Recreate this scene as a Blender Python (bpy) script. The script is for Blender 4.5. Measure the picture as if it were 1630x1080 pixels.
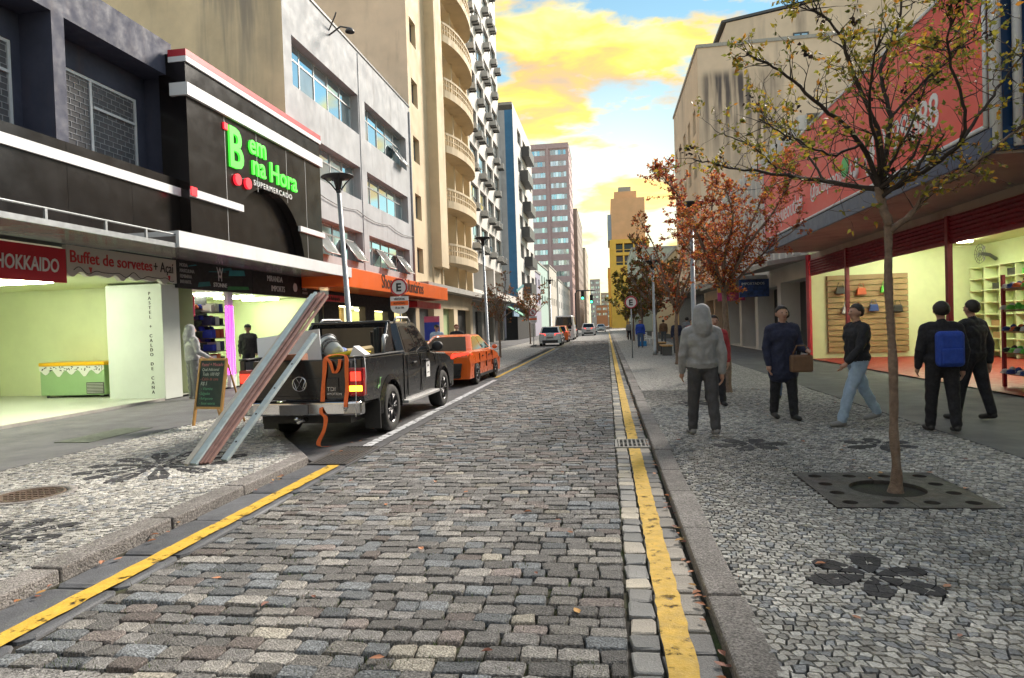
import bpy, math, random
import numpy as np
from mathutils import Vector as V, Matrix
from math import sin, cos, pi, radians
for o in list(bpy.data.objects): bpy.data.objects.remove(o)
SC = bpy.context.scene
C = SC.collection
RN = random.Random(11)

# ------------------------------------------------------------------ camera
cam_data = bpy.data.cameras.new('camera'); cam = bpy.data.objects.new('camera', cam_data); C.objects.link(cam)
cam_data.sensor_width = 36.0; cam_data.lens = 23.19; cam_data.clip_start = 0.05; cam_data.clip_end = 4000
right = V((0.98927727, 0.14230239, -0.03287119)); up = V((0.02967832, 0.0245024, 0.99925914)); fwd = V((-0.14300238, 0.98951992, -0.02001637))
m = Matrix.Identity(4)
for i in range(3):
    m[i][0] = right[i]; m[i][1] = up[i]; m[i][2] = -fwd[i]
m[2][3] = 1.65
cam.matrix_world = m
SC.camera = cam

# ------------------------------------------------------------------ sky, sun, exposure
SUN_EL, SUN_AZ = radians(34), radians(32)      # sun low beyond the far end of the street, azimuth from +Y towards +X
world = bpy.data.worlds.new('World'); SC.world = world; world.use_nodes = True
wn, wl = world.node_tree.nodes, world.node_tree.links
wn.clear()
def WN(t, **k):
    n = wn.new(t)
    for a, b in k.items(): setattr(n, a, b)
    return n
def wmath(op, a, b=None, clamp=False):
    n = WN('ShaderNodeMath', operation=op, use_clamp=clamp)
    for i, x in enumerate((a, b)):
        if x is None: continue
        if isinstance(x, (int, float)): n.inputs[i].default_value = x
        else: wl.new(x, n.inputs[i])
    return n.outputs[0]
def wramp(fac, stops):
    n = WN('ShaderNodeValToRGB'); e = n.color_ramp.elements
    while len(e) < len(stops): e.new(0.5)
    for el, (p, c) in zip(e, stops): el.position = p; el.color = (*c, 1)
    wl.new(fac, n.inputs[0]); return n.outputs[0]
sky = WN('ShaderNodeTexSky', sky_type='NISHITA', sun_disc=False, sun_elevation=SUN_EL, sun_rotation=SUN_AZ, air_density=1.3, dust_density=0.0, ozone_density=2.0)
bg_sky = WN('ShaderNodeBackground'); bg_sky.inputs[1].default_value = 0.050
tint = WN('ShaderNodeMix', data_type='RGBA', blend_type='MULTIPLY'); tint.inputs[0].default_value = 1; wl.new(sky.outputs[0], tint.inputs[6]); tint.inputs[7].default_value = (0.86, 1.06, 0.94, 1); wl.new(tint.outputs[2], bg_sky.inputs[0])
tc = WN('ShaderNodeTexCoord'); sep = WN('ShaderNodeSeparateXYZ'); wl.new(tc.outputs['Generated'], sep.inputs[0])
den = wmath('ADD', wmath('MAXIMUM', sep.outputs[2], 0.0), 0.32)
comb = WN('ShaderNodeCombineXYZ'); wl.new(wmath('DIVIDE', sep.outputs[0], den), comb.inputs[0]); wl.new(wmath('DIVIDE', sep.outputs[1], den), comb.inputs[1])
def wnoise(scale, detail, dist, off):
    mp = WN('ShaderNodeMapping'); mp.inputs['Location'].default_value = off; mp.inputs['Rotation'].default_value = (0, 0, radians(-28)); mp.inputs['Scale'].default_value = (1.0, 1.5, 1)
    wl.new(comb.outputs[0], mp.inputs[0])
    n = WN('ShaderNodeTexNoise'); n.inputs['Scale'].default_value = scale; n.inputs['Detail'].default_value = detail; n.inputs['Distortion'].default_value = dist; n.inputs['Roughness'].default_value = 0.55
    wl.new(mp.outputs[0], n.inputs[0]); return n.outputs[0]
CL_OFF = (8.5, 3.3, 0)
cloud = wnoise(2.5, 10, 0.12, CL_OFF)
cloud2 = wnoise(5.0, 8, 0.3, (7.3, 2.2, 0))
cfac = wramp(cloud, [(0.502, (0, 0, 0)), (0.562, (1, 1, 1))])
sd = WN('ShaderNodeVectorMath', operation='DOT_PRODUCT'); wl.new(tc.outputs['Generated'], sd.inputs[0]); sd.inputs[1].default_value = (0.0, 0.992, 0.125)   # where the sun has sunk behind cloud
low = wmath('MAXIMUM', sd.outputs['Value'], 0.0)
c_warm = wramp(cloud2, [(0.34, (0.30, 0.22, 0.15)), (0.44, (0.46, 0.27, 0.06)), (0.53, (0.56, 0.38, 0.02)), (0.68, (0.62, 0.50, 0.14))])
c_cool = wramp(cloud2, [(0.36, (0.42, 0.42, 0.44)), (0.52, (0.62, 0.60, 0.58)), (0.70, (0.80, 0.78, 0.74))])
cm = WN('ShaderNodeMix', data_type='RGBA'); wl.new(wmath('POWER', low, 3.0), cm.inputs[0]); wl.new(c_cool, cm.inputs[6]); wl.new(c_warm, cm.inputs[7])
bg_c = WN('ShaderNodeBackground'); bg_c.inputs[1].default_value = 0.78; wl.new(cm.outputs[2], bg_c.inputs[0])
mix1 = WN('ShaderNodeMixShader'); wl.new(cfac, mix1.inputs[0]); wl.new(bg_sky.outputs[0], mix1.inputs[1]); wl.new(bg_c.outputs[0], mix1.inputs[2])
# thin bright veil low over the horizon, strongest around the sunken sun
hz = wmath('POWER', wmath('SUBTRACT', 1.0, wmath('MAXIMUM', sep.outputs[2], 0.0)), 9.0)
veil = wmath('ADD', wmath('MULTIPLY', hz, 0.35), wmath('MULTIPLY', wmath('POWER', low, 60.0), 0.5), True)
bg_v = WN('ShaderNodeBackground'); bg_v.inputs[0].default_value = (1.0, 0.77, 0.40, 1); bg_v.inputs[1].default_value = 0.68
mix2 = WN('ShaderNodeMixShader'); wl.new(veil, mix2.inputs[0]); wl.new(mix1.outputs[0], mix2.inputs[1]); wl.new(bg_v.outputs[0], mix2.inputs[2])
wo = WN('ShaderNodeOutputWorld'); wl.new(mix2.outputs[0], wo.inputs[0])

sun_d = bpy.data.lights.new('sun', 'SUN'); sun_d.energy = 2.6; sun_d.angle = radians(16); sun_d.color = (1.0, 0.90, 0.78)
sun = bpy.data.objects.new('sun', sun_d); C.objects.link(sun)
sun.rotation_euler = V((-sin(SUN_AZ) * cos(SUN_EL), -cos(SUN_AZ) * cos(SUN_EL), -sin(SUN_EL))).to_track_quat('-Z', 'Y').to_euler()
SC.view_settings.view_transform = 'Standard'; SC.view_settings.look = 'None'; SC.view_settings.gamma = 1; SC.view_settings.use_curve_mapping = False
SC.view_settings.exposure = 1.65
SC.render.engine = 'CYCLES'
SC.cycles.max_bounces = 6; SC.cycles.diffuse_bounces = 3; SC.cycles.glossy_bounces = 3; SC.cycles.transparent_max_bounces = 6; SC.cycles.transmission_bounces = 3
SC.cycles.use_denoising = True; SC.cycles.sample_clamp_indirect = 4; SC.cycles.caustics_reflective = False; SC.cycles.caustics_refractive = False

# ------------------------------------------------------------------ helpers
BASE = {}
def tag(o, label=None, cat=None, group=None, kind=None):
    if label: o['label'] = label
    if cat: o['category'] = cat
    if group: o['group'] = group
    if kind: o['kind'] = kind
    return o
def root(name, loc, label=None, cat=None, group=None, kind=None, rz=0, local=False):
    o = bpy.data.objects.new(name, None); C.objects.link(o); o.empty_display_size = 0.2
    o.location = loc; o.rotation_euler = (0, 0, rz)
    if not local: BASE[o.name] = Matrix.Translation(V(loc)).inverted()
    return tag(o, label, cat, group, kind)
def put(o, parent=None):
    C.objects.link(o)
    if parent is not None:
        o.parent = parent
        if parent.name in BASE: o.matrix_parent_inverse = BASE[parent.name]
    return o
def copy_tree(o, parent=None):
    c = o.copy(); C.objects.link(c)
    if parent is not None: c.parent = parent
    for ch in list(o.children): copy_tree(ch, c)
    return c

class MB:
    def __init__(s): s.v = []; s.f = []; s.m = []; s.sm = []; s.col = []
    def add(s, vs, fs, m=0, sm=False, col=None):
        n = len(s.v); s.v.extend([tuple(p) for p in vs])
        for f in fs: s.f.append([i + n for i in f]); s.m.append(m); s.sm.append(sm)
        if col is not None: s.col.extend([col] * len(vs))
        return s
    def box(s, x0, x1, y0, y1, z0, z1, m=0):
        return s.add([(x0,y0,z0),(x1,y0,z0),(x1,y1,z0),(x0,y1,z0),(x0,y0,z1),(x1,y0,z1),(x1,y1,z1),(x0,y1,z1)],
            [(0,3,2,1),(4,5,6,7),(0,1,5,4),(1,2,6,5),(2,3,7,6),(3,0,4,7)], m)
    def pbox(s, P, u0, u1, z0, z1, d0, d1, m=0):
        return s.add([P(u0,z0,d0),P(u1,z0,d0),P(u1,z0,d1),P(u0,z0,d1),P(u0,z1,d0),P(u1,z1,d0),P(u1,z1,d1),P(u0,z1,d1)],
            [(0,3,2,1),(4,5,6,7),(0,1,5,4),(1,2,6,5),(2,3,7,6),(3,0,4,7)], m)
    def poly(s, pts, m=0): return s.add(pts, [list(range(len(pts)))], m)
    def prism(s, pts, vec, m=0, sm=False):
        n = len(pts); a = [V(p) for p in pts]; b = [p + V(vec) for p in a]
        s.add(a + b, [list(range(n))[::-1], list(range(n, 2*n))], m)
        k = len(s.v) - 2*n
        for i in range(n):
            j = (i + 1) % n; s.f.append([k+i, k+j, k+n+j, k+n+i]); s.m.append(m); s.sm.append(sm)
        return s
    def tube(s, pts, rs, n=8, m=0, caps=True, sm=True, col=None):
        pts = [V(p) for p in pts]
        if isinstance(rs, (int, float)): rs = [rs] * len(pts)
        k0 = len(s.v); ref = None
        for i, p in enumerate(pts):
            d = (pts[min(i+1, len(pts)-1)] - pts[max(i-1, 0)])
            d = d.normalized() if d.length > 1e-9 else V((0,0,1))
            if ref is None: ref = V((1,0,0)) if abs(d.x) < 0.8 else V((0,1,0))
            a = (ref - d * ref.dot(d)).normalized(); b = d.cross(a); ref = a
            for q in range(n):
                t = 2*pi*q/n; s.v.append(tuple(p + (a*cos(t) + b*sin(t)) * rs[i]))
            if col is not None: s.col.extend([col] * n)
        for i in range(len(pts)-1):
            for q in range(n):
                w = (q+1) % n; s.f.append([k0+i*n+q, k0+i*n+w, k0+(i+1)*n+w, k0+(i+1)*n+q]); s.m.append(m); s.sm.append(sm)
        if caps:
            s.f.append([k0+q for q in range(n)][::-1]); s.m.append(m); s.sm.append(False)
            s.f.append([k0+(len(pts)-1)*n+q for q in range(n)]); s.m.append(m); s.sm.append(False)
        return s
    def cyl(s, p0, p1, r0, r1=None, n=14, m=0, caps=True):
        return s.tube([p0, p1], [r0, r0 if r1 is None else r1], n, m, caps)
    def lathe(s, prof, n=24, org=(0,0,0), axis='z', m=0, sm=True):
        k0 = len(s.v); o = V(org)
        for r, h in prof:
            for q in range(n):
                t = 2*pi*q/n; a, b = r*cos(t), r*sin(t)
                p = {'z': V((a,b,h)), 'x': V((h,a,b)), 'y': V((a,h,b))}[axis]
                s.v.append(tuple(o + p))
        for i in range(len(prof)-1):
            for q in range(n):
                w = (q+1) % n; s.f.append([k0+i*n+q, k0+i*n+w, k0+(i+1)*n+w, k0+(i+1)*n+q]); s.m.append(m); s.sm.append(sm)
        return s
    def ell(s, c, r, nu=12, nv=8, m=0):
        prof = [(sin(pi*i/nv), -cos(pi*i/nv)) for i in range(nv+1)]
        k0 = len(s.v); s.lathe(prof, nu, (0,0,0), 'z', m)
        for i in range(k0, len(s.v)):
            x, y, z = s.v[i]; s.v[i] = (c[0]+x*r[0], c[1]+y*r[1], c[2]+z*r[2])
        return s
    def mesh(s, name, mats):
        me = bpy.data.meshes.new(name); me.from_pydata(s.v, [], s.f)
        if not isinstance(mats, (list, tuple)): mats = [mats]
        for mt in mats: me.materials.append(mt)
        if len(mats) > 1: me.polygons.foreach_set('material_index', s.m)
        if any(s.sm): me.polygons.foreach_set('use_smooth', s.sm)
        if s.col:
            a = me.color_attributes.new('Col', 'FLOAT_COLOR', 'POINT')
            a.data.foreach_set('color', np.array([(*c, 1.0) for c in s.col], dtype=np.float32).ravel())
        me.update(); return me
    def build(s, name, mats, parent=None, bev=0, seg=2, loc=None, rot=None):
        o = bpy.data.objects.new(name, s.mesh(name, mats)); put(o, parent)
        if loc is not None: o.location = loc
        if rot is not None: o.rotation_euler = rot
        if bev:
            b = o.modifiers.new('bevel', 'BEVEL'); b.width = bev; b.segments = seg; b.limit_method = 'ANGLE'; b.angle_limit = radians(35)
        return o
def facade(mb, P, u0, u1, z0, z1, holes, depth, m=0, mr=None):
    us = sorted({u0, u1, *[h[0] for h in holes], *[h[1] for h in holes]}); zs = sorted({z0, z1, *[h[2] for h in holes], *[h[3] for h in holes]})
    us = [u for u in us if u0 <= u <= u1]; zs = [z for z in zs if z0 <= z <= z1]
    for a, b in zip(us, us[1:]):
        for c, d in zip(zs, zs[1:]):
            mu, mz = (a+b)/2, (c+d)/2
            if any(h[0] < mu < h[1] and h[2] < mz < h[3] for h in holes): continue
            mb.poly([P(a,c,0), P(b,c,0), P(b,d,0), P(a,d,0)], m)
    mr = m if mr is None else mr
    for h in holes:
        a, b, c, d = h[:4]; e = h[4] if len(h) > 4 else depth
        for (ua, za), (ub, zb) in (((a,c),(b,c)), ((b,c),(b,d)), ((b,d),(a,d)), ((a,d),(a,c))):
            mb.poly([P(ua,za,0), P(ub,zb,0), P(ub,zb,e), P(ua,za,e)], mr)
def window(P, u0, u1, z0, z1, d, cols, rows, parent, fm, gm, fw=0.05, name='window', tilt=0.006):
    """frame with mullions (one mesh) and its panes (children); cols and rows are inner split positions 0..1"""
    mb = MB(); cu = [0] + list(cols) + [1]; rz = [0] + list(rows) + [1]
    U = [u0 + (u1-u0)*t for t in cu]; Z = [z0 + (z1-z0)*t for t in rz]
    for i, u in enumerate(U):
        a, b = (u, u+fw) if i == 0 else (u-fw, u) if i == len(U)-1 else (u-fw/2, u+fw/2)
        mb.pbox(P, a, b, z0, z1, d-0.03, d+0.03)
    for i, z in enumerate(Z):
        a, b = (z, z+fw) if i == 0 else (z-fw, z) if i == len(Z)-1 else (z-fw/2, z+fw/2)
        mb.pbox(P, u0+fw*1.01, u1-fw*1.01, a, b, d-0.026, d+0.026)
    w = mb.build(name, fm, parent)
    for a, b in zip(U, U[1:]):
        for c, e in zip(Z, Z[1:]):
            t = [RN.uniform(-tilt, tilt) for _ in range(3)]
            p = MB().add([P(a,c,d+t[0]), P(b,c,d+t[1]), P(b,e,d+t[1]+t[2]), P(a,e,d+t[0]+t[2])], [(0,1,2,3)])
            g = gm[RN.randrange(len(gm))] if isinstance(gm, list) else gm
            p.build('pane', g, w)
    return w
def LP(X): return lambda u, z, d: (X - d, u, z)      # left side of the street, facade looks to +X
def RP(X): return lambda u, z, d: (X + d, u, z)      # right side, facade looks to -X
def FP(Y): return lambda u, z, d: (u, Y + d, z)      # facade looks towards the camera (-Y)
ROT = {'L': Matrix(((0,0,1),(1,0,0),(0,1,0))), 'R': Matrix(((0,0,-1),(-1,0,0),(0,1,0))), 'F': Matrix(((1,0,0),(0,0,-1),(0,1,0)))}
ORD = ['first','second','third','fourth','fifth','sixth','seventh','eighth','ninth','tenth','eleventh']
TEXTS = []
def text(body, size, mat, parent, loc, side, name='lettering', align='LEFT', ext=0.006, sx=1.0, bold=0.0, shear=0, space=1.0, roll=0):
    cu = bpy.data.curves.new(name, 'FONT'); cu.body = body; cu.size = size; cu.extrude = ext; cu.align_x = align; cu.offset = bold; cu.shear = shear; cu.space_character = space
    cu.resolution_u = 3
    cu.materials.append(mat)
    o = bpy.data.objects.new(name, cu); put(o, parent); TEXTS.append(o)
    o.location = loc; o.rotation_euler = (ROT[side] @ Matrix.Rotation(roll, 3, 'Z')).to_euler(); o.scale = (sx, 1, 1)
    return o

# ------------------------------------------------------------------ materials
def mat(name, col, rough=0.7, var=0.12, scale=3.0, bump=0.0, bscale=60.0, metal=0.0, spec=0.5, streak=None, samt=0.5, sscale=2.2, emit=0.0, ecol=None,
        attr=False, rnd=0.0, coat=0.0, speck=0.0, zsc=0.1, sub=0.0, spsc=130):
    mt = bpy.data.materials.new(name); mt.use_nodes = True
    n, l = mt.node_tree.nodes, mt.node_tree.links
    b = n['Principled BSDF']
    tcn = n.new('ShaderNodeTexCoord'); src = tcn.outputs['Object']
    b.inputs['Roughness'].default_value = rough; b.inputs['Metallic'].default_value = metal; b.inputs['Specular IOR Level'].default_value = spec
    b.inputs['Coat Weight'].default_value = coat; b.inputs['Coat Roughness'].default_value = 0.06
    def mixc(fac, a, bb, mode='MIX'):
        x = n.new('ShaderNodeMix'); x.data_type = 'RGBA'; x.blend_type = mode
        for i, v in ((0, fac), (6, a), (7, bb)):
            if isinstance(v, (int, float)): x.inputs[i].default_value = v
            elif isinstance(v, tuple): x.inputs[i].default_value = (*v, 1)
            else: l.new(v, x.inputs[i])
        return x.outputs[2]
    def noise(sc, det=5, mp=None, rgh=0.6):
        t = n.new('ShaderNodeTexNoise'); t.inputs['Scale'].default_value = sc; t.inputs['Detail'].default_value = det; t.inputs['Roughness'].default_value = rgh
        if mp:
            q = n.new('ShaderNodeMapping'); q.inputs['Scale'].default_value = mp; l.new(src, q.inputs[0]); l.new(q.outputs[0], t.inputs[0])
        else: l.new(src, t.inputs[0])
        return t.outputs[0]
    def rng(x, a, bb, c, d):
        r = n.new('ShaderNodeMapRange'); l.new(x, r.inputs[0])
        for i, v in enumerate((a, bb, c, d)): r.inputs[i+1].default_value = v
        return r.outputs[0]
    if attr:
        at = n.new('ShaderNodeAttribute'); at.attribute_name = 'Col'; cc = at.outputs['Color']
    else: cc = tuple(col)
    if var:
        f = rng(noise(scale), 0.28, 0.72, 1-var, 1+var)
        cmb = n.new('ShaderNodeCombineColor')
        for i in range(3): l.new(f, cmb.inputs[i])
        cc = mixc(1.0, cc, cmb.outputs[0], 'MULTIPLY')
    if rnd:
        oi = n.new('ShaderNodeObjectInfo'); f = rng(oi.outputs['Random'], 0, 1, 1-rnd, 1+rnd)
        cmb = n.new('ShaderNodeCombineColor')
        for i in range(3): l.new(f, cmb.inputs[i])
        cc = mixc(1.0, cc, cmb.outputs[0], 'MULTIPLY')
    if speck:
        f = rng(noise(spsc, 3), 0.35, 0.65, 1-speck, 1+speck)
        cmb = n.new('ShaderNodeCombineColor')
        for i in range(3): l.new(f, cmb.inputs[i])
        cc = mixc(1.0, cc, cmb.outputs[0], 'MULTIPLY')
    if streak is not None:
        f = rng(noise(sscale, 6, (1, 1, zsc)), 0.52, 0.72, 0, samt)
        f2 = rng(noise(sscale*0.35, 3), 0.4, 0.6, 0, 1)
        mm = n.new('ShaderNodeMath'); mm.operation = 'MULTIPLY'; l.new(f, mm.inputs[0]); l.new(f2, mm.inputs[1])
        cc = mixc(mm.outputs[0], cc, tuple(streak))
    if isinstance(cc, tuple): b.inputs['Base Color'].default_value = (*cc, 1)
    else: l.new(cc, b.inputs['Base Color'])
    if rough < 0.95 and var:
        l.new(rng(noise(scale*2.3), 0.3, 0.7, max(0.02, rough*0.8), min(1, rough*1.2)), b.inputs['Roughness'])
    if bump:
        bp = n.new('ShaderNodeBump'); bp.inputs['Strength'].default_value = bump; bp.inputs['Distance'].default_value = 0.02
        l.new(noise(bscale, 6), bp.inputs['Height']); l.new(bp.outputs[0], b.inputs['Normal'])
    if emit:
        b.inputs['Emission Color'].default_value = (*(ecol or col), 1); b.inputs['Emission Strength'].default_value = emit
    if sub:                                   # light shining through thin leaves
        tr = n.new('ShaderNodeBsdfTranslucent'); mx = n.new('ShaderNodeMixShader'); mx.inputs[0].default_value = sub
        if not isinstance(cc, tuple): l.new(cc, tr.inputs[0])
        l.new(b.outputs[0], mx.inputs[1]); l.new(tr.outputs[0], mx.inputs[2]); l.new(mx.outputs[0], n['Material Output'].inputs[0])
    return mt
def lamp_mat(name, col, strength):
    mt = bpy.data.materials.new(name); mt.use_nodes = True; n = mt.node_tree.nodes; n.clear()
    e = n.new('ShaderNodeEmission'); e.inputs[0].default_value = (*col, 1); e.inputs[1].default_value = strength
    o = n.new('ShaderNodeOutputMaterial'); mt.node_tree.links.new(e.outputs[0], o.inputs[0]); return mt
def glass_refl(name, col=(0.02, 0.03, 0.035), ior=1.9, rough=0.03):
    mt = mat(name, col, rough, 0, spec=0.5); mt.node_tree.nodes['Principled BSDF'].inputs['IOR'].default_value = ior; return mt
def clear_glass(name, tint=(0.9, 0.95, 0.93)):
    mt = bpy.data.materials.new(name); mt.use_nodes = True; n, l = mt.node_tree.nodes, mt.node_tree.links; n.clear()
    t = n.new('ShaderNodeBsdfTransparent'); t.inputs[0].default_value = (*tint, 1); g = n.new('ShaderNodeBsdfGlossy'); g.inputs['Roughness'].default_value = 0.03
    f = n.new('ShaderNodeFresnel'); f.inputs[0].default_value = 1.5; x = n.new('ShaderNodeMixShader'); o = n.new('ShaderNodeOutputMaterial')
    l.new(f.outputs[0], x.inputs[0]); l.new(t.outputs[0], x.inputs[1]); l.new(g.outputs[0], x.inputs[2]); l.new(x.outputs[0], o.inputs[0]); return mt
# ------------------------------------------------------------------ ground
M = {}
M['sett'] = mat('granite_sett', (0.2, 0.2, 0.2), 0.8, 0.30, 16, 0.9, 55, attr=True, speck=0.6, spec=0.25, spsc=75)
M['pave'] = mat('mosaic_stone', (0.5, 0.5, 0.48), 0.85, 0.25, 25, 0.5, 70, attr=True, speck=0.3, spsc=60, spec=0.2)
M['kerb'] = mat('granite_kerb', (0.20, 0.185, 0.175), 0.75, 0.25, 5, 0.8, 60, rnd=0.2, speck=0.6, spsc=70, streak=(0.06, 0.055, 0.05), samt=0.7, zsc=1)
M['gutter'] = mat('gutter_stone', (0.16, 0.165, 0.17), 0.6, 0.25, 5, 0.35, 80, attr=True, speck=0.22)
M['asph'] = mat('grey_asphalt', (0.11, 0.11, 0.115), 0.85, 0.25, 1.3, 0.4, 160, speck=0.2)
M['bayf'] = mat('bay_paving', (0.075, 0.075, 0.08), 0.7, 0.3, 2.0, 0.5, 60, speck=0.25)
M['iron'] = mat('cast_iron', (0.055, 0.052, 0.05), 0.6, 0.3, 6, 0.4, 120, metal=0.3, streak=(0.12, 0.07, 0.04), samt=0.6, zsc=1)
M['soil'] = mat('soil', (0.045, 0.032, 0.022), 0.95, 0.4, 20, 0.8, 60)
def joint_material(name, c1, c2, c3):
    mt = mat(name, c1, 0.95, 0.35, 30, 0.6, 90); n, l = mt.node_tree.nodes, mt.node_tree.links; b = n['Principled BSDF']
    t = n.new('ShaderNodeTexNoise'); t.inputs['Scale'].default_value = 1.6; t.inputs['Detail'].default_value = 8
    tc_ = n.new('ShaderNodeTexCoord'); l.new(tc_.outputs['Object'], t.inputs[0])
    r = n.new('ShaderNodeValToRGB'); e = r.color_ramp.elements; e.new(0.5)
    for el, (p, c) in zip(e, ((0.40, c1), (0.54, c2), (0.68, c3))): el.position = p; el.color = (*c, 1)
    l.new(t.outputs[0], r.inputs[0]); l.new(r.outputs[0], b.inputs['Base Color']); return mt
M['joint'] = joint_material('mossy_joint', (0.02, 0.017, 0.013), (0.035, 0.032, 0.017), (0.06, 0.09, 0.02))
M['pjoint'] = joint_material('dark_joint', (0.018, 0.017, 0.015), (0.025, 0.024, 0.018), (0.035, 0.045, 0.02))
def far_pave(name, cells, cols, gap):
    mt = bpy.data.materials.new(name); mt.use_nodes = True; n, l = mt.node_tree.nodes, mt.node_tree.links; b = n['Principled BSDF']; b.inputs['Roughness'].default_value = 0.65
    tc_ = n.new('ShaderNodeTexCoord'); mp = n.new('ShaderNodeMapping'); mp.inputs['Scale'].default_value = cells; l.new(tc_.outputs['Object'], mp.inputs[0])
    v = n.new('ShaderNodeTexVoronoi'); v.inputs['Scale'].default_value = 1; l.new(mp.outputs[0], v.inputs[0])
    v2 = n.new('ShaderNodeTexVoronoi'); v2.feature = 'DISTANCE_TO_EDGE'; v2.inputs['Scale'].default_value = 1; l.new(mp.outputs[0], v2.inputs[0])
    s = n.new('ShaderNodeSeparateColor'); l.new(v.outputs['Color'], s.inputs[0])
    r = n.new('ShaderNodeValToRGB'); e = r.color_ramp.elements
    while len(e) < len(cols): e.new(0.5)
    for i, (el, c) in enumerate(zip(e, cols)): el.position = i / max(1, len(cols)-1); el.color = (*c, 1)
    l.new(s.outputs[0], r.inputs[0])
    st = n.new('ShaderNodeMath'); st.operation = 'GREATER_THAN'; st.inputs[1].default_value = gap; l.new(v2.outputs[0], st.inputs[0])
    x = n.new('ShaderNodeMix'); x.data_type = 'RGBA'; x.inputs[6].default_value = (0.06, 0.055, 0.05, 1); l.new(st.outputs[0], x.inputs[0]); l.new(r.outputs[0], x.inputs[7]); l.new(x.outputs[2], b.inputs['Base Color'])
    return mt
M['farmosaic'] = far_pave('far_mosaic_paving', (15, 15, 15), [(0.22, 0.21, 0.2), (0.34, 0.33, 0.31), (0.45, 0.44, 0.41)], 0.06)
M['farsett'] = far_pave('far_setts', (4.6, 5.8, 5), [(0.13, 0.13, 0.14), (0.22, 0.215, 0.21), (0.33, 0.31, 0.28)], 0.05)

def worn_paint(name, col, wear=0.47, edge=0.05):
    mt = mat(name, col, 0.6, 0.22, 9, 0.3, 70); n, l = mt.node_tree.nodes, mt.node_tree.links; b = n['Principled BSDF']
    tc_ = n.new('ShaderNodeTexCoord'); t = n.new('ShaderNodeTexNoise'); t.inputs['Scale'].default_value = 8; t.inputs['Detail'].default_value = 12; t.inputs['Roughness'].default_value = 0.7
    l.new(tc_.outputs['Object'], t.inputs[0]); r = n.new('ShaderNodeMapRange'); r.inputs[1].default_value = wear-edge; r.inputs[2].default_value = wear+edge
    r.inputs[3].default_value = 1; r.inputs[4].default_value = 0
    iv = n.new('ShaderNodeMath'); iv.operation = 'SUBTRACT'; iv.inputs[0].default_value = 1.0; l.new(t.outputs[0], iv.inputs[1])
    r.inputs[3].default_value = 0; r.inputs[4].default_value = 1; l.new(iv.outputs[0], r.inputs[0]); l.new(r.outputs[0], b.inputs['Alpha']); return mt
M['yellow'] = worn_paint('yellow_road_paint', (0.60, 0.37, 0.035), 0.40, 0.05)
M['whitep'] = worn_paint('white_road_paint', (0.55, 0.56, 0.58), 0.44, 0.07)

tag(MB().box(-420, 420, -60, 1500, -3.0, -0.12).build('ground', M['asph']), kind='structure')
road = tag(MB().add([(-3.82,-2,-0.03),(0.55,-2,-0.03),(0.55,420,-0.03),(-3.82,420,-0.03)], [(0,1,2,3)]).build('road', M['joint']), kind='structure')
far = MB().add([(-3.82,62,-0.006),(0.55,62,-0.006),(0.55,420,-0.006),(-3.82,420,-0.006)], [(0,1,2,3)]).build('far_setts', M['farsett'], road)

def sett_verts(w, d, rn, h=0.05, simple=False):
    """irregular block, top near z=0: local verts and faces"""
    if simple:
        j = lambda: rn.uniform(-0.008, 0.008)
        t = [(-w/2+.012+j(), -d/2+.012+j()), (w/2-.012+j(), -d/2+.012+j()), (w/2-.012+j(), d/2-.012+j()), (-w/2+.012+j(), d/2-.012+j())]
        vs = [(x*1.06, y*1.08, -h*0.6) for x, y in t] + [(x, y, rn.uniform(-.004, .004)) for x, y in t]
        return vs, [(4,5,6,7),(0,1,5,4),(1,2,6,5),(2,3,7,6),(3,0,4,7)]
    c = 0.17; j = lambda a=0.010: rn.uniform(-a, a)
    a, b = w/2, d/2
    o = [(-a+a*c,-b),(a-a*c,-b),(a,-b+b*c),(a,b-b*c),(a-a*c,b),(-a+a*c,b),(-a,b-b*c),(-a,-b+b*c)]
    o = [(x+j(), y+j()) for x, y in o]
    vs = [(x*1.02, y*1.02, -h) for x, y in o] + [(x*0.985, y*0.975, -0.006+j(.003)) for x, y in o] + [(x*0.90+j(.007), y*0.86+j(.007), j(.004)) for x, y in o]
    fs = []
    for k in range(2):
        for i in range(8):
            q = (i+1) % 8; fs.append((k*8+i, k*8+q, (k+1)*8+q, (k+1)*8+i))
    fs.append(tuple(range(16, 24)))
    return vs, fs
def sett_col(rn):
    t = rn.random()
    if t < 0.03: b = (0.30, 0.28, 0.24)
    elif t < 0.16: b = (0.235, 0.225, 0.21)
    elif t < 0.30: b = (0.195, 0.17, 0.16)
    elif t < 0.46: b = (0.165, 0.178, 0.19)
    else: b = (0.185, 0.18, 0.175)
    k = rn.uniform(0.6, 1.3); return tuple(x*k for x in b)
near_meshes = []
rn = random.Random(5)
for i in range(60):
    vs, fs = sett_verts(0.22, 0.165, rn); mb = MB().add(vs, fs, 0, False, sett_col(rn)); mb.sm = [k < 16 for k in range(len(fs))]
    near_meshes.append(mb.mesh('sett', M['sett']))
stuff = MB(); n_near = 0; y = 1.3; row = 0
GR0, GR1 = 0.07, 0.225
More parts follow.
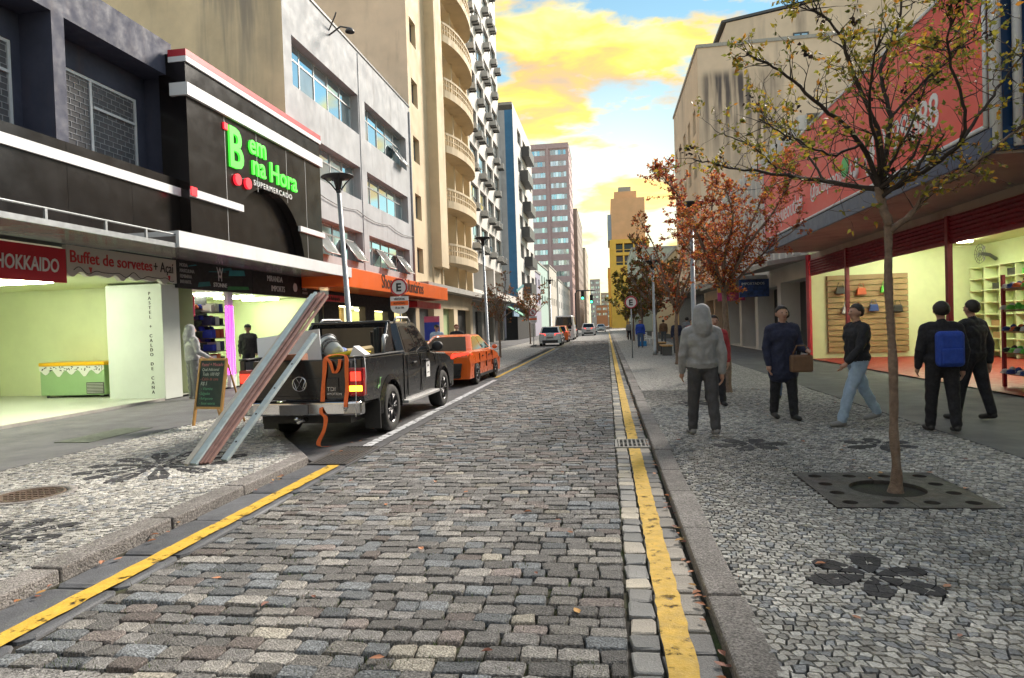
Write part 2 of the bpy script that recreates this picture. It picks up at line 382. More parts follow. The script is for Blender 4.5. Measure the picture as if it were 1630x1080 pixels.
while y < 62:
    d = rn.uniform(0.118, 0.152); x = -3.2 + (0 if row % 2 else -0.11) + rn.uniform(-.02, .02)
    while x < GR0 - 0.05:
        w = rn.uniform(0.13, 0.24)
        if x + w > GR0 - 0.01 or GR0 - 0.01 - (x + w) < 0.09: w = GR0 - 0.01 - x
        x0 = max(x, -3.2)
        w0 = x + w - x0
        if w0 > 0.07:
            cx, cy = x0 + w0/2, y + d/2 + 0.012*sin(x*1.7+row) ; vis = cy > 3.0 and (cx > -3.3 + 0.0) and (cx > -cy*0.97)
            if vis and n_near < 285:
                o = bpy.data.objects.new('sett', near_meshes[rn.randrange(60)]); put(o, road); n_near += 1
                o.location = (cx, cy, rn.uniform(-.008, .006)); o.scale = ((w0-0.012)/0.22, (d-0.008)/0.165, 1)
                o.rotation_euler = (rn.uniform(-.035, .035), rn.uniform(-.03, .03), rn.uniform(-.04, .04))
            else:
                vs, fs = sett_verts(w0-0.007, d-0.006, rn, simple=cy > 22); zz = rn.uniform(-.008, .006); sx, sy = rn.uniform(-.035, .035), rn.uniform(-.03, .03)
                stuff.add([(px+cx, py+cy, pz+zz+px*sx+py*sy) for px, py, pz in vs], fs, 0, False, sett_col(rn))
        x += w
    y += d; row += 1
tag(stuff.build('more_setts', M['sett'], road), kind='stuff')

# gutter courses, kerbs, painted lines
def gutter_run(x0, x1, y0, y1, step, cols, zt, obj_to):
    yy = y0; rest = MB()
    while yy < y1:
        L = step * rn.uniform(0.75, 1.3); col = cols[rn.randrange(len(cols))]; k = rn.uniform(0.8, 1.2); col = tuple(c*k for c in col)
        vs, fs = sett_verts(x1-x0-0.012, L-0.014, rn, simple=yy > 18)
        zz = zt + rn.uniform(-.004, .003); cx, cy = (x0+x1)/2, yy + L/2
        if yy < obj_to: MB().add(vs, fs, 0, False, col).build('gutter_stone', M['gutter'], road, loc=(cx, cy, zz))
        else: rest.add([(p[0]+cx, p[1]+cy, p[2]+zz) for p in vs], fs, 0, False, col)
        yy += L
    if rest.v: tag(rest.build('more_gutter_stones', M['gutter'], road), kind='stuff')
pale = [(0.31, 0.28, 0.235), (0.26, 0.245, 0.22), (0.20, 0.20, 0.195), (0.40, 0.36, 0.29), (0.17, 0.175, 0.175)]
GRATE_R = (8.75, 9.35); GRATE_L = (7.75, 8.95)
for a, b in ((1.3, GRATE_R[0]), (GRATE_R[1], 70)):
    gutter_run(GR0, GR1, a, b, 0.2, pale, -0.002, 16)
    gutter_run(GR1, 0.505, a, b, 0.24, [(0.24, 0.22, 0.19), (0.15, 0.148, 0.145), (0.125, 0.125, 0.125), (0.3, 0.27, 0.23)], -0.004, 16)
for a, b in ((1.3, GRATE_L[0]), (19.8, 46)):
    gutter_run(-3.78, -3.22, a, b, 0.8, [(0.085, 0.09, 0.1), (0.10, 0.105, 0.115), (0.07, 0.075, 0.085)], -0.006, 16)
def paint_strip(name, x0, x1, y0, y1, z, mt, parent, jit=0.006, label=None):
    mb = MB(); yy = y0; pts = []
    while yy <= y1 + 1e-6:
        pts.append((x0 + rn.uniform(-jit, jit), x1 + rn.uniform(-jit, jit), yy, z + rn.uniform(-.001, .002))); yy += 0.09 if yy < 20 else 0.5
    vs = []
    for a, b, c, d in pts: vs += [(a, c, d), (b, c, d)]
    mb.add(vs, [(2*i, 2*i+1, 2*i+3, 2*i+2) for i in range(len(pts)-1)])
    return mb.build(name, mt, parent)
for a, b in ((1.3, GRATE_R[0]), (GRATE_R[1], 110)): paint_strip('yellow_line', 0.235, 0.38, a, b, 0.008, M['yellow'], road)
paint_strip('yellow_line', -3.45, -3.30, 1.3, GRATE_L[0], 0.008, M['yellow'], road)
paint_strip('yellow_line', -3.62, -3.50, 20.8, 45, 0.008, M['yellow'], road)
paint_strip('white_line', -3.50, -3.36, 8.95, 20.0, 0.012, M['whitep'], road, 0.012)

# pavements -------------------------------------------------------------
ZL, ZR = 0.07, 0.06
def slab(name, poly, z, mt, parent=None, thick=0.16):
    mb = MB().prism([(x, y, z - thick) for x, y in poly], (0, 0, thick)); return mb.build(name, mt, parent)
pl = tag(slab('pavement_left', [(-4.0,-2),(-4.0,8.1),(-5.9,10.6),(-5.9,19.6),(-4.0,21.2),(-4.0,45),(-5.9,47),(-5.9,160),(-4.0,162),(-4.0,420),(-12.4,420),(-12.4,-2)], ZL-0.03, M['pjoint']), kind='structure')
pr = tag(slab('pavement_right', [(0.73,-2),(7.6,-2),(7.6,420),(0.73,420)], ZR-0.03, M['pjoint']), kind='structure')
bay = tag(slab('parking_bay', [(-3.82,8.0),(-3.22,7.7),(-3.22,20),(-3.82,21.2),(-5.9,19.6),(-5.9,10.6)], -0.004, M['bayf'], None, 0.03), kind='structure')
tag(slab('parking_bay', [(-3.82,45),(-3.82,162),(-5.95,160),(-5.95,47)], -0.004, M['bayf'], None, 0.03), kind='structure')
def kerb_stones(pts, width, z, parent, side):
    """pts: front-edge polyline; stones of about a metre along it, the body on the pavement side"""
    for (xa, ya), (xb, yb) in zip(pts, pts[1:]):
        d = V((xb-xa, yb-ya, 0)); Ltot = d.length; d.normalize(); nrm = V((-d.y, d.x, 0)) * side; t = 0
        while t < Ltot - 0.05:
            L = min(rn.uniform(0.85, 1.25), Ltot - t)
            if Ltot - t - L < 0.3: L = Ltot - t
            a = V((xa, ya, 0)) + d*(t+0.006); b = V((xa, ya, 0)) + d*(t+L-0.006); w = width + rn.uniform(-.012, .012); o = rn.uniform(-.008, .008)
            q = [a + nrm*o, b + nrm*(o + rn.uniform(-.006, .006)), b + nrm*w, a + nrm*w]
            mb = MB().prism([(p.x, p.y, -0.1) for p in q], (0, 0, 0.1 + z + rn.uniform(-.006, .006)))
            ob = mb.build('kerb_stone', M['kerb'], parent, bev=0.016 if ya + t < 30 else 0, seg=2)
            t += L
kerb_stones([(0.53, 1.0), (0.53, 60)], 0.21, ZR + 0.004, pr, -1)
kerb_stones([(-3.80, 1.0), (-3.80, 7.9), (-5.68, 10.55), (-5.68, 19.7), (-3.85, 21.1), (-3.85, 44.8), (-5.7, 46.8), (-5.7, 75)], 0.24, ZL + 0.004, pl, 1)
MB().box(0.53, 0.735, 60, 420, -0.1, ZR).build('kerb', M['kerb'], pr)

# plain concrete along the shops
slab('concrete_strip', [(-7.45,-2),(-7.45,10.3),(-7.35,160),(-11.05,160),(-11.05,-2)], ZL+0.004, M['asph'], pl, 0.03)
slab('concrete_strip', [(4.35,-2),(7.35,-2),(7.35,60),(4.6,60),(4.35,9.0)], ZR+0.004, M['asph'], pr, 0.03)
slab('far_mosaic', [(0.74,15.45),(4.6,15.5),(4.6,200),(0.74,200)], ZR, M['farmosaic'], pr, 0.02)
slab('far_mosaic', [(-5.93,13.0),(-5.93,19.6),(-4.1,21.2),(-4.1,45),(-5.93,47),(-5.93,160),(-7.36,160),(-7.36,13.0)], ZL, M['farmosaic'], pl, 0.02)

# mosaic of small cut stones, with the dark flowers laid in
def flower(cx, cy, r, n, style, rot0=0.0):
    out = []
    for i in range(n):
        a = rot0 + 2*pi*i/n; L = r * rn.uniform(0.85, 1.05)
        if style == 'paddle':
            pr_ = [(0.10, 0.03), (0.45, 0.20), (0.8, 0.26), (1.0, 0.12), (1.0, -0.12), (0.8, -0.24), (0.45, -0.19), (0.10, -0.03)]
            parts = [[pr_[0], pr_[1], pr_[6], pr_[7]], [pr_[1], pr_[2], (0.8, 0.0), (0.45, 0.0)], [(0.45, 0.0), (0.8, 0.0), pr_[5], pr_[6]], [pr_[2], pr_[3], pr_[4], pr_[5]]]
        else:
            parts = [[(0.06, 0.012), (0.45, 0.065), (0.45, -0.065), (0.06, -0.012)], [(0.47, 0.07), (0.74, 0.12), (0.74, 0.02), (0.47, 0.01)], [(0.47, -0.01), (0.74, -0.02), (0.74, -0.12), (0.47, -0.07)],
                     [(0.76, 0.125), (0.98, 0.09), (1.0, 0.0), (0.76, 0.0)], [(0.76, -0.01), (1.0, -0.01), (0.98, -0.09), (0.76, -0.125)]]
        for p in parts: out.append([(cx + L*(u*cos(a) - v*sin(a)), cy + L*(u*sin(a) + v*cos(a))) for u, v in p])
    return out
def inside(p, poly):
    x, y = p; c = False; n = len(poly)
    for i in range(n):
        x1, y1 = poly[i]; x2, y2 = poly[i-1]
        if (y1 > y) != (y2 > y) and x < (x2-x1)*(y-y1)/(y2-y1) + x1: c = not c
    return c
def mosaic(region, ztop, parent, flowers, skip, tone, seed, order, n_obj=280):
    r2 = random.Random(seed); x0, x1, y0, y1 = region['box']; S = 0.058; H = 0.052
    warp = lambda x, y: (x + 0.035*sin(y*2.1+seed) + 0.02*sin(y*5.3+x*3), y + 0.04*sin(x*2.4+seed*2) + 0.02*sin(x*6.1-y*2.0))
    nj = int((y1-y0)/H)+2; ni = int((x1-x0)/S)+2; grid = {}
    def gv(i2, j):
        if (i2, j) not in grid:
            x = x0 + i2*S*0.5 + r2.uniform(-.0145, .0145); y = y0 + j*H + r2.uniform(-.016, .016); grid[(i2, j)] = warp(x, y)
        return grid[(i2, j)]
    fl = []
    for f in flowers:
        for poly in flower(*f): fl.append(poly)
    fb = [(min(p[0] for p in q)-.02, max(p[0] for p in q)+.02, min(p[1] for p in q)-.02, max(p[1] for p in q)+.02, q) for q in fl]
    stones = []
    for j in range(nj):
        off = j % 2
        for i in range(ni):
            b = 2*i + off
            q = [gv(b, j), gv(b+1, j), gv(b+2, j), gv(b+2, j+1), gv(b+1, j+1), gv(b, j+1)]
            cx = sum(p[0] for p in q)/6; cy = sum(p[1] for p in q)/6
            if not region['test'](cx, cy): continue
            if any(s(cx, cy) for s in skip): continue
            if any(a < cx < b2 and c < cy < d and inside((cx + (cx-(a+b2)/2)*.25, cy + (cy-(c+d)/2)*.25), pq) for a, b2, c, d, pq in fb): continue
            q = [(cx + (px-cx)*0.84, cy + (py-cy)*0.84) for px, py in q]
            k = r2.uniform(0.55, 1.2); t = r2.random()
            base = (0.46, 0.45, 0.42) if t < 0.7 else (0.37, 0.355, 0.325) if t < 0.82 else (0.27, 0.28, 0.29)
            dirt = 0.78 + 0.22*sin(cx*1.3+seed)*sin(cy*0.9+1)
            stones.append((cx, cy, q, tuple(c*k*tone*dirt for c in base)))
    for poly in fl:
        cx = sum(p[0] for p in poly)/len(poly); cy = sum(p[1] for p in poly)/len(poly); k = r2.uniform(0.8, 1.3)
        if region['test'](cx, cy): stones.append((cx, cy, [(cx + (px-cx)*0.99, cy + (py-cy)*0.99) for px, py in poly], (0.05*k, 0.05*k, 0.054*k)))
    stones.sort(key=order)
    def shape(cx, cy, q, col, ox=0, oy=0):
        n = len(q); z = ztop + r2.uniform(-.003, .004); sx, sy = r2.uniform(-.05, .05), r2.uniform(-.05, .05)
        dark = col[0] < 0.068
        if dark: z = ztop + 0.0035; sx = sy = 0
        vs = [(px-ox, py-oy, ztop-0.03) for px, py in q] + [(px-ox + (cx-px)*0.05, py-oy + (cy-py)*0.05, z + (px-cx)*sx + (py-cy)*sy) for px, py in q]
        fs = [tuple(range(n, 2*n))] + [(i, (i+1) % n, n+(i+1) % n, n+i) for i in range(n)]
        return vs, fs
    rest = MB()
    for k, (cx, cy, q, col) in enumerate(stones):
        if k < n_obj:
            vs, fs = shape(cx, cy, q, col, cx, cy); MB().add(vs, fs, 0, False, col).build('mosaic_stone', M['pave'], parent, loc=(cx, cy, 0))
        else:
            vs, fs = shape(cx, cy, q, col); rest.add(vs, fs, 0, False, col)
    tag(rest.build('more_mosaic_stones', M['pave'], parent), kind='stuff')
def rightvis(x, y): return (x - 0.14*y)/max(y, .1) < 0.66
TG = (2.47, 6.37, 0.64)
mosaic({'box': (0.68, 4.5, 1.9, 15.6), 'test': lambda x, y: 0.725 < x < 4.34 and 2.0 < y < 15.5}, ZR, pr,
    [(1.55, 4.25, 0.38, 6, 'paddle', 0.3), (1.75, 8.6, 0.45, 6, 'paddle', 0.1), (3.25, 8.55, 0.45, 6, 'paddle', 0.5), (3.3, 3.1, 0.42, 6, 'paddle', 0.2), (1.6, 12.9, 0.45, 6, 'paddle', 0.2)],
    [lambda x, y: abs(x-TG[0]) < TG[2]+0.012 and abs(y-TG[1]) < TG[2]+0.012], 1.1, 3, lambda s: (0 if (s[1] > 3.1 and s[0] < s[1]*0.72) else 100) + s[1])
MH = (-5.95, 6.0, 0.42)
def lefttest(x, y):
    edge = -4.02 if y < 8.0 else -4.05 - (y-8.0)*0.71 if y < 10.6 else -5.93
    return -7.44 < x < edge and 2.6 < y < 13.0
mosaic({'box': (-7.5, -4.0, 2.6, 13.1), 'test': lefttest}, ZL, pl,
    [(-5.55, 7.45, 1.0, 12, 'wheel', 0.1), (-5.0, 4.6, 0.62, 10, 'wheel', 0.2)],
    [lambda x, y: (x-MH[0])**2 + (y-MH[1])**2 < (MH[2]+.01)**2], 1.3, 8, lambda s: (0 if -s[0] < s[1]*1.02 + 0.1 else 100) + s[1])

# iron work in the ground
def flat_curve(name, loops, z, thick, mt, parent=None):
    cu = bpy.data.curves.new(name, 'CURVE'); cu.dimensions = '2D'; cu.fill_mode = 'BOTH'; cu.extrude = thick/2
    for lp in loops:
        sp = cu.splines.new('POLY'); sp.points.add(len(lp)-1); sp.use_cyclic_u = True
        for p, (x, y) in zip(sp.points, lp): p.co = (x, y, 0, 1)
    o = bpy.data.objects.new(name, cu); C.objects.link(o)
    me = bpy.data.meshes.new_from_object(o.evaluated_get(bpy.context.evaluated_depsgraph_get())); bpy.data.objects.remove(o); me.name = name
    me.materials.clear(); me.materials.append(mt)
    ob = bpy.data.objects.new(name, me); put(ob, parent); ob.location = (0, 0, z); return ob
def circ(x, y, r, n=20): return [(x + r*cos(2*pi*i/n), y + r*sin(2*pi*i/n)) for i in range(n)]
tg = root('tree_grate', (TG[0], TG[1], ZR-0.014), 'square dark iron tree grate with round holes around the near tree', 'tree grate', local=True)
hl = []
for i in range(4):
    for j in range(4):
        if i in (0, 3) or j in (0, 3): hl.append(circ(-0.48 + 0.32*i, -0.48 + 0.32*j, 0.062))
for s in (0, 1):
    x0, x1 = ((-0.635, -0.003), (0.003, 0.635))[s]
    half = [(x0, -0.635), (x1, -0.635), (x1, 0.635), (x0, 0.635)]
    arc = [(0.31*sin(t)*(1 if s else -1) + (0.003 if s else -0.003), -0.31*cos(t)) for t in [pi*k/14 for k in range(15)]]
    half = ([(x0, -0.635), (x1, -0.635)] + arc + [(x1, 0.635), (x0, 0.635)]) if not s else ([(x1, -0.635), (x1, 0.635), (x0, 0.635)] + arc[::-1] + [(x0, -0.635)])
    ob = flat_curve('grate_plate', [half] + [h for h in hl if (sum(p[0] for p in h) > 0) == bool(s)], 0.0, 0.04, M['iron'], tg)
tag(MB().box(TG[0]-.63, TG[0]+.63, TG[1]-.63, TG[1]+.63, -0.09, -0.0).build('soil', M['soil']), kind='structure')
mh = root('manhole_cover', (MH[0], MH[1], ZL), 'round rusty brown manhole cover in the left mosaic pavement', 'manhole cover', local=True)
M['rust'] = mat('rusty_iron', (0.10, 0.065, 0.045), 0.75, 0.35, 7, 0.5, 50, metal=0.2)
MB().lathe([(0.0, 0.0), (0.28, 0.0), (0.285, 0.006), (0.31, 0.006), (0.315, -0.02)], 32).build('lid', M['rust'], mh)
MB().lathe([(0.32, -0.02), (0.325, 0.004), (0.415, 0.004), (0.42, -0.03)], 32).build('frame', M['kerb'], mh)
mb = MB()
for i in range(-3, 4): 
    for j in range(-3, 4):
        if i*i + j*j < 11: MB().box(i*.07-.024, i*.07+.024, j*.07-.012, j*.07+.012, 0.0, 0.007).build('tread_bar', M['rust'], mh)
cp = root('access_cover', (-8.2, 9.75, ZL), 'rectangular dark steel access plate in the concrete by the shop', 'access cover', local=True)
MB().box(-0.3, 0.3, -0.72, 0.72, 0.004, 0.014).build('plate', mat('green_grey_steel', (0.06, 0.07, 0.055), 0.6, 0.25, 4, 0.3, 60), cp)
def drain(name, x0, x1, y0, y1, nb, label, mt, along):
    r = root(name, ((x0+x1)/2, (y0+y1)/2, 0), label, 'drain grate')
    pit = MB().box(x0-.02, x1+.02, y0-.02, y1+.02, -0.029, -0.026).build('pit', mat('black_pit', (0.01, 0.01, 0.01), 0.9, 0), r)
    f = MB().box(x0, x1, y0, y0+.035, -.025, .012).box(x0, x1, y1-.035, y1, -.025, .012).box(x0, x0+.035, y0+.036, y1-.036, -.025, .012).box(x1-.035, x1, y0+.036, y1-.036, -.025, .012)
    f.build('frame', mt, r, bev=.004)
    for i in range(nb):
        t = (i+1)/(nb+1)
        if along: MB().box(x0+(x1-x0)*t-.011, x0+(x1-x0)*t+.011, y0+.037, y1-.037, -.024, .010).build('bar', mt, r)
        else: MB().box(x0+.037, x1-.037, y0+(y1-y0)*t-.011, y0+(y1-y0)*t+.011, -.024, .010).build('bar', mt, r)
    MB().box(x0+.037, x1-.037, (y0+y1)/2-.014, (y0+y1)/2+.014, -.02, .008).build('cross_bar', mt, r)
M['conc'] = mat('pale_concrete', (0.36, 0.345, 0.31), 0.8, 0.15, 5, 0.3, 80, streak=(0.15, 0.13, 0.11), samt=0.5, zsc=1)
drain('drain_grate', 0.06, 0.52, GRATE_R[0], GRATE_R[1], 7, 'pale drain grate set in the right gutter across the yellow line', M['conc'], True)
drain('drain_grate', -3.76, -3.25, GRATE_L[0], GRATE_L[1], 9, 'long dark iron drain grate behind the black pickup', M['iron'], True)

# moss and tiny weeds in the joints; fallen leaves
def grass(n, seed):
    r2 = random.Random(seed); mb = MB()
    cl = [(r2.uniform(-3.1, 0.1), 1.6 + 12*r2.random()**1.6) for _ in range(n)]
    for cx, cy in cl:
        for _ in range(r2.randrange(6, 26)):
            x = cx + r2.gauss(0, 0.05); y = cy + r2.gauss(0, 0.025); h = r2.uniform(.004, .02); a = r2.uniform(0, 2*pi); w = .0025
            k = r2.uniform(.6, 1.4); col = (0.07*k, 0.12*k, 0.02*k) if r2.random() < .75 else (0.14*k, 0.12*k, 0.03*k)
            dx, dy = cos(a)*w, sin(a)*w; lx, ly = r2.uniform(-.015, .015), r2.uniform(-.015, .015)
            mb.add([(x-dx, y-dy, -.02), (x+dx, y+dy, -.02), (x+lx, y+ly, h)], [(0, 1, 2)], 0, False, col)
    return mb
M['weed'] = mat('weed_green', (0.08, 0.12, 0.03), 0.8, 0, attr=True)
tag(grass(750, 4).build('joint_weeds', M['weed']), 'short green weeds growing between the road setts', 'weeds', kind='stuff')
M['leaf'] = mat('leaf', (0.2, 0.1, 0.03), 0.6, 0.15, 40, attr=True)
def fallen(n, seed):
    r2 = random.Random(seed); mb = MB()
    for i in range(n):
        t = r2.random()
        if t < .4: x, z = 0.50 + r2.gauss(0, .03), .012
        elif t < .6: x, z = -3.72 + r2.gauss(0, .04), .012
        elif t < .85: x, z = r2.uniform(.8, 4.2), ZR + .01
        else: x, z = r2.uniform(-3.1, .2), .012
        y = 2.6 + 14*r2.random()**1.4
        if i < n*0.22:
            a = r2.uniform(0, 2*pi); rr = .28*math.sqrt(r2.random()); x, y, z = TG[0]+rr*cos(a), TG[1]+rr*sin(a), 0.012
        s = r2.uniform(.018, .036); a = r2.uniform(0, 2*pi); k = r2.uniform(.7, 1.3)
        col = [(0.32, 0.11, 0.035), (0.38, 0.2, 0.05), (0.2, 0.07, 0.04), (0.42, 0.18, 0.09)][r2.randrange(4)]; col = tuple(c*k for c in col)
        P = lambda u, v, w: (x + s*(u*cos(a)-v*sin(a)), y + s*(u*sin(a)+v*cos(a)), z + s*w)
        b = r2.uniform(.1, .5)
        mb.add([P(-1.1,0,0.1), P(-.3,-.6,b), P(.5,-.5,b*.7), P(1.2,0,.15), P(.5,.5,b), P(-.3,.6,b*.8)], [(0,1,2,3),(0,3,4,5)], 0, False, col)
    return mb
tag(fallen(260, 9).build('fallen_leaves', M['leaf']), 'scattered brown and orange fallen leaves on the ground', 'leaves', kind='stuff')
# ------------------------------------------------------------------ building materials
M['navy'] = mat('navy_render', (0.05, 0.055, 0.088), 0.75, 0.18, 1.5, 0.2, 60, streak=(0.09, 0.06, 0.055), samt=0.5)
M['blackpanel'] = mat('black_metal_panel', (0.008, 0.006, 0.006), 0.22, 0.1, 0.8, spec=0.5)
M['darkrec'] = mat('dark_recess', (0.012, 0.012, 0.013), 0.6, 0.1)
M['white'] = mat('white_paint', (0.72, 0.73, 0.74), 0.5, 0.06, 2, streak=(0.4, 0.38, 0.35), samt=0.3)
M['redpaint'] = mat('red_paint', (0.45, 0.02, 0.03), 0.45, 0.12)
M['grey'] = mat('grey_render', (0.40, 0.41, 0.425), 0.8, 0.16, 0.8, 0.2, 40, streak=(0.2, 0.19, 0.19), samt=0.8, sscale=1.6)
M['greyside'] = mat('stained_beige_render', (0.72, 0.56, 0.36), 0.85, 0.2, 0.5, 0.25, 30, streak=(0.2, 0.17, 0.15), samt=0.6, sscale=0.9)
M['beige'] = mat('cream_render', (0.62, 0.50, 0.33), 0.85, 0.12, 0.6, 0.25, 25, streak=(0.3, 0.22, 0.14), samt=0.5, sscale=1.2)
M['pinkside'] = mat('pink_beige_render', (0.74, 0.55, 0.40), 0.9, 0.14, 0.5, 0.3, 14, streak=(0.34, 0.24, 0.17), samt=0.5)
M['offwhite'] = mat('off_white_render', (0.64, 0.61, 0.57), 0.8, 0.1, 0.8, 0.1, 40, streak=(0.3, 0.27, 0.24), samt=0.5, sscale=1.4)
M['blue'] = mat('blue_render', (0.055, 0.19, 0.36), 0.75, 0.12, 1)
M['teal'] = mat('teal_render', (0.05, 0.22, 0.24), 0.75, 0.12, 1)
M['pinktower'] = mat('pink_tile', (0.50, 0.36, 0.36), 0.7, 0.1, 0.8)
M['glass'] = mat('window_glass', (0.50, 0.62, 0.66), 0.05, 0, metal=0.85)
M['glass2'] = mat('pale_curtain_glass', (0.42, 0.46, 0.46), 0.10, 0.1, 2, metal=0.5)
M['glass3'] = mat('blue_glass', (0.55, 0.72, 0.76), 0.05, 0, metal=0.9)
M['dglass'] = glass_refl('dark_glass', (0.01, 0.01, 0.012), 1.5)
M['alu'] = mat('aluminium_frame', (0.5, 0.5, 0.5), 0.4, 0.08, 5, metal=0.5)
M['alud'] = mat('dark_frame', (0.07, 0.07, 0.07), 0.5, 0.1, 5)
M['steel'] = mat('galvanised_steel', (0.34, 0.36, 0.37), 0.45, 0.15, 6, metal=0.6)
M['brickw'] = mat('grey_wall_joint', (0.40, 0.40, 0.42), 0.85, 0.2, 5)
M['lime'] = mat('pale_green_wall', (0.66, 0.72, 0.44), 0.6, 0.05, 1.5)
M['limefl'] = mat('pale_floor_tile', (0.52, 0.54, 0.46), 0.45, 0)
M['tube'] = lamp_mat('fluorescent_tube', (0.95, 1.0, 0.80), 26.0)
M['tube2'] = lamp_mat('warm_tube', (1.0, 0.80, 0.45), 5.0)
M['neon'] = lamp_mat('pink_neon', (1.0, 0.04, 0.75), 2.6)
M['greenlit'] = mat('green_sign_letter', (0.08, 0.62, 0.05), 0.4, 0, emit=0.42, ecol=(0.07, 0.9, 0.05))
M['redlit'] = mat('red_sign_dot', (0.7, 0.02, 0.03), 0.4, 0, emit=0.35, ecol=(1, 0.02, 0.04))
M['wlet'] = mat('white_letter', (0.75, 0.75, 0.75), 0.5, 0)
M['glet'] = mat('grey_letter', (0.42, 0.42, 0.42), 0.5, 0)
M['klet'] = mat('black_letter', (0.015, 0.015, 0.015), 0.5, 0)
M['rlet'] = mat('red_letter', (0.5, 0.03, 0.04), 0.5, 0)
M['signred'] = mat('red_sign_face', (0.50, 0.012, 0.028), 0.4, 0.08, 1)
M['signwhite'] = mat('white_sign_face', (0.55, 0.52, 0.48), 0.4, 0.05, 1)
M['orange'] = mat('orange_sign_face', (0.82, 0.13, 0.012), 0.4, 0.06, 1)
M['soffit'] = mat('canopy_soffit', (0.22, 0.20, 0.19), 0.22, 0.1, 1, spec=0.6)
M['ac'] = mat('ac_casing', (0.42, 0.41, 0.39), 0.6, 0.15, 8)

def struct_bldg(name, loc, label): return root(name, loc, label, 'building')

# ---- A: two-storey navy building with the ice-cream shop
A = struct_bldg('shop_building', (-11, 11, 0), 'navy blue two storey building with recessed upper windows over the green lit ice cream shop')
P = LP(-11)
wl_ = MB()
facade(wl_, P, 3.0, 15.9, 5.5, 9.2, [(4.1, 8.0, 5.52, 8.37), (8.35, 12.1, 5.52, 8.37), (12.42, 15.8, 5.52, 8.37)], 0.75)
wl_.pbox(P, 3.0, 15.9, 9.2, 9.25, 0.0, 10)
wl_.pbox(P, 3.0, 15.9, 3.65, 5.45, 0.02, 0.5)
wl_.build('wall', M['navy'], A)
P12 = LP(-11.75)
win_holes = [(5.0, 7.2, 5.9, 7.75), (9.6, 11.9, 5.95, 7.75), (13.15, 15.5, 5.95, 7.75)]
wb = MB(); facade(wb, P12, 3.0, 15.9, 5.4, 8.5, win_holes, 0.12); wb.build('wall', M['navy'], A)
M['blockpane'] = glass_refl('block_pattern_glass', (0.13, 0.13, 0.14), 1.5, 0.12)
for a, b, c, d in win_holes:
    w = window(P12, a, b, c, d, 0.05, [0.36], [], A, M['white'], M['blockpane'], 0.07, tilt=0.002)
    m2 = MB(); s0 = a + (b-a)*0.36
    m2.pbox(P12, s0+.06, b-.06, c + (d-c)*0.62, c + (d-c)*0.62+.06, -0.005, 0.045); m2.build('sash_bar', M['white'], w)
    g = MB(); rb = random.Random(3)                                  # pale joints of the block wall right behind the pane
    zz = c + 0.1; k = 0
    while zz < d - 0.08:
        g.pbox(P12, a+.08, b-.08, zz, zz+.012, 0.035, 0.045)
        u = a + 0.1 + (0.14 if k % 2 else 0)
        while u < b - 0.1:
            g.pbox(P12, u, u+.012, zz+.0125, min(zz+.1295, d-.08), 0.035, 0.045); u += 0.28
        zz += 0.13; k += 1
    tag(g.build('block_wall_joints', M['brickw'], w), kind='stuff')
# black cladding with white band under the windows
cl = root('fascia_cladding', (-10.9, 9, 4), 'black panelled fascia with a white band below the navy building windows', 'fascia')
PA = LP(-10.75)
for u0 in (3.0, 5.5, 8.0, 10.3, 12.05, 13.9):
    u1 = {3.0: 5.5, 5.5: 8.0, 8.0: 10.3, 10.3: 12.05, 12.05: 13.9, 13.9: 15.62}[u0]
    MB().pbox(PA, u0+.004, u1-.004, 3.70, 5.24, 0.0, 0.22).build('panel', M['blackpanel'], cl)
    MB().pbox(PA, u0+.004, u1-.004, 5.46, 5.68, 0.0, 0.22).build('panel', M['blackpanel'], cl)
MB().pbox(LP(-10.70), 3.0, 15.62, 5.245, 5.455, 0, 0.26).build('white_band', M['white'], cl)
# shop room
room = MB()
room.poly([(-17, 2, 0.13), (-11.02, 2, 0.13), (-11.02, 16.4, 0.13), (-17, 16.4, 0.13)], 1)
room.poly([(-17, 16.35, 0.1), (-12.6, 16.35, 0.1), (-12.6, 16.35, 3.05), (-17, 16.35, 3.05)])
room.poly([(-12.6, 16.35, 0.1), (-12.6, 15.25, 0.1), (-12.6, 15.25, 3.05), (-12.6, 16.35, 3.05)])
room.poly([(-17, 2, 0.1), (-17, 16.35, 0.1), (-17, 16.35, 3.05), (-17, 2, 3.05)])
room.poly([(-17, 2, 3.05), (-11.05, 2, 3.05), (-11.05, 16.35, 3.05), (-17, 16.35, 3.05)])
room.poly([(-17, 2, 0.1), (-11.0, 2, 0.1), (-11.0, 2, 3.05), (-17, 2, 3.05)])
room.build('shop_room', [M['lime'], M['limefl']], A)
MB().box(-12.55, -11.0, 15.1, 15.78, 0.09, 3.0).build('column', mat('white_column_paint', (0.62, 0.66, 0.60), 0.5, 0.05, 2), A, bev=0.01)
MB().box(-11.06, -10.95, 2, 15.0, 0.05, 0.13).build('threshold', M['conc'], A)
for k, ch in enumerate('PASTEL + CALDO DE CANA'):
    if ch != ' ': text(ch, 0.115, M['klet'], A, (-11.33, 15.095, 2.72 - 0.118*k), 'F', 'letter', 'CENTER')
for yy in (6.0, 8.6, 11.0, 13.3):
    tag(MB().box(-14.2, -12.4, yy-.06, yy+.06, 2.96, 3.02).build('ceiling_lamp', M['tube']), 'fluorescent tube in the green ice cream shop, %s the white column' % {6.0: 'farthest from', 8.6: 'third nearest', 11.0: 'second nearest', 13.3: 'nearest'}[yy], 'lamp', 'ceiling tubes in the ice cream shop')
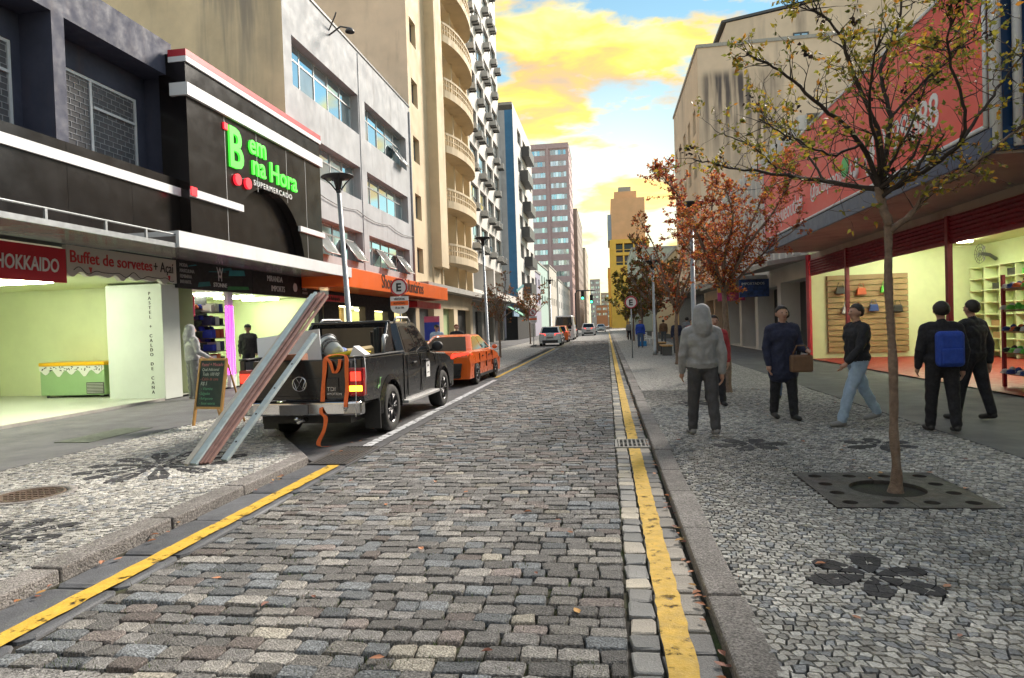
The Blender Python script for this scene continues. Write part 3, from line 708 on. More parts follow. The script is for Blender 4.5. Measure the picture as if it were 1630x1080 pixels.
# signs over the shop
s = root('shop_sign', (-10.9, 10.5, 3.2), 'red shop sign with white brush lettering over the green shop', 'sign')
MB().box(-11.04, -10.93, 2.0, 12.12, 2.83, 3.52).build('panel', M['signred'], s)
text('HOKKAIDO', 0.38, M['wlet'], s, (-10.92, 10.50, 3.03), 'L', sx=0.70, shear=0.08, bold=0.006)
s = root('shop_sign', (-10.9, 13.7, 3.3), 'white ice cream buffet sign with red lettering and dripping cream edge', 'sign')
pts = [(12.14, 3.62), (15.62, 3.62), (15.62, 3.02)]
for i in range(41): pts.append((15.5 - 3.36*i/40, 3.03 + 0.07*math.sin(i*1.1) * (0.6 + 0.4*sin(i*.37))))
MB().prism([(-11.03, u, z) for u, z in pts], (0.10, 0, 0)).build('panel', M['signwhite'], s)
wv = [(-10.922, 12.3 + 3.2*i/60, 3.11 + 0.075*math.sin(i*0.62) * (0.5 + 0.5*sin(i*.21+1))) for i in range(61)]
MB().tube(wv, 0.008, 5).build('wavy_line', M['klet'], s)
text('Buffet de sorvetes', 0.36, M['rlet'], s, (-10.925, 12.2, 3.27), 'L', sx=0.95, bold=0.004)
text('+ Açaí', 0.36, M['klet'], s, (-10.925, 14.75, 3.27), 'L', sx=0.80)
for u, cm in ((12.75, M['rlet']), (15.32, M['rlet'])):
    MB().prism([(-10.925, u-.05, 3.2), (-10.925, u+.05, 3.2), (-10.925, u+.01, 3.06)], (0.006, 0, 0)).build('cone_picture', cm, s)
# canopy over the pavement
cn = root('canopy', (-10, 9, 3.6), 'thin grey canopy with steel rail over the ice cream shop signs', 'canopy')
MB().box(-10.98, -9.32, 2, 13.3, 3.64, 3.69).build('slab', M['soffit'], cn)
MB().box(-9.32, -9.27, 2, 13.3, 3.60, 3.70).build('edge', M['steel'], cn)
MB().tube([(-9.3, 2, 3.89), (-9.3, 13.3, 3.89)], 0.02, 8).build('rail', M['steel'], cn)
for yy in (4.4, 6.0, 7.6, 9.9, 11.25, 12.35): MB().box(-9.32, -9.28, yy, yy+.05, 3.70, 3.88).build('post', M['steel'], cn)
# freezer
fz = root('chest_freezer', (-14, 15.9, 0.13), 'green chest freezer with yellow lid and dripping white icing in the shop', 'freezer', local=True)
MB().box(-0.95, 0.95, -0.36, 0.36, 0.06, 0.84).build('body', mat('sage_green_enamel', (0.26, 0.40, 0.20), 0.35, 0.05, 2), fz, bev=0.03)
MB().box(-0.97, 0.97, -0.38, 0.38, 0.845, 0.94).build('lid', mat('yellow_lid', (0.78, 0.42, 0.01), 0.35, 0.05), fz, bev=0.02)
pts = [(-0.95, 0.84), (0.95, 0.84)]
for i in range(33): pts.append((0.95 - 1.9*i/32, 0.66 + 0.075*math.cos(i*0.98) + 0.03*math.sin(i*.5)))
ic = MB().prism([(u, -0.362, z) for u, z in pts], (0, -0.012, 0)).build('icing_trim', mat('white_icing', (0.7, 0.7, 0.66), 0.4, 0), fz)
sp = MB(); rs = random.Random(2)
for i in range(60):
    u, z = rs.uniform(-.9, .9), rs.uniform(.72, .83); a = rs.uniform(0, 3); sp.box(u-.02*abs(cos(a))-.004, u+.02*abs(cos(a))+.004, -.378, -.3745, z-.012*abs(sin(a))-.003, z+.012*abs(sin(a))+.003)
tag(sp.build('sprinkles', M['klet'], ic), kind='stuff')
MB().box(0.42, 0.93, -0.372, -0.36, 0.1, 0.40).build('vent_grille', M['alud'], fz)
for i in range(7): MB().box(0.44, 0.91, -0.38, -0.373, 0.13+.038*i, 0.145+.038*i).build('slat', M['alu'], fz)
for x in (-.8, .8):
    for yq in (-.28, .28): MB().cyl((x, yq, 0), (x, yq, .06), .035).build('foot', M['alud'], fz)

# ---- B: supermarket front
B = struct_bldg('supermarket_building', (-10.6, 20, 0), 'black clad supermarket front with green lettering and dark arch')
XB = -10.45; PB = LP(XB)
AY, AZ, AR = 19.75, 4.0, 2.25                     # arch centre and radius
def arch_pts(r, n=20): return [(AY - r*cos(pi*i/n), AZ + r*0.98*sin(pi*i/n)) for i in range(n+1)]
u0, u1 = 15.62, 23.55
ap = arch_pts(AR)
cuts = [15.62, 17.3, 19.0, 20.9, 22.3, 23.55]
for a, b in zip(cuts, cuts[1:]):                  # main panels, cut to the arch
    low = []
    for i in range(9):
        u = a + 0.003 + (b-a-0.006)*i/8; dd = AR**2 - (u-AY)**2
        low.append((u, AZ + 0.98*math.sqrt(dd) if dd > 0 else 3.70))
    MB().prism([(XB-.3, u, z) for u, z in low] + [(XB-.3, b-.003, 7.80), (XB-.3, a+.003, 7.80)], (0.3, 0, 0)).build('panel', M['blackpanel'], B)
    MB().pbox(PB, a+.003, b-.003, 8.13, 8.66, 0, 0.3).build('panel', M['blackpanel'], B)
MB().box(-11.2, XB-.31, 15.64, 23.5, 3.7, 8.9).build('arch_back', M['blackpanel'], B)
ar = MB()
for i in range(20):
    (ua, za), (ub, zb) = ap[i], ap[i+1]; ar.poly([(XB, ua, za), (XB, ub, zb), (XB-.3, ub, zb), (XB-.3, ua, za)])
ar.build('arch_reveal', M['blackpanel'], B)
MB().pbox(LP(-10.36), 15.55, 23.6, 7.80, 8.12, 0, 0.5).build('white_band', M['white'], B)
MB().pbox(LP(-10.40), 15.6, 23.6, 8.665, 8.80, 0, 0.5).build('white_band', M['white'], B)
MB().pbox(LP(-10.40), 15.6, 23.6, 8.802, 8.98, 0, 0.5).build('red_band', M['redpaint'], B)
MB().pbox(LP(-10.36), 15.62, 18.0, 5.22, 5.42, 0, 0.1).build('white_trim', M['white'], B)
MB().pbox(LP(-10.36), 20.9+.7, 23.6, 5.16, 5.34, 0, 0.1).build('white_trim', M['white'], B)
MB().prism([(-10.36, 15.5, 5.24), (-10.36, 15.5, 5.46), (-10.36, 15.75, 5.46), (-10.36, 15.75, 5.24)], (0.03, 0, 0)).build('red_block', M['redlit'], B)
mb = MB()
for u in cuts[1:-1]: mb = MB().pbox(LP(XB+.002), u-.01, u+.01, 6.0 if abs(u-AY) < 1.9 else 3.8, 7.78, 0, .004); mb.build('panel_joint', M['glet'], B)
sg = root('supermarket_sign', (-10.4, 19.5, 6.9), 'bright green raised supermarket lettering with red dots on black cladding', 'sign')
text('B', 1.62, M['greenlit'], sg, (-10.44, 17.38, 6.46), 'L', 'letter', ext=0.05, bold=0.03, sx=0.86)
text('em', 0.86, M['greenlit'], sg, (-10.44, 18.50, 7.10), 'L', 'letter', ext=0.05, bold=0.010, sx=0.95)
text('na Hora', 0.88, M['greenlit'], sg, (-10.44, 18.62, 6.48), 'L', 'letter', ext=0.05, bold=0.010, sx=1.0)
text('SUPERMERCADO', 0.24, M['wlet'], sg, (-10.44, 18.72, 6.16), 'L', 'letter', ext=0.02, sx=1.12, space=1.28)
for u in (17.8, 18.35): MB().cyl((-10.45, u, 6.12), (-10.37, u, 6.12), 0.165, n=20).build('dot', M['redlit'], sg)
MB().box(-10.45, -10.40, 17.22, 17.40, 7.42, 7.60).build('dot', M['redlit'], sg)
# its canopy
cn = root('canopy', (-10, 18, 3.7), 'deep white edged canopy over the cap shop', 'canopy')
MB().box(-10.98, -9.3, 13.32, 23.2, 3.66, 3.86).build('slab', M['soffit'], cn)
MB().box(-9.3, -9.22, 13.32, 23.2, 3.62, 3.98).build('fascia', M['white'], cn)
MB().box(-10.98, -9.3, 13.32, 13.36, 3.865, 3.975).build('end', M['white'], cn)
# dark sign band
s = root('shop_sign', (-10.95, 19, 3.3), 'black sign band with a monogram and green blue brush strokes over the cap shop', 'sign')
MB().box(-11.05, -10.93, 15.64, 19.3, 2.92, 3.655).build('panel', M['darkrec'], s)
gs = [mat('teal_stroke', (0.02, 0.16, 0.17), 0.5, 0.2), mat('green_stroke', (0.03, 0.22, 0.06), 0.5, 0.2), mat('cyan_stroke', (0.03, 0.28, 0.32), 0.5, 0.2)]
for i, (a, b, c, d) in enumerate(((17.0, 17.9, 3.42, 3.5), (17.3, 18.3, 3.3, 3.36), (18.0, 18.9, 3.38, 3.6), (16.5, 17.1, 2.98, 3.16), (17.9, 19.1, 2.97, 3.12), (16.1, 16.5, 3.5, 3.58), (17.6, 18.2, 3.5, 3.62))):
    MB().prism([(-10.929, a, c), (-10.929, b, c+.06), (-10.929, b-.06, d), (-10.929, a+.05, d-.05)], (0.002 + .0006*i, 0, 0)).build('brush_stroke', gs[i % 3], s)
for k, tx in enumerate(('MODA', 'MASCULINA', 'FEMININA', 'INFANTIL')): text(tx, 0.13, M['glet'], s, (-10.922, 15.75, 3.48-.145*k), 'L', sx=.85)
text('W', 0.34, M['wlet'], s, (-10.92, 17.55, 3.36), 'L', align='CENTER', sx=.9)
text('M', 0.30, M['wlet'], s, (-10.92, 17.55, 3.2), 'L', align='CENTER', sx=.9)
text('STONNE', 0.17, M['wlet'], s, (-10.92, 17.55, 3.03), 'L', align='CENTER')
s = root('shop_sign', (-10.95, 22, 3.3), 'black sign band with white import shop lettering and apple emblem', 'sign')
MB().box(-11.05, -10.93, 19.32, 24.2, 2.92, 3.655).build('panel', M['darkrec'], s)
text('MIRANDA', 0.27, M['wlet'], s, (-10.92, 20.2, 3.38), 'L', sx=.85)
text('IMPORTS', 0.27, M['wlet'], s, (-10.92, 20.45, 3.06), 'L', sx=.85)
apl = [(0.14*cos(t)*(1+.12*cos(2*t)), 0.17*sin(t) - .03*abs(cos(t)) - (.05 if abs(t-pi/2) < .3 else 0)) for t in [2*pi*i/22 for i in range(22)]]
MB().prism([(-10.925, 22.15+u, 3.28+z) for u, z in apl], (.006, 0, 0)).build('emblem', M['wlet'], s)
for k in range(4): text(('CELULAR', 'TABLET', 'ACESSO', 'RELOGIO')[k], .12, M['glet'], s, (-10.92, 22.7, 3.48-.14*k), 'L', sx=.8)
s = root('shop_sign', (-9.8, 24, 3.0), 'narrow red sign hanging below the white canopy end', 'sign')
MB().box(-10.2, -10.1, 22.3, 25.0, 2.78, 3.02).build('panel', M['signred'], s)
text('Optica & Relojoaria', .2, M['klet'], s, (-10.095, 22.5, 2.83), 'L')
# cap shop room
cs = root('cap_shop', (-12, 20, 0), 'brightly lit cap shop interior under the black front', 'shop')
rm = MB()
rm.poly([(-15, 16.4, .12), (-11.05, 16.4, .12), (-11.05, 24.6, .12), (-15, 24.6, .12)], 1)
rm.poly([(-15, 16.45, .1), (-15, 24.6, .1), (-15, 24.6, 3.0), (-15, 16.45, 3.0)])
rm.poly([(-15, 24.6, .1), (-11, 24.6, .1), (-11, 24.6, 3.0), (-15, 24.6, 3.0)])
rm.poly([(-15, 16.45, 3.0), (-11.06, 16.45, 3.0), (-11.06, 24.6, 3.0), (-15, 24.6, 3.0)])
rm.poly([(-15, 16.45, .1), (-11.06, 16.45, .1), (-11.06, 16.45, 3.0), (-15, 16.45, 3.0)])
rm.build('room', [M['lime'], M['limefl']], cs)
MB().box(-11.12, -11.0, 18.02, 18.28, .1, 2.92).build('pillar', M['white'], cs)
MB().box(-11.2, -11.02, 24.2, 25.2, .1, 2.92).build('pier', M['darkrec'], cs)
MB().box(-12.9, -12.7, 16.5, 19.6, .1, 2.9).build('shelf_back', M['darkrec'], cs)
for yy in (17.4, 19.5, 21.5, 23.3): tag(MB().box(-13.6, -12.2, yy-.05, yy+.05, 2.92, 2.97).build('ceiling_lamp', M['tube']), 'fluorescent tube on the cap shop ceiling, %s the neon pillar' % {17.4: 'just before', 19.5: 'just beyond', 21.5: 'second beyond', 23.3: 'third beyond'}[yy], 'lamp', 'ceiling tubes in the cap shop')
for k in range(3): tag(MB().tube([(-10.96, 17.86 + .16*k, .5), (-10.96, 17.86 + .16*k, 2.5)], .022, 8).build('neon_tube', M['neon']), ('left', 'middle', 'right')[k] + ' upright pink neon tube on the cap shop pillar', 'neon lamp', 'pink neon tubes')
for k in range(7): MB().box(-12.68, -12.3, 16.5, 19.6, .42+.34*k, .44+.34*k).build('shelf', M['alud'], cs)
capc = [mat('cap_%s' % nm, c, .8, .1) for nm, c in (('black', (.012,.012,.014)), ('blue', (.02,.04,.35)), ('red', (.4,.03,.03)), ('white', (.6,.6,.6)), ('navy', (.02,.025,.08)), ('orange', (.5,.12,.04)))]
cap_me = []
for cm in capc:
    q = MB(); q.lathe([(0.0, .11), (.05, .10), (.085, .06), (.095, 0)], 12); q.add([(.05,-.08,.01),(.19,-.05,-.005),(.2,0,0),(.19,.05,-.005),(.05,.08,.01)], [(0,1,2,3,4)]); cap_me.append(q.mesh('cap', cm))
rc = random.Random(12)
for k in range(7):
    for j in range(11):
        ci = [0,0,1,1,4,4,2,3,5,0][rc.randrange(10)]; o = bpy.data.objects.new('cap', cap_me[ci]); put(o); o.location = (-12.42 + rc.uniform(-.03,.03), 16.66+.27*j, .44+.34*k); o.rotation_euler = (0, 0, rc.uniform(-.4,.4)); o.scale = (1.25,1.25,1.4)
        tag(o, '%s cap, %s from the left on the %s shelf up beside the neon' % (('black','blue','red','white','navy','orange')[ci], ORD[j], ORD[k]), 'cap', 'caps on the shop shelves')
rj = MB().box(-11.9, -11.55, 16.35, 17.3, 2.2, 2.85).build('red_banner', M['signred'], cs, bev=.05)
tag(MB().box(-14.97, -14.85, 20.9, 22.2, 1.9, 2.25).build('wall_screen', M['darkrec']), 'small dark wall mounted screen in the lit shop', 'screen')

# ---- C: grey office block
Cb = struct_bldg('office_building', (-11, 30, 0), 'grey rendered office block with rows of wide mirrored windows')
P = LP(-11); holes = []
rows = [(10.65, 12.45), (7.65, 9.15), (4.75, 6.15)]
for z0, z1 in rows: holes += [(22.75, 29.2, z0, z1), (30.05, 36.5, z0, z1)]
mb = MB(); facade(mb, P, 22.1, 37.35, 3.9, 14.5, holes, .45); mb.poly([(-11,22.1,14.5),(-11,37.35,14.5),(-30,37.35,14.5),(-30,22.1,14.5)]); mb.build('wall', M['grey'], Cb)
MB().poly([(-11, 22.1, 3), (-30, 22.1, 3), (-30, 22.1, 14.5), (-11, 22.1, 14.5)]).build('side_wall', M['greyside'], Cb)
MB().box(-11.06, -10.96, 22.06, 37.38, 14.5, 14.6).build('coping', M['alud'], Cb)
MB().box(-11.3, -10.97, 29.3, 29.36, 4.4, 14.4).build('drain_pipe', M['grey'], Cb)
for ri, (z0, z1) in enumerate(rows):
    for a, b in ((22.75, 29.2), (30.05, 36.5)):
        w = window(P, a, b, z0, z1, .38, [.2,.4,.6,.8], [.68], Cb, M['alu'], [M['glass'], M['glass3'], M['glass2']], .06, tilt=.012)
        if ri == 2 or (ri == 0 and a > 30):
            for t in ((.25, .75) if ri == 2 else (.7,)):        # top-hung sashes standing open
                u = a + (b-a)*t; ww = (b-a)*.2
                q = MB().add([P(u, z0+.95, .3), P(u+ww, z0+.95, .3), P(u+ww, z0+.02, -.35), P(u, z0+.02, -.35)], [(0,1,2,3)]); sa = q.build('pane', M['glass2'], w)
                fr = MB()
                for p0, p1 in ((0,1),(1,2),(2,3),(3,0)): fr.tube([q.v[p0], q.v[p1]], .025, 4)
                fr.build('sash_frame', M['alu'], w)
fl = root('roof_lamp', (-10.9, 26.2, 13.9), 'dark swan neck floodlight sticking out from the grey parapet', 'lamp')
MB().tube([(-11,26.2,13.9),(-10.5,26.2,14.2),(-10.1,26.2,14.1)], .035, 6).tube([(-11,26.2,14.1),(-10.6,25.9,14.5),(-10.5,25.8,14.6)], .03, 6).build('arm', M['alud'], fl)
MB().lathe([(0,0),(.12,-.02),(.2,-.15),(.19,-.17)], 12, (-10.1,26.2,14.1)).build('shade', M['alud'], fl)
# orange arcade sign and dark ground floor
s = root('arcade_sign', (-9.3, 30, 3.6), 'long orange shopping arcade sign with black lettering below the grey block', 'sign')
MB().box(-10.9, -9.28, 22.6, 38.2, 3.27, 4.0).build('panel', M['orange'], s, bev=.02)
text('Shopping Voluntários', .86, M['klet'], s, (-9.27, 26.6, 3.42), 'L', sx=.86)
MB().box(-10.3, -9.7, 33.2, 38.1, 2.78, 3.1).build('lower_panel', M['signred'], s)
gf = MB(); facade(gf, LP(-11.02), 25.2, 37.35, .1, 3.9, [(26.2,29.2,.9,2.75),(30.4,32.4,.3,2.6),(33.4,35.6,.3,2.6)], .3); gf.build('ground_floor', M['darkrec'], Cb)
M['litwarm'] = mat('lit_shop_wall', (.55,.42,.14), .6, .1, 2)
M['litgreen'] = mat('lit_green_wall', (.4,.5,.25), .6, .1, 2)
for (a, b, c, d), mm in (((26.2,29.2,.9,2.75), 'litwarm'), ((30.4,32.4,.3,2.6), 'litgreen'), ((33.4,35.6,.3,2.6), 'litgreen')):
    MB().poly([(-12.3,a-.3,c-.1),(-12.3,b+.6,c-.1),(-12.3,b+.6,d+.1),(-12.3,a-.3,d+.1)]).build('shop_back_wall', M[mm], Cb)
    tag(MB().box(-12.0,-11.6,a,b,d+.02,d+.08).build('ceiling_lamp', M['tube2']), {26.2: 'warm tube lamp in the shop window nearest the white canopy end', 30.4: 'warm tube lamp in the middle shop under the orange sign', 33.4: 'warm tube lamp in the farther shop under the orange sign'}[a], 'lamp')

# ---- D: cream block with curved balconies
D = struct_bldg('apartment_building', (-11, 46, 0), 'tall cream apartment block with stacked curved balconies')
ZT = 34.0
lev = [4.0 + 3.72*k + 2.3 for k in range(8)]           # balcony floor levels
small = [(38.0, 39.3, z-.0, z+1.5) for z in (5.0, 8.2, 11.6, 15.0, 18.6, 22.2, 25.8, 29.4)]
mb = MB(); facade(mb, P, 37.36, 41.4, 4.4, ZT, small, .35); mb.build('wall', M['beige'], D)
for a, b, c, d in small: window(P, a, b, c, d, .3, [.33,.66], [.3], D, M['alud'], M['glass2'], .05)
MB().poly([(-11, 37.36, 14.5), (-30, 37.36, 14.5), (-30, 37.36, ZT), (-11, 37.36, ZT)]).build('side_wall', M['pinkside'], D)
MB().box(-11.8, -10.35, 41.4, 43.3, 5.6, ZT).build('shaft', M['beige'], D)
MB().box(-11.8, -10.9, 41.4, 43.3, 4.4, 5.6).build('shaft_base', M['beige'], D)
YC, HW, DEP = 48.2, 4.9, 1.25                           # balcony arc: centre, half width, outward depth
def arc(n=14, off=0.0): return [(-10.9 + (DEP+off)*cos(t), YC + (HW+off)*sin(t)) for t in [-pi/2 + pi*i/n for i in range(n+1)]]
back = MB(); back.poly([(-11.9, 43.3, 4.4), (-11.9, 54, 4.4), (-11.9, 54, ZT), (-11.9, 43.3, ZT)]); back.build('recess_wall', M['beige'], D)
for uu in (43.3, 47.6, 50.4, 53.2): MB().box(-11.9, -10.75 if uu > 43.4 and uu < 53 else -10.8, uu, uu+.32, 4.4, ZT).build('pier', M['beige'], D)
ptm = MB()
for i, z in enumerate(lev):
    a = arc(); bal = root('x', (0,0,0)) if False else None
    q = MB().prism([(x, u, z-.22) for x, u in a], (0, 0, .22)); q.build('balcony_slab', M['beige'], D)
    n = len(a); rail = MB()
    def ring(z0, z1, o0, o1):
        A_ = arc(14, o0); B_ = arc(14, o1)
        for k in range(14):
            rail.add([(A_[k][0],A_[k][1],z0),(A_[k+1][0],A_[k+1][1],z0),(B_[k+1][0],B_[k+1][1],z0),(B_[k][0],B_[k][1],z0),(A_[k][0],A_[k][1],z1),(A_[k+1][0],A_[k+1][1],z1),(B_[k+1][0],B_[k+1][1],z1),(B_[k][0],B_[k][1],z1)],
                [(0,3,2,1),(4,5,6,7),(0,1,5,4),(2,3,7,6)])
    ring(z-.24, z+.26, -.1, .02); ring(z+.55, z+.63, -.08, .0); ring(z+.93, z+1.08, -.1, .03)
    rb_ = rail.build('balustrade', M['beige'], D)
    f = arc(30, -.04); bl = MB()
    for k in range(0, 31):
        x, u = f[k]
        bl.box(x-.035, x+.035, u-.06, u+.06, z+.26, z+.55); bl.box(x-.035, x+.035, u-.06, u+.06, z+.63, z+.93)
    tag(bl.build('balusters', M['beige'], rb_), kind='stuff')
    MB().box(-11.86, -11.84, 44.2, 47.0, z, z+2.3).build('balcony_door', M['glass2'], D)
MB().box(-11.86, -10.2, 37.4, 54.0, 4.05, 4.4).build('marquee', M['conc'], D)
gf = MB(); facade(gf, LP(-11.05), 37.36, 54, .1, 4.05, [(38.2,41.6,.1,3.1),(44.0,47.2,.1,3.0),(48.4,53.0,.1,3.0)], .6); gf.build('ground_floor', M['beige'], D)
MB().box(-11.5,-11.45,38.2,41.6,.1,3.1).build('shop_grille', M['alud'], D)
MB().box(-11.5,-11.45,44,47.2,.1,3.0).build('shop_door', M['litgreen'], D); MB().box(-11.5,-11.45,48.4,53.0,.1,3.0).build('shop_front', M['darkrec'], D)

# ---- E: white tower with air conditioners
E_ = struct_bldg('office_tower', (-11, 62, 0), 'tall off white office tower with an air conditioner under each window')
holes = []; ez = [8.95 + 3.36*k for k in range(9)]; eu = [54.9 + 4.05*k for k in range(4)]
for z in ez:
    for u in eu: holes.append((u, u+3.4, z, z+1.75))
mb = MB(); facade(mb, P, 54.0, 71.2, 7.5, 40, holes, .3); facade(mb, P, 54.0, 71.2, 3.9, 7.5, [(54.7,59.5,4.9,7.3),(60.1,65,4.9,7.3),(65.6,70.6,4.9,7.3)], 1.6)
mb.poly([(-12.6,54.1,4),(-12.6,71,4),(-12.6,71,7.5),(-12.6,54.1,7.5)]); mb.poly([(-11, 54, 3.9), (-30, 54, 3.9), (-30, 54, 40), (-11, 54, 40)]); mb.build('wall', M['offwhite'], E_)
for z in ez:
    for k, u in enumerate(eu):
        window(P, u, u+3.4, z, z+1.75, .22, [.5], [.4], E_, M['alud'], [M['glass'], M['glass3'], M['glass2']], .09, tilt=.02)
ac = root('air_conditioner', (0,0,0), local=True); ac_n = 0
MB().box(-.0, .62, -.42, .42, 0, .5).build('casing', M['ac'], ac, bev=.02)
MB().box(.622, .63, -.34, .34, .06, .44).build('grille', M['alud'], ac)
for sx in (-.3, .3): MB().box(0, .6, sx-.02, sx+.02, -.14, -.003).build('bracket', M['alud'], ac)
for zi, z in enumerate(ez):
    for k, u in enumerate(eu):
        for side in ((0,) if (zi + k) % 3 else (0, 1)):
            o = ac if ac_n == 0 else copy_tree(ac); ac_n += 1
            o.location = (-11.0, u + (.5 if not side else 2.9), z-.62)
            tag(o, 'air conditioner, white tower, %s row up, %s window along%s' % (ORD[zi], ORD[k], ', far corner' if side else ''), 'air conditioner', 'air conditioners on the white tower')
mq = root('marquee', (-10, 62, 4.2), 'long weathered concrete marquee below the white tower', 'canopy')
MB().box(-11.0, -9.0, 54.05, 71, 4.0, 4.35).build('slab', M['conc'], mq); MB().box(-9.0, -8.9, 54.05, 71, 3.9, 4.5).build('edge', M['offwhite'], mq)
gf = MB(); facade(gf, LP(-11.05), 54, 71.2, .1, 4.0, [(55,58,.1,3.0),(59,64,.1,3.0),(65,70,.1,3.0)], .6); gf.build('ground_floor', M['conc'], E_)
for a, b in ((55,58),(59,64),(65,70)): MB().box(-11.5,-11.45,a,b,.1,3.0).build('shop_front', M['darkrec'], E_)

# ---- F: blue striped building
F_ = struct_bldg('apartment_building', (-9.5, 78, 0), 'grey and blue painted building with dark jutting balconies')
mb = MB(); mb.poly([(-11.3,72,3.5),(-10.45,72,3.5),(-10.45,72,25.3),(-11.3,72,25.3)]); mb.build('side_wall', M['grey'], F_)
MB().poly([(-10.45,72,3.5),(-9.55,72,3.5),(-9.55,72,25.3),(-10.45,72,25.3)]).build('blue_stripe', M['blue'], F_)
PF = LP(-9.55); fh = [(u, u+3.2, 6.2+3.3*k, 7.9+3.3*k) for k in range(6) for u in (75.5, 80.6, 85.7)]
mb = MB(); facade(mb, PF, 72, 90, 3.5, 26.0, fh, .3); mb.build('wall', M['offwhite'], F_)
MB().box(-20, -9.6, 72.1, 90, 25.9, 26.2).build('roof', M['conc'], F_)
for a, b, c, d in fh: window(PF, a, b, c, d, .25, [.5], [], F_, M['alud'], [M['glass'], M['glass2']], .1)
for k in range(6): MB().box(-9.54, -8.6, 77.0 + (2.0 if k % 2 else 0), 82.5 + (2.0 if k % 2 else 0), 5.4+3.3*k, 6.6+3.3*k).build('balcony', M['alud'], F_)
MB().box(-9.54, -8.9, 72.3, 90, 3.5, 4.2).build('fascia', M['conc'], F_)
MB().box(-11.0, -9.7, 72.05, 90, .1, 3.5).build('ground_floor', M['darkrec'], F_)
tag(MB().prism([(-9.0,66,5.0),(-9.0,71.5,5.9),(-9.0,71.5,6.1),(-9.0,66,5.2)], (.15,0,0)).build('shop_awning', M['teal']), 'teal slanting panel jutting beside the blue building', 'awning')

# ---- H: low buildings, G: pink tower, far blocks
rf = random.Random(21)
def simple_block(name, label, x0, x1, y0, y1, h, wm, side, nf, nu, z0=4.2, roofh=.3, front_windows=0, win=(1.6, 1.4), gm=None, tops=True):
    b = struct_bldg(name, ((x0+x1)/2, (y0+y1)/2, 0), label)
    PX = LP(x1) if side == 'L' else RP(x0); fz_ = (h - z0 - .6)/nf; holes = []
    du = (y1-y0)/nu
    for k in range(nf):
        for i in range(nu): holes.append((y0+du*(i+.5)-min(win[0], du*.7)/2, y0+du*(i+.5)+min(win[0], du*.7)/2, z0+fz_*k+fz_*.3, z0+fz_*k+min(fz_*.9, fz_*.3+win[1])))
    mb = MB(); facade(mb, PX, y0, y1, 0.05, h, holes, .2)
    xb = x0 if side == 'L' else x1
    fh_ = []
    if front_windows:
        dx = abs(x1-x0)/front_windows
        for k in range(nf):
            for i in range(front_windows): fh_.append((x0+dx*(i+.12), x0+dx*(i+.88), z0+fz_*k+fz_*.35, z0+fz_*k+fz_*.82))
    facade(mb, FP(y0), x0, x1, .05, h, fh_, .2)
    mb.poly([(x0,y0,h),(x1,y0,h),(x1,y1,h),(x0,y1,h)]); mb.build('wall', wm, b)
    for a, bb, c, d in holes: window(PX, a, bb, c, d, .15, [.5] if du < 6 else [.25,.5,.75], [], b, M['alud'], gm or [M['glass'], M['glass2']], .09)
    for a, bb, c, d in fh_: window(FP(y0), a, bb, c, d, .15, [.17,.33,.5,.67,.83], [], b, M['alu'], gm or [M['glass'], M['glass2']], .1, tilt=.03)
    if tops: MB().box(x0-.1, x1+.1, y0-.1, y1+.1, h+.003, h+roofh).build('parapet', M['conc'], b)
    return b
simple_block('low_building', 'lilac grey low building with shop awning beyond the blue building', -20, -10.2, 90.5, 104, 9.5, mat('lilac_grey', (.36,.34,.42), .8, .1), 'L', 2, 3)
simple_block('low_building', 'pale mint low building with sloped parapet on the left', -20, -10.6, 104.3, 122, 11.5, mat('mint_render', (.42,.56,.50), .8, .1), 'L', 2, 4)
simple_block('low_building', 'cream low building with balcony before the pink tower', -20, -10.3, 122.3, 140, 12.5, mat('cream_white', (.55,.50,.43), .8, .1), 'L', 2, 4)
simple_block('low_building', 'white low building at the foot of the pink tower', -20, -10.0, 140.3, 186, 11, M['offwhite'], 'L', 2, 8)
G = simple_block('tower_block', 'tall pink tiled tower with twelve rows of ribbon windows', -27, -9.3, 187, 205, 52.0, M['pinktower'], 'L', 13, 4, z0=11, front_windows=3, win=(2.4,1.5), gm=[M['glass'], M['glass3'], M['glass2']])
MB().box(-27.0, -9.3, 186.7, 186.98, 51.2, 52.6).build('cornice', M['pinktower'], G)
MB().box(-15.6, -14.9, 186.6, 187, 11, 52).build('rib', M['pinktower'], G)
simple_block('tower_block', 'brownish slab block behind the pink tower', -20, -8.2, 206, 250, 37, mat('brown_grey', (.33,.27,.23), .8, .1), 'L', 10, 8)
simple_block('tower_block', 'narrow pale stepped tower far along the left side', -20, -7.4, 252, 290, 30, mat('sand', (.5,.42,.33), .8, .1), 'L', 8, 6)
simple_block('tower_block', 'hazy pale block closing the far end of the street', -9.5, -3.5, 405, 420, 28, mat('pale_pink', (.5,.42,.38), .8, .1), 'L', 8, 2, front_windows=2)
simple_block('tower_block', 'hazy tan block behind the traffic lights at the street end', -3.2, 2.5, 415, 430, 20, mat('tan', (.5,.4,.3), .8, .1), 'L', 6, 2, front_windows=2)
simple_block('low_building', 'orange brick low house at the end of the street', -4.5, 0.5, 300, 312, 9.5, mat('orange_brick', (.5,.22,.1), .8, .1), 'L', 2, 2, front_windows=2)

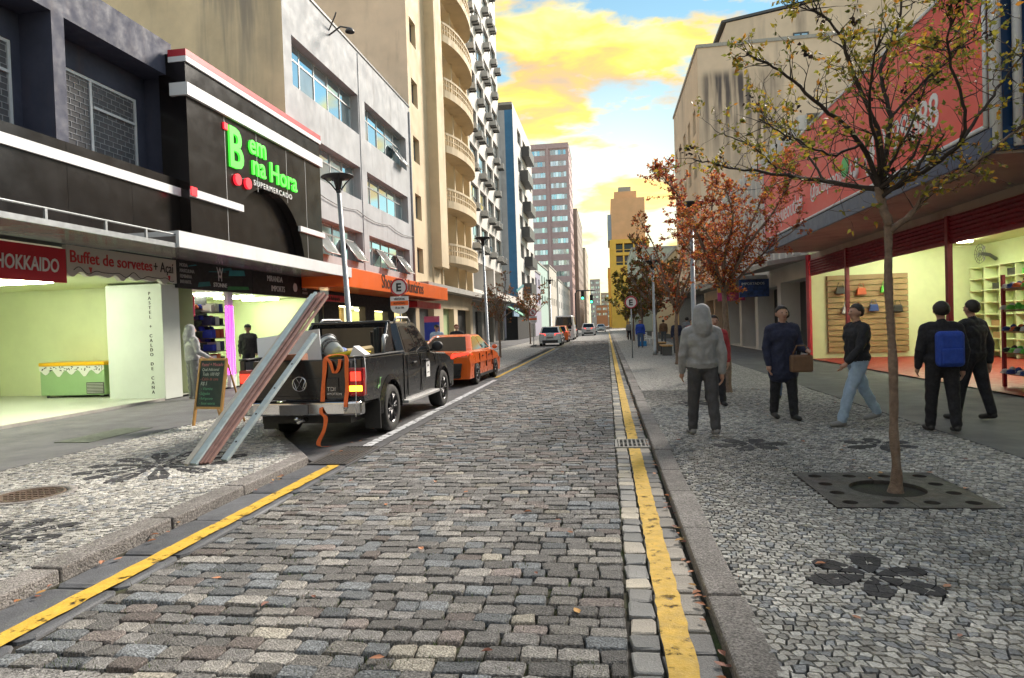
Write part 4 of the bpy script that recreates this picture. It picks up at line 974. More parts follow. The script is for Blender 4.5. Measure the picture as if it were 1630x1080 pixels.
# cables and conduits along the left facades
for k, (za, zb, ya, yb, xx) in enumerate(((4.32,4.25,24,37.2,-10.9),(7.1,7.0,24,37.3,-10.93))):
    pts = [(xx, ya+(yb-ya)*i/12, za+(zb-za)*i/12 - .18*sin(pi*(i % 4)/4)) for i in range(13)]
    tag(MB().tube(pts, .018, 5).build('cable', M['alud']), ('lower','upper')[k] + ' black cable sagging along the grey block', 'cable')
tag(MB().tube([(-10.95,37.2,4.1),(-10.95,37.2,14.2)], .05, 8).build('rain_pipe', M['grey']), 'grey rain pipe at the far corner of the grey block', 'pipe')
st = root('stock_shelf', (-12,19,.12), 'narrow shelf of boxed goods right of the pink neon', 'shelf')
for k in range(6): MB().box(-12.4,-11.9,18.75,19.45,.35+.4*k,.38+.4*k).build('shelf', M['alud'], st)
rq = random.Random(6)
for k in range(6):
    for j in range(3):
        o = MB().box(0,.32,0,.19,0,rq.uniform(.16,.3)).build('goods_box', capc[rq.randrange(6)], None, loc=(-12.35,18.78+.22*j,.381+.4*k)); tag(o, 'goods box, %s along on the %s shelf up right of the neon' % (ORD[j], ORD[k]), 'box', 'boxed goods beside the neon')
# ------------------------------------------------------------------ right side of the street
M['coral'] = mat('coral_sign_face', (0.72, 0.065, 0.055), 0.4, 0.06, 0.7)
M['navyblue'] = mat('navy_blue_panel', (0.012, 0.045, 0.12), 0.35, 0.15, 2)
M['shutter'] = mat('dark_red_shutter', (0.22, 0.012, 0.022), 0.45, 0.15, 3)
M['soffitR'] = mat('plaster_soffit', (0.40, 0.32, 0.27), 0.8, 0.12, 1, streak=(.18,.12,.09), samt=.7, sscale=1.2, zsc=1)
M['wood'] = mat('pine_slats', (0.30, 0.19, 0.085), 0.6, 0.2, 2)
M['shopw'] = mat('cream_shop_wall', (0.68, 0.74, 0.42), 0.6, 0.05)
J = struct_bldg('shoe_shop_building', (6.5, 17, 0), 'shoe shop building with coral sign front and red roller shutters')
# upper box carrying the sign
MB().box(5.56, 16, 10.32, 23.8, 3.98, 6.72).build('upper_wall', M['navyblue'], J)
MB().box(5.50, 7.32, 10.3, 24.0, 3.86, 3.97).build('canopy_slab', M['soffitR'], J)
MB().box(5.44, 5.50, 10.24, 24.0, 3.86, 4.22).build('canopy_fascia', M['navyblue'], J, bev=.01)
MB().box(5.5005, 16, 10.24, 10.299, 3.90, 4.22).build('canopy_fascia', M['navyblue'], J)
MB().box(7.32, 16, 2.0, 10.23, 3.8, 9.0).build('corner_wall', M['navyblue'], J)
sg = root('shoe_shop_sign', (5.5, 17, 5.4), 'long coral red sign board with white social media lettering', 'sign')
MB().box(5.46, 5.55, 10.4, 23.7, 4.3, 6.66).build('panel', M['coral'], sg)
MB().tube([(5.46,10.4,4.28),(5.46,23.7,4.28),(5.46,23.7,6.68),(5.46,10.4,6.68),(5.46,10.4,4.28)], .035, 8).build('tube_border', M['white'], sg)
text('@achiqueoutlet', .72, M['wlet'], sg, (5.455, 23.4, 4.62), 'R', sx=.85)
text('@achiqueoutlet', .52, M['wlet'], sg, (5.455, 18.6, 4.75), 'R', sx=.9)
text('(41) 99888', .8, M['wlet'], sg, (5.455, 14.9, 4.7), 'R', bold=.01, sx=.9)
for yy in (19.35, 15.25): 
    MB().tube([(5.44, yy, 5.0 + .02), (5.44, yy-.02, 4.72), (5.44, yy+.05, 4.62), (5.44, yy+.14, 4.68), (5.44, yy+.12, 4.78)], .04, 6).build('social_icon', M['wlet'], sg)
MB().cyl((5.47,16.0,5.0),(5.44,16.0,5.0),.22,n=20).build('green_icon', mat('green_icon', (.05,.5,.12), .4, 0), sg)
tag(MB().tube([(5.52,10.27,3.94),(5.52,10.27,9.5)], .075, 10).build('white_pipe', M['white']), 'thick white vertical pipe at the coral sign corner', 'pipe')
tag(MB().tube([(5.78,10.22,3.94),(5.78,10.22,9.5)], .06, 10).build('white_pipe', M['white']), 'second white vertical pipe on the navy wall', 'pipe')
MB().box(5.56, 16, 10.4, 23.7, 6.73, 6.8).build('roof', M['conc'], J)
# shop front
MB().box(7.3, 7.6, 10.3, 25.2, 3.67, 3.855).build('lintel', M['soffitR'], J)
MB().box(7.22, 7.3, 25.0, 25.35, .06, 3.85).build('end_pier', M['signred'], J)
posts = [12.0, 15.28, 21.3, 25.0]
for yy in posts[:-1]: MB().box(7.2, 7.3, yy-.06, yy+.06, .06, 3.67).build('post', M['shutter'], J)
for a, b in zip([8.7] + posts, posts):
    MB().box(7.265, 7.30, a+.07, b-.07, 3.08, 3.668).build('shutter_curtain', M['shutter'], J)
    for k in range(6): MB().prism([(7.26, a+.07, 3.12+.09*k), (7.22, a+.07, 3.165+.09*k), (7.26, a+.07, 3.205+.09*k), (7.30, a+.07, 3.165+.09*k)], (0, b-a-.14, 0)).build('shutter_slat', M['shutter'], J)
rm = MB()
rm.poly([(7.3,6,.1),(13,6,.1),(13,25.3,.1),(7.3,25.3,.1)], 1)
rm.poly([(13,6,.1),(13,25.3,.1),(13,25.3,3.94),(13,6,3.94)]); rm.poly([(7.3,25.3,.1),(13,25.3,.1),(13,25.3,3.94),(7.3,25.3,3.94)])
rm.poly([(7.65,6,3.94),(13,6,3.94),(13,25.3,3.94),(7.65,25.3,3.94)]); rm.poly([(7.3,6,.1),(13,6,.1),(13,6,3.94),(7.3,6,3.94)])
rm.build('shop_room', [M['shopw'], mat('red_shop_floor', (.30,.03,.025), .5, .1)], J)
for i, yy in enumerate((9.0, 12.5, 16.0, 19.5, 23.0)): tag(MB().box(9.2, 11.6, yy-.07, yy+.07, 3.84, 3.9).build('ceiling_lamp', M['tube']), 'fluorescent tube in the shoe shop, %s from the near end' % ORD[i], 'lamp', 'ceiling tubes in the shoe shop')
# slatted display wall and cubby shelves on the far wall
for k in range(14): MB().box(7.9, 10.6, 25.18, 25.28, .3+.2*k, .47+.2*k).build('display_slat', M['wood'], J)
cub = root('cubby_shelving', (12.8, 20, .1), 'tall pale cubby shelving along the back wall of the shoe shop', 'shelving')
MB().box(12.95, 12.99, 13, 25.1, .12, 3.1).build('back_panel', M['shopw'], cub)
for k in range(8): MB().box(12.55, 12.94, 13, 25.1, .3+.4*k, .33+.4*k).build('shelf', M['shopw'], cub)
for k in range(15): MB().box(12.56, 12.94, 13+.86*k, 13.03+.86*k, .12, 3.1).build('divider', M['shopw'] if k % 5 else M['wood'], cub)
fan = root('wall_fan', (12.6, 22.9, 3.45), 'black wall fan with wire guard in the shoe shop', 'fan')
fc = V((12.45, 24.2, 3.55))
def ring_pts(c, r, n=24): return [(c[0], c[1]+r*cos(2*pi*i/n), c[2]+r*sin(2*pi*i/n)) for i in range(n+1)]
g_ = MB()
for r in (.12,.22,.32): g_.tube(ring_pts(fc, r), .008, 4, caps=False)
for i in range(12): g_.tube([fc, fc + V((-.03, .32*cos(i*pi/6), .32*sin(i*pi/6)))], .005, 4)
g_.build('guard', M['alud'], fan)
for i in range(3):
    a = i*2.09; MB().prism([fc + V((.05,.04*cos(a),.04*sin(a))), fc + V((.05,.28*cos(a-.35),.28*sin(a-.35))), fc + V((.07,.29*cos(a+.25),.29*sin(a+.25)))], (.006,0,0)).build('blade', M['glet'], fan)
MB().tube([fc + V((.05,0,0)), fc + V((.3,0,-.05)), fc + V((.5,0,-.2))], .06, 8).build('motor', M['alud'], fan)
rk = root('shoe_rack', (8.6, 13.7, .1), 'shoe rack of wooden shelves on red posts near the shop entrance', 'rack')
for k in range(5): MB().box(7.9, 8.9, 12.9, 14.6, .35+.42*k, .39+.42*k).build('shelf', M['wood'], rk)
for x, yq in ((7.9,12.9),(8.86,12.9),(7.9,14.56),(8.86,14.56)): MB().box(x-.02, x+.04, yq-.02, yq+.04, .1, 2.35).build('post', M['shutter'], rk)
rs = random.Random(31); shc = [mat('shoe_%d' % i, c, .5, .1) for i, c in enumerate(((.02,.02,.02),(.5,.08,.02),(.1,.45,.05),(.5,.5,.5),(.02,.05,.2)))]
shme = []
for cm in shc:
    q = MB(); q.prism([(-.05,0,0),(.05,0,0),(.05,.26,0),(-.05,.26,0)], (0,0,.03)); q.ell((0,.19,.05),(.045,.08,.04),8,5); q.ell((0,.06,.07),(.045,.06,.06),8,5); shme.append(q.mesh('shoe', cm))
for k in range(5):
    for j in range(7):
        for i in (0, 1):
            ci = rs.randrange(5); o = bpy.data.objects.new('shoe', shme[ci]); put(o); o.location = (8.0+.38*i+rs.uniform(-.03,.03), 13.0+.22*j, .392+.42*k); o.rotation_euler = (0,0,pi/2+rs.uniform(-.2,.2))
            tag(o, '%s shoe, %s from the near end, %s row, %s rack shelf up' % (('black','orange','green','grey','navy')[ci], ORD[j], ('front','back')[i], ORD[k]), 'shoe', 'shoes on the rack')
# L: narrow shops between
Lb = struct_bldg('ribbed_building', (7.4, 33, 0), 'whitish building with vertical ribs over a concrete canopy')
mb = MB(); facade(mb, RP(7.4), 25.4, 43, .06, 9.0, [(26,29.6,.1,3.1),(30.2,34,.1,3.0),(34.6,38,.1,3.0),(38.6,42.4,.1,3.0)], .8); mb.poly([(7.4,25.4,9),(16,25.4,9),(16,43,9),(7.4,43,9)]); mb.build('wall', M['offwhite'], Lb)
for k in range(18): MB().box(7.15, 7.4, 25.6+.98*k, 25.85+.98*k, 4.0, 9.0).build('rib', M['offwhite'], Lb)
for a, b in ((26,29.6),(30.2,34),(34.6,38),(38.6,42.4)): MB().box(8.18,8.22,a,b,.1,3.1).build('shop_front', M['dglass'] if a < 30 else M['darkrec'], Lb)
MB().prism([(7.36,25.4,3.75),(7.36,31.5,3.75),(5.9,31.5,3.55),(5.9,25.4,3.55)], (0,0,.16)).build('canopy', M['conc'], Lb)
MB().box(5.9,7.36,31.8,43,3.45,3.62).build('canopy', M['conc'], Lb)
s = root('shop_sign', (6.2, 31, 3), 'dark blue starry hanging shop sign under the concrete canopy', 'sign')
MB().box(6.0,7.3,31.2,31.3,2.6,3.4).build('panel', mat('starry_blue', (.02,.05,.16), .4, .8, 6), s); text('IMPORTADOS', .16, M['wlet'], s, (6.1,31.195,3.15), 'F')
s = root('shop_sign', (6.2, 36, 3), 'pink and yellow shop sign below the far canopy', 'sign')
MB().box(5.9,7.3,36.5,36.6,2.6,3.3).build('panel', mat('pink_sign', (.6,.08,.22), .4, .5, 2), s); MB().box(5.9,7.3,36.48,36.498,3.05,3.3).build('yellow_strip', mat('yellow_strip', (.7,.4,.05), .4, .2), s)
# K: big beige block with blank stained wall
K = struct_bldg('beige_building', (12, 58, 0), 'large old beige block with a blank stained side wall')
M['kwall'] = mat('stained_beige_wall', (0.68, 0.54, 0.40), .88, .14, .35, .2, 20, streak=(.2,.16,.14), samt=.8, sscale=.55, zsc=.12)
def mould_stain(mt, x0, x1, z0, z1, col):
    """dark mould running down below a leaking parapet: noise inside a soft box"""
    n, l = mt.node_tree.nodes, mt.node_tree.links; b = n['Principled BSDF']; old = b.inputs['Base Color'].links[0].from_socket
    tc_ = n.new('ShaderNodeTexCoord'); sp = n.new('ShaderNodeSeparateXYZ'); l.new(tc_.outputs['Object'], sp.inputs[0])
    def rg(src, a, bb, c, d):
        r = n.new('ShaderNodeMapRange'); r.interpolation_type = 'SMOOTHSTEP'; l.new(src, r.inputs[0])
        for i, v in enumerate((a, bb, c, d)): r.inputs[i+1].default_value = v
        return r.outputs[0]
    def mul(a, bb): m_ = n.new('ShaderNodeMath'); m_.operation = 'MULTIPLY'; l.new(a, m_.inputs[0]); l.new(bb, m_.inputs[1]); return m_.outputs[0]
    mp = n.new('ShaderNodeMapping'); mp.inputs['Scale'].default_value = (1, 1, .07); l.new(tc_.outputs['Object'], mp.inputs[0]); t = n.new('ShaderNodeTexNoise'); t.inputs['Scale'].default_value = 2.6; t.inputs['Detail'].default_value = 8; l.new(mp.outputs[0], t.inputs[0])
    f = mul(mul(rg(sp.outputs[0], x0, x0+.6, 0, 1), rg(sp.outputs[0], x1-1.6, x1, 1, 0)), mul(rg(sp.outputs[2], z0, z1-.6, 0, 1), rg(sp.outputs[2], z1, z1+.9, 1, 0)))
    f = mul(f, rg(t.outputs[0], .38, .62, .15, .95))
    x = n.new('ShaderNodeMix'); x.data_type = 'RGBA'; l.new(f, x.inputs[0]); l.new(old, x.inputs[6]); x.inputs[7].default_value = (*col, 1); l.new(x.outputs[2], b.inputs['Base Color'])
mould_stain(M['greyside'], -14.5, -10.6, 7.5, 14.4, (.3,.25,.2)); M['kblank'] = M['kwall'].copy(); mould_stain(M['kblank'], 7.4, 13.5, 11.0, 19.6, (.07,.06,.065))
kf = [(u, u+1.5, z, z+1.9) for u in (53.3, 56.6, 59.9, 63.2, 66.5) for z in (6.0, 9.4, 12.8, 16.2)]
mb = MB(); facade(mb, RP(7.3), 51.5, 69, 4.5, 22.0, kf, .35); mb.build('street_wall', M['kwall'], K)
for a, b, c, d in kf: window(RP(7.3), a, b, c, d, .3, [.5], [.7], K, M['alud'], [M['glass'], M['glass2']], .08)
MB().poly([(7.3,51.5,0.1),(34,51.5,.1),(34,51.5,22.0),(7.3,51.5,22.0)]).build('blank_wall', M['kblank'], K)
MB().box(7.2,34,51.4,69,22.003,22.25).build('coping', M['conc'], K)
MB().prism([(9.3,56,22.2),(34,56,22.2),(34,56,29.5),(16,56,26.4),(10.3,56,25.6)], (0,12,0)).build('upper_storey', M['kwall'], K)
MB().prism([(9.9,55.9,25.6),(16,55.9,26.5),(34,55.9,29.6),(34,55.9,29.8),(16,55.9,26.7),(9.9,55.9,25.8)], (0,12.3,0)).build('roof_edge', M['alud'], K)
MB().tube([(11.8,51.4,19.0),(11.8,51.4,7)], .1, 8).build('drain_pipe', M['kwall'], K)
for a in (15.4, 24.5): window(FP(55.98), a, a+1.2, 23.2, 24.3, -.02, [.5], [], K, M['alud'], M['glass'], .1)
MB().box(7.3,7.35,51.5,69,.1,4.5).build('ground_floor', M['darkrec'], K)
MB().box(5.8,7.28,43.3,69,3.6,3.9).build('marquee', M['conc'], K)
mb = MB(); facade(mb, RP(7.4), 43.1, 51.4, .06, 8.5, [(44,47,.1,3.0),(47.6,50.8,.1,3.0)], .5); mb.poly([(7.4,43.1,8.5),(16,43.1,8.5),(16,51.4,8.5),(7.4,51.4,8.5)]); 
lb2 = struct_bldg('low_building', (7.4, 47, 0), 'low pinkish shop building before the big beige block'); mb.build('wall', M['pinkside'], lb2)
for a, b in ((44,47),(47.6,50.8)): MB().box(7.88,7.92,a,b,.1,3.0).build('shop_front', M['darkrec'], lb2)
simple_block('low_building', 'pale green grey block behind the right row of trees', 4.4, 22, 110, 135, 13.5, mat('pale_green_grey', (.40,.42,.34), .8, .12), 'R', 4, 6, front_windows=4)
simple_block('low_building', 'plain ochre low building on the right beyond the beige block', 7.3, 22, 70, 109, 9, mat('ochre', (.5,.37,.2), .8, .12), 'R', 2, 9)
My = root('tower_block', (7, 190, 0), 'tall orange and yellow building with stepped top and loggias', 'building')
mo = mat('orange_render', (.76,.43,.22), .8, .1, .4); myl = mat('yellow_render', (.82,.49,.08), .8, .1, .4)
MB().box(2.0, 11, 182, 205, 24.0, 35.2).build('upper_block', mo, My); MB().box(3.0, 9, 184, 200, 35.202, 37.4).build('roof_house', mo, My); MB().box(4.2, 7.6, 186, 196, 37.402, 39).build('roof_tank', M['conc'], My)
mb = MB(); facade(mb, FP(180), 1.4, 11.8, .1, 23.9, [(3.0,4.8,20.4,22.8),(5.2,7.6,20.4,22.8),(8.0,11.2,20.4,22.8),(3.0,4.8,17.0,19.6),(5.2,11.2,17.0,19.6)], 1.5); facade(mb, RP(1.4), 180, 205, .1, 23.9, [], 1); mb.poly([(1.4,180,23.9),(11.8,180,23.9),(11.8,205,23.9),(1.4,205,23.9)]); mb.build('wall', myl, My)
MB().box(1.42, 11.7, 181.6, 181.7, 16.8, 23).build('loggia_glass', M['dglass'], My)
MB().box(1.0, 1.98, 182.2, 200, 23.95, 31).build('side_block', mat('blue_grey', (.3,.36,.42), .8, .1), My)
for z in (18.2, 21.5): MB().box(1.5, 11.7, 179.9, 180.0, z-.5, z-.35).build('balcony_rail', myl, My)
simple_block('tower_block', 'narrow yellow block behind the orange tower', 0.9, 9, 215, 260, 19, myl, 'R', 7, 6)

# the street goes on behind the photographer
for k, (x0, x1, y0, y1, h, nm, lb) in enumerate(((-20,-11,-14,2.6,10,'cream','cream block on the left behind the viewpoint'),(-20,-11,-34,-14.4,17,'grey','grey block on the left farther behind the viewpoint'),(-20,-11,-62,-34.4,24,'beige','tall beige block on the left far behind the viewpoint'),
        (7.4,18,-14,1.8,9,'beige','beige block on the right behind the viewpoint'),(7.4,18,-36,-14.4,20,'offwhite','off white block on the right farther behind the viewpoint'),(7.4,18,-62,-36.4,15,'grey','grey block on the right far behind the viewpoint'))):
    b_ = struct_bldg('street_building', ((x0+x1)/2, (y0+y1)/2, 0), lb)
    PX = LP(x1) if k < 3 else RP(x0); hs = [(y0+2+3.5*i, y0+4+3.5*i, 4.6+3.2*f, 6.3+3.2*f) for i in range(int((y1-y0-3)/3.5)) for f in range(int((h-5)/3.2))]
    mb = MB(); facade(mb, PX, y0, y1, .05, h, hs, .25); facade(mb, FP(y1), x0, x1, .05, h, [], .1); facade(mb, FP(y0), x0, x1, .05, h, [], .1); mb.poly([(x0,y0,h),(x1,y0,h),(x1,y1,h),(x0,y1,h)]); mb.build('wall', M.get(nm, M['beige']), b_)
    for a, bb, c, d in hs: MB().poly([PX(a,c,.24), PX(bb,c,.24), PX(bb,d,.24), PX(a,d,.24)]).build('pane', M['dglass'], b_)

pod = root('display_podium', (8.1, 12.0, .1), 'round red and yellow display podium at the shoe shop entrance', 'podium', local=True)
MB().lathe([(0,.30),(.75,.30),(.78,.26),(.78,0)], 28).build('red_tier', mat('podium_red', (.45,.03,.03), .4, .1), pod); MB().lathe([(0,.52),(.55,.52),(.58,.48),(.58,.302)], 28).build('yellow_tier', mat('podium_yellow', (.65,.4,.03), .4, .1), pod)

rq2 = random.Random(17)
for k in range(1, 7):
    for j in range(13):
        if rq2.random() < .5: continue
        o = MB().box(0,.3,0,.55*rq2.uniform(.6,1),0,.28*rq2.uniform(.5,1)).build('shoe_box', shc[rq2.randrange(5)] if rq2.random() < .5 else M['wood'], None, loc=(12.6,13.1+.86*j,.332+.4*k))
        tag(o, 'shoe box in the %s cubby column from the near end, %s shelf up' % ((ORD + ['twelfth','thirteenth'])[j], ORD[k]), 'box', 'shoe boxes in the cubbies')
for k, (x, z) in enumerate(((8.3,2.6),(9.0,2.55),(9.8,2.6),(8.5,1.9),(9.4,1.95),(10.2,1.9))):
    hb_ = root('handbag', (x,25.1,z), ('upper' if z > 2.2 else 'lower') + ' row handbag hung on the slatted shop wall, ' + ('left','middle','right')[k % 3], 'bag', 'handbags on the slatted wall', local=True)
    MB().prism([(-.17,0,-.2),(.17,0,-.2),(.13,0,.04),(-.13,0,.04)], (0,-.09,0)).build('pouch', shc[k % 5], hb_, bev=.02); MB().tube([(-.1,-.04,.03),(-.06,-.04,.2),(.06,-.04,.2),(.1,-.04,.03)], .012, 6).build('handle', shc[k % 5], hb_)
# ------------------------------------------------------------------ vehicles
M['pickpaint'] = mat('charcoal_car_paint', (0.009, 0.009, 0.010), 0.25, 0.12, 1.5, spec=0.5, coat=0.5)
M['plastic'] = mat('black_plastic', (0.018, 0.018, 0.019), 0.55, 0.15, 8)
M['tyre'] = mat('tyre_rubber', (0.022, 0.022, 0.022), 0.85, 0.2, 20, 0.3, 80)
M['rim'] = mat('dark_alloy', (0.07, 0.07, 0.075), 0.35, 0.1, 5, metal=0.7)
M['rimsil'] = mat('silver_alloy', (0.4, 0.4, 0.41), 0.3, 0.1, 5, metal=0.8)
M['chrome'] = mat('chrome', (0.6, 0.6, 0.61), 0.15, 0.1, 5, metal=1.0)
M['carglass'] = glass_refl('tinted_car_glass', (0.012, 0.013, 0.015), 1.55, 0.02)
M['taillamp'] = mat('tail_lamp_red', (0.30, 0.006, 0.01), 0.2, 0, spec=.6, coat=.5)
M['tailon'] = mat('tail_lamp_glow', (0.4, 0.01, 0.01), 0.2, 0, emit=1.2, ecol=(1.0, 0.03, 0.015))
M['amber'] = lamp_mat('amber_indicator', (1.0, 0.36, 0.02), 3.2)
M['seam'] = mat('panel_gap', (0.004, 0.004, 0.004), 0.8, 0)
M['plate'] = mat('grey_number_plate', (0.16, 0.16, 0.17), 0.5, 0.1, 20)

def wheel(parent, x, y, r, side, w=.24, rim=None, spokes=6, name='wheel'):
    """tyre mesh with rim and hub as children; side +1 outer face towards +x"""
    ow = w/2; q = MB()
    q.lathe([(r*.64,-ow*.9),(r*.70,-ow),(r*.93,-ow),(r*.985,-ow*.8),(r,-ow*.45),(r,ow*.45),(r*.985,ow*.8),(r*.93,ow),(r*.70,ow),(r*.64,ow*.9),(r*.62,0),(r*.64,-ow*.9)], 28, (0,0,0), 'x')
    t = q.build(name, M['tyre'], parent, loc=(x, y, r))
    s = MB(); xo = side*ow*.72
    s.lathe([(r*.645, side*ow*.92), (r*.60, side*ow*.9), (r*.585, side*ow*.4), (r*.2, side*ow*.1)], 28, (0,0,0), 'x')
    for i in range(spokes):
        a = 2*pi*i/spokes + .2
        for da in (-.10, .10):
            d0 = V((0, cos(a), sin(a))); d1 = V((0, cos(a+da*1.6), sin(a+da*1.6)))
            s.tube([d0*r*.1 + V((side*ow*.78,0,0)), d1*r*.6 + V((side*ow*.82,0,0))], [r*.06, r*.045], 5)
    s.lathe([(0, side*ow*.92), (r*.1, side*ow*.92), (r*.14, side*ow*.8), (r*.15, side*ow*.3)], 16, (0,0,0), 'x')
    ob = s.build('rim', rim or M['rim'], t)
    return t
def arch(yc, r, zb, n=12, zw=None):
    """points of a wheel arch notch round an axle at height zw, rear to front along the sill at height zb"""
    zw = r*.84 if zw is None else zw
    a0 = math.asin(max(-.8, min(.8, (zb - zw)/r)))
    return [(yc - r*cos(a), zw + r*sin(a)) for a in [a0 + (pi-2*a0)*i/n for i in range(n+1)]]
def loft_body(axles, ra, yr, yf, zb, zc, top, w, slices=((.965,.09,-.03),(.90,.03,-.004),(.6,.006,0),(0,0,.012)), front_round=1.0):
    """closed body shell: sill with arch notches, crease line at zc, roofline chain top (rear to front)"""
    bot = [(yr, zb)]
    for a in axles: bot += arch(a, ra, zb)
    bot.append((yf, zb)); mb = MB(); ym = (yr+yf)/2; rings = []
    sl = [(f, e, h) for f, e, h in slices] + [(-f, e, h) for f, e, h in slices[::-1] if f > 0]
    nb, nt = len(bot), len(top)
    for f, e, h in sl:
        ring = []
        shr = lambda y: y + e if y < yr + .45 else (y - e*front_round*1.5 if y > yf - .6 else y)
        for y, z in bot: ring.append((f*w, shr(y), z))
        ring.append(((1 if f > 0 else -1)*w if abs(f) == sl[0][0] else f*w, shr(yf), zc))
        for y, z in top[::-1]: ring.append((f*w, shr(y), z + h))
        ring.append(((1 if f > 0 else -1)*w if abs(f) == sl[0][0] else f*w, shr(yr), zc))
        rings.append(ring)
    n = len(rings[0]); vs = [p for r in rings for p in r]; fs = []
    for k in range(len(rings)-1):
        for i in range(n):
            j = (i+1) % n; fs.append((k*n+i, k*n+j, (k+1)*n+j, (k+1)*n+i))
    mb.add(vs, fs, 0, True)
    for k in (0, len(rings)-1):
        b = k*n; cf, cr = b+nb, b+n-1
        mb.f.append([b+i for i in range(nb)] + [cf, cr]); mb.m.append(0); mb.sm.append(False)
        mb.f.append([cr, cf] + [b+nb+1+i for i in range(nt)]); mb.m.append(0); mb.sm.append(False)
    return mb
def set_autosmooth(o, ang=35):
    for p in o.data.polygons: p.use_smooth = True
    try: o.data.set_sharp_from_angle(angle=radians(ang))
    except Exception: pass
def cabin(parent, a0, a1, b0, b1, wb, wr, zb, zr, paint, glass, pillars=(.5,), rear=True, name='cabin', gz=(.10,.88), ends=(.06,.93)):
    """tapered greenhouse: belt a0..a1 at zb half width wb, roof b0..b1 at zr half width wr; glass panels as children"""
    mb = MB(); zs = [(0,0),(.86,.86),(1.0,1.0)]; rings = []
    for t in (0, .8, .93, 1.0):
        k = t if t < .94 else 1.0; z = zb + (zr-zb)*t; ww = wb + (wr-wb)*t; A = a0 + (b0-a0)*t; Bv = a1 + (b1-a1)*t
        if t == 1.0: ww -= .07; A += .09; Bv -= .12
        c = .12
        rings.append([(ww,A+c,z),(ww-c*.8,A,z),(-ww+c*.8,A,z),(-ww,A+c,z),(-ww,Bv-c,z),(-ww+c*1.2,Bv,z),(ww-c*1.2,Bv,z),(ww,Bv-c,z)])
    n = 8; vs = [p for r in rings for p in r]; fs = []
    for k in range(len(rings)-1):
        for i in range(n): fs.append((k*n+i, k*n+(i+1)%n, (k+1)*n+(i+1)%n, (k+1)*n+i))
    fs.append(tuple(range((len(rings)-1)*n, len(rings)*n)))
    mb.add(vs, fs, 0, True); ob = mb.build(name, paint, parent); set_autosmooth(ob, 28)
    def side_pt(sgn, s, t):
        z = zb + (zr-zb)*t; ww = wb + (wr-wb)*t + .006; A = a0 + (b0-a0)*t + .1; Bv = a1 + (b1-a1)*t - .1
        return (sgn*ww, A + (Bv-A)*s, z)
    cuts = [ends[0]] + [p for q in pillars for p in (q-.018, q+.018)] + [ends[1]]
    for sgn in (1, -1):
        for i in range(0, len(cuts), 2):
            g = MB(); s0, s1 = cuts[i], cuts[i+1]; top = [(s0 + (s1-s0)*k/4, gz[1] - (.06 if k in (0,4) else 0)) for k in range(5)]
            g.add([side_pt(sgn, s0, gz[0]), side_pt(sgn, s1, gz[0])] + [side_pt(sgn, a, b) for a, b in top[::-1]], [tuple(range(7))]); g.build('side_window', glass, parent)
    def end_pt(front, s, t):
        z = zb + (zr-zb)*t; ww = wb + (wr-wb)*t - (.16 if front else .12); y = (a1 + (b1-a1)*t + .006) if front else (a0 + (b0-a0)*t - .006); return (ww*s, y, z)
    for fr in ((True, False) if rear else (True,)):
        g = MB().add([end_pt(fr,-1,gz[0]-.02), end_pt(fr,1,gz[0]-.02), end_pt(fr,1,gz[1]), end_pt(fr,-1,gz[1])], [(0,1,2,3)]); g.build('windscreen' if fr else 'rear_window', glass, parent)
    return ob

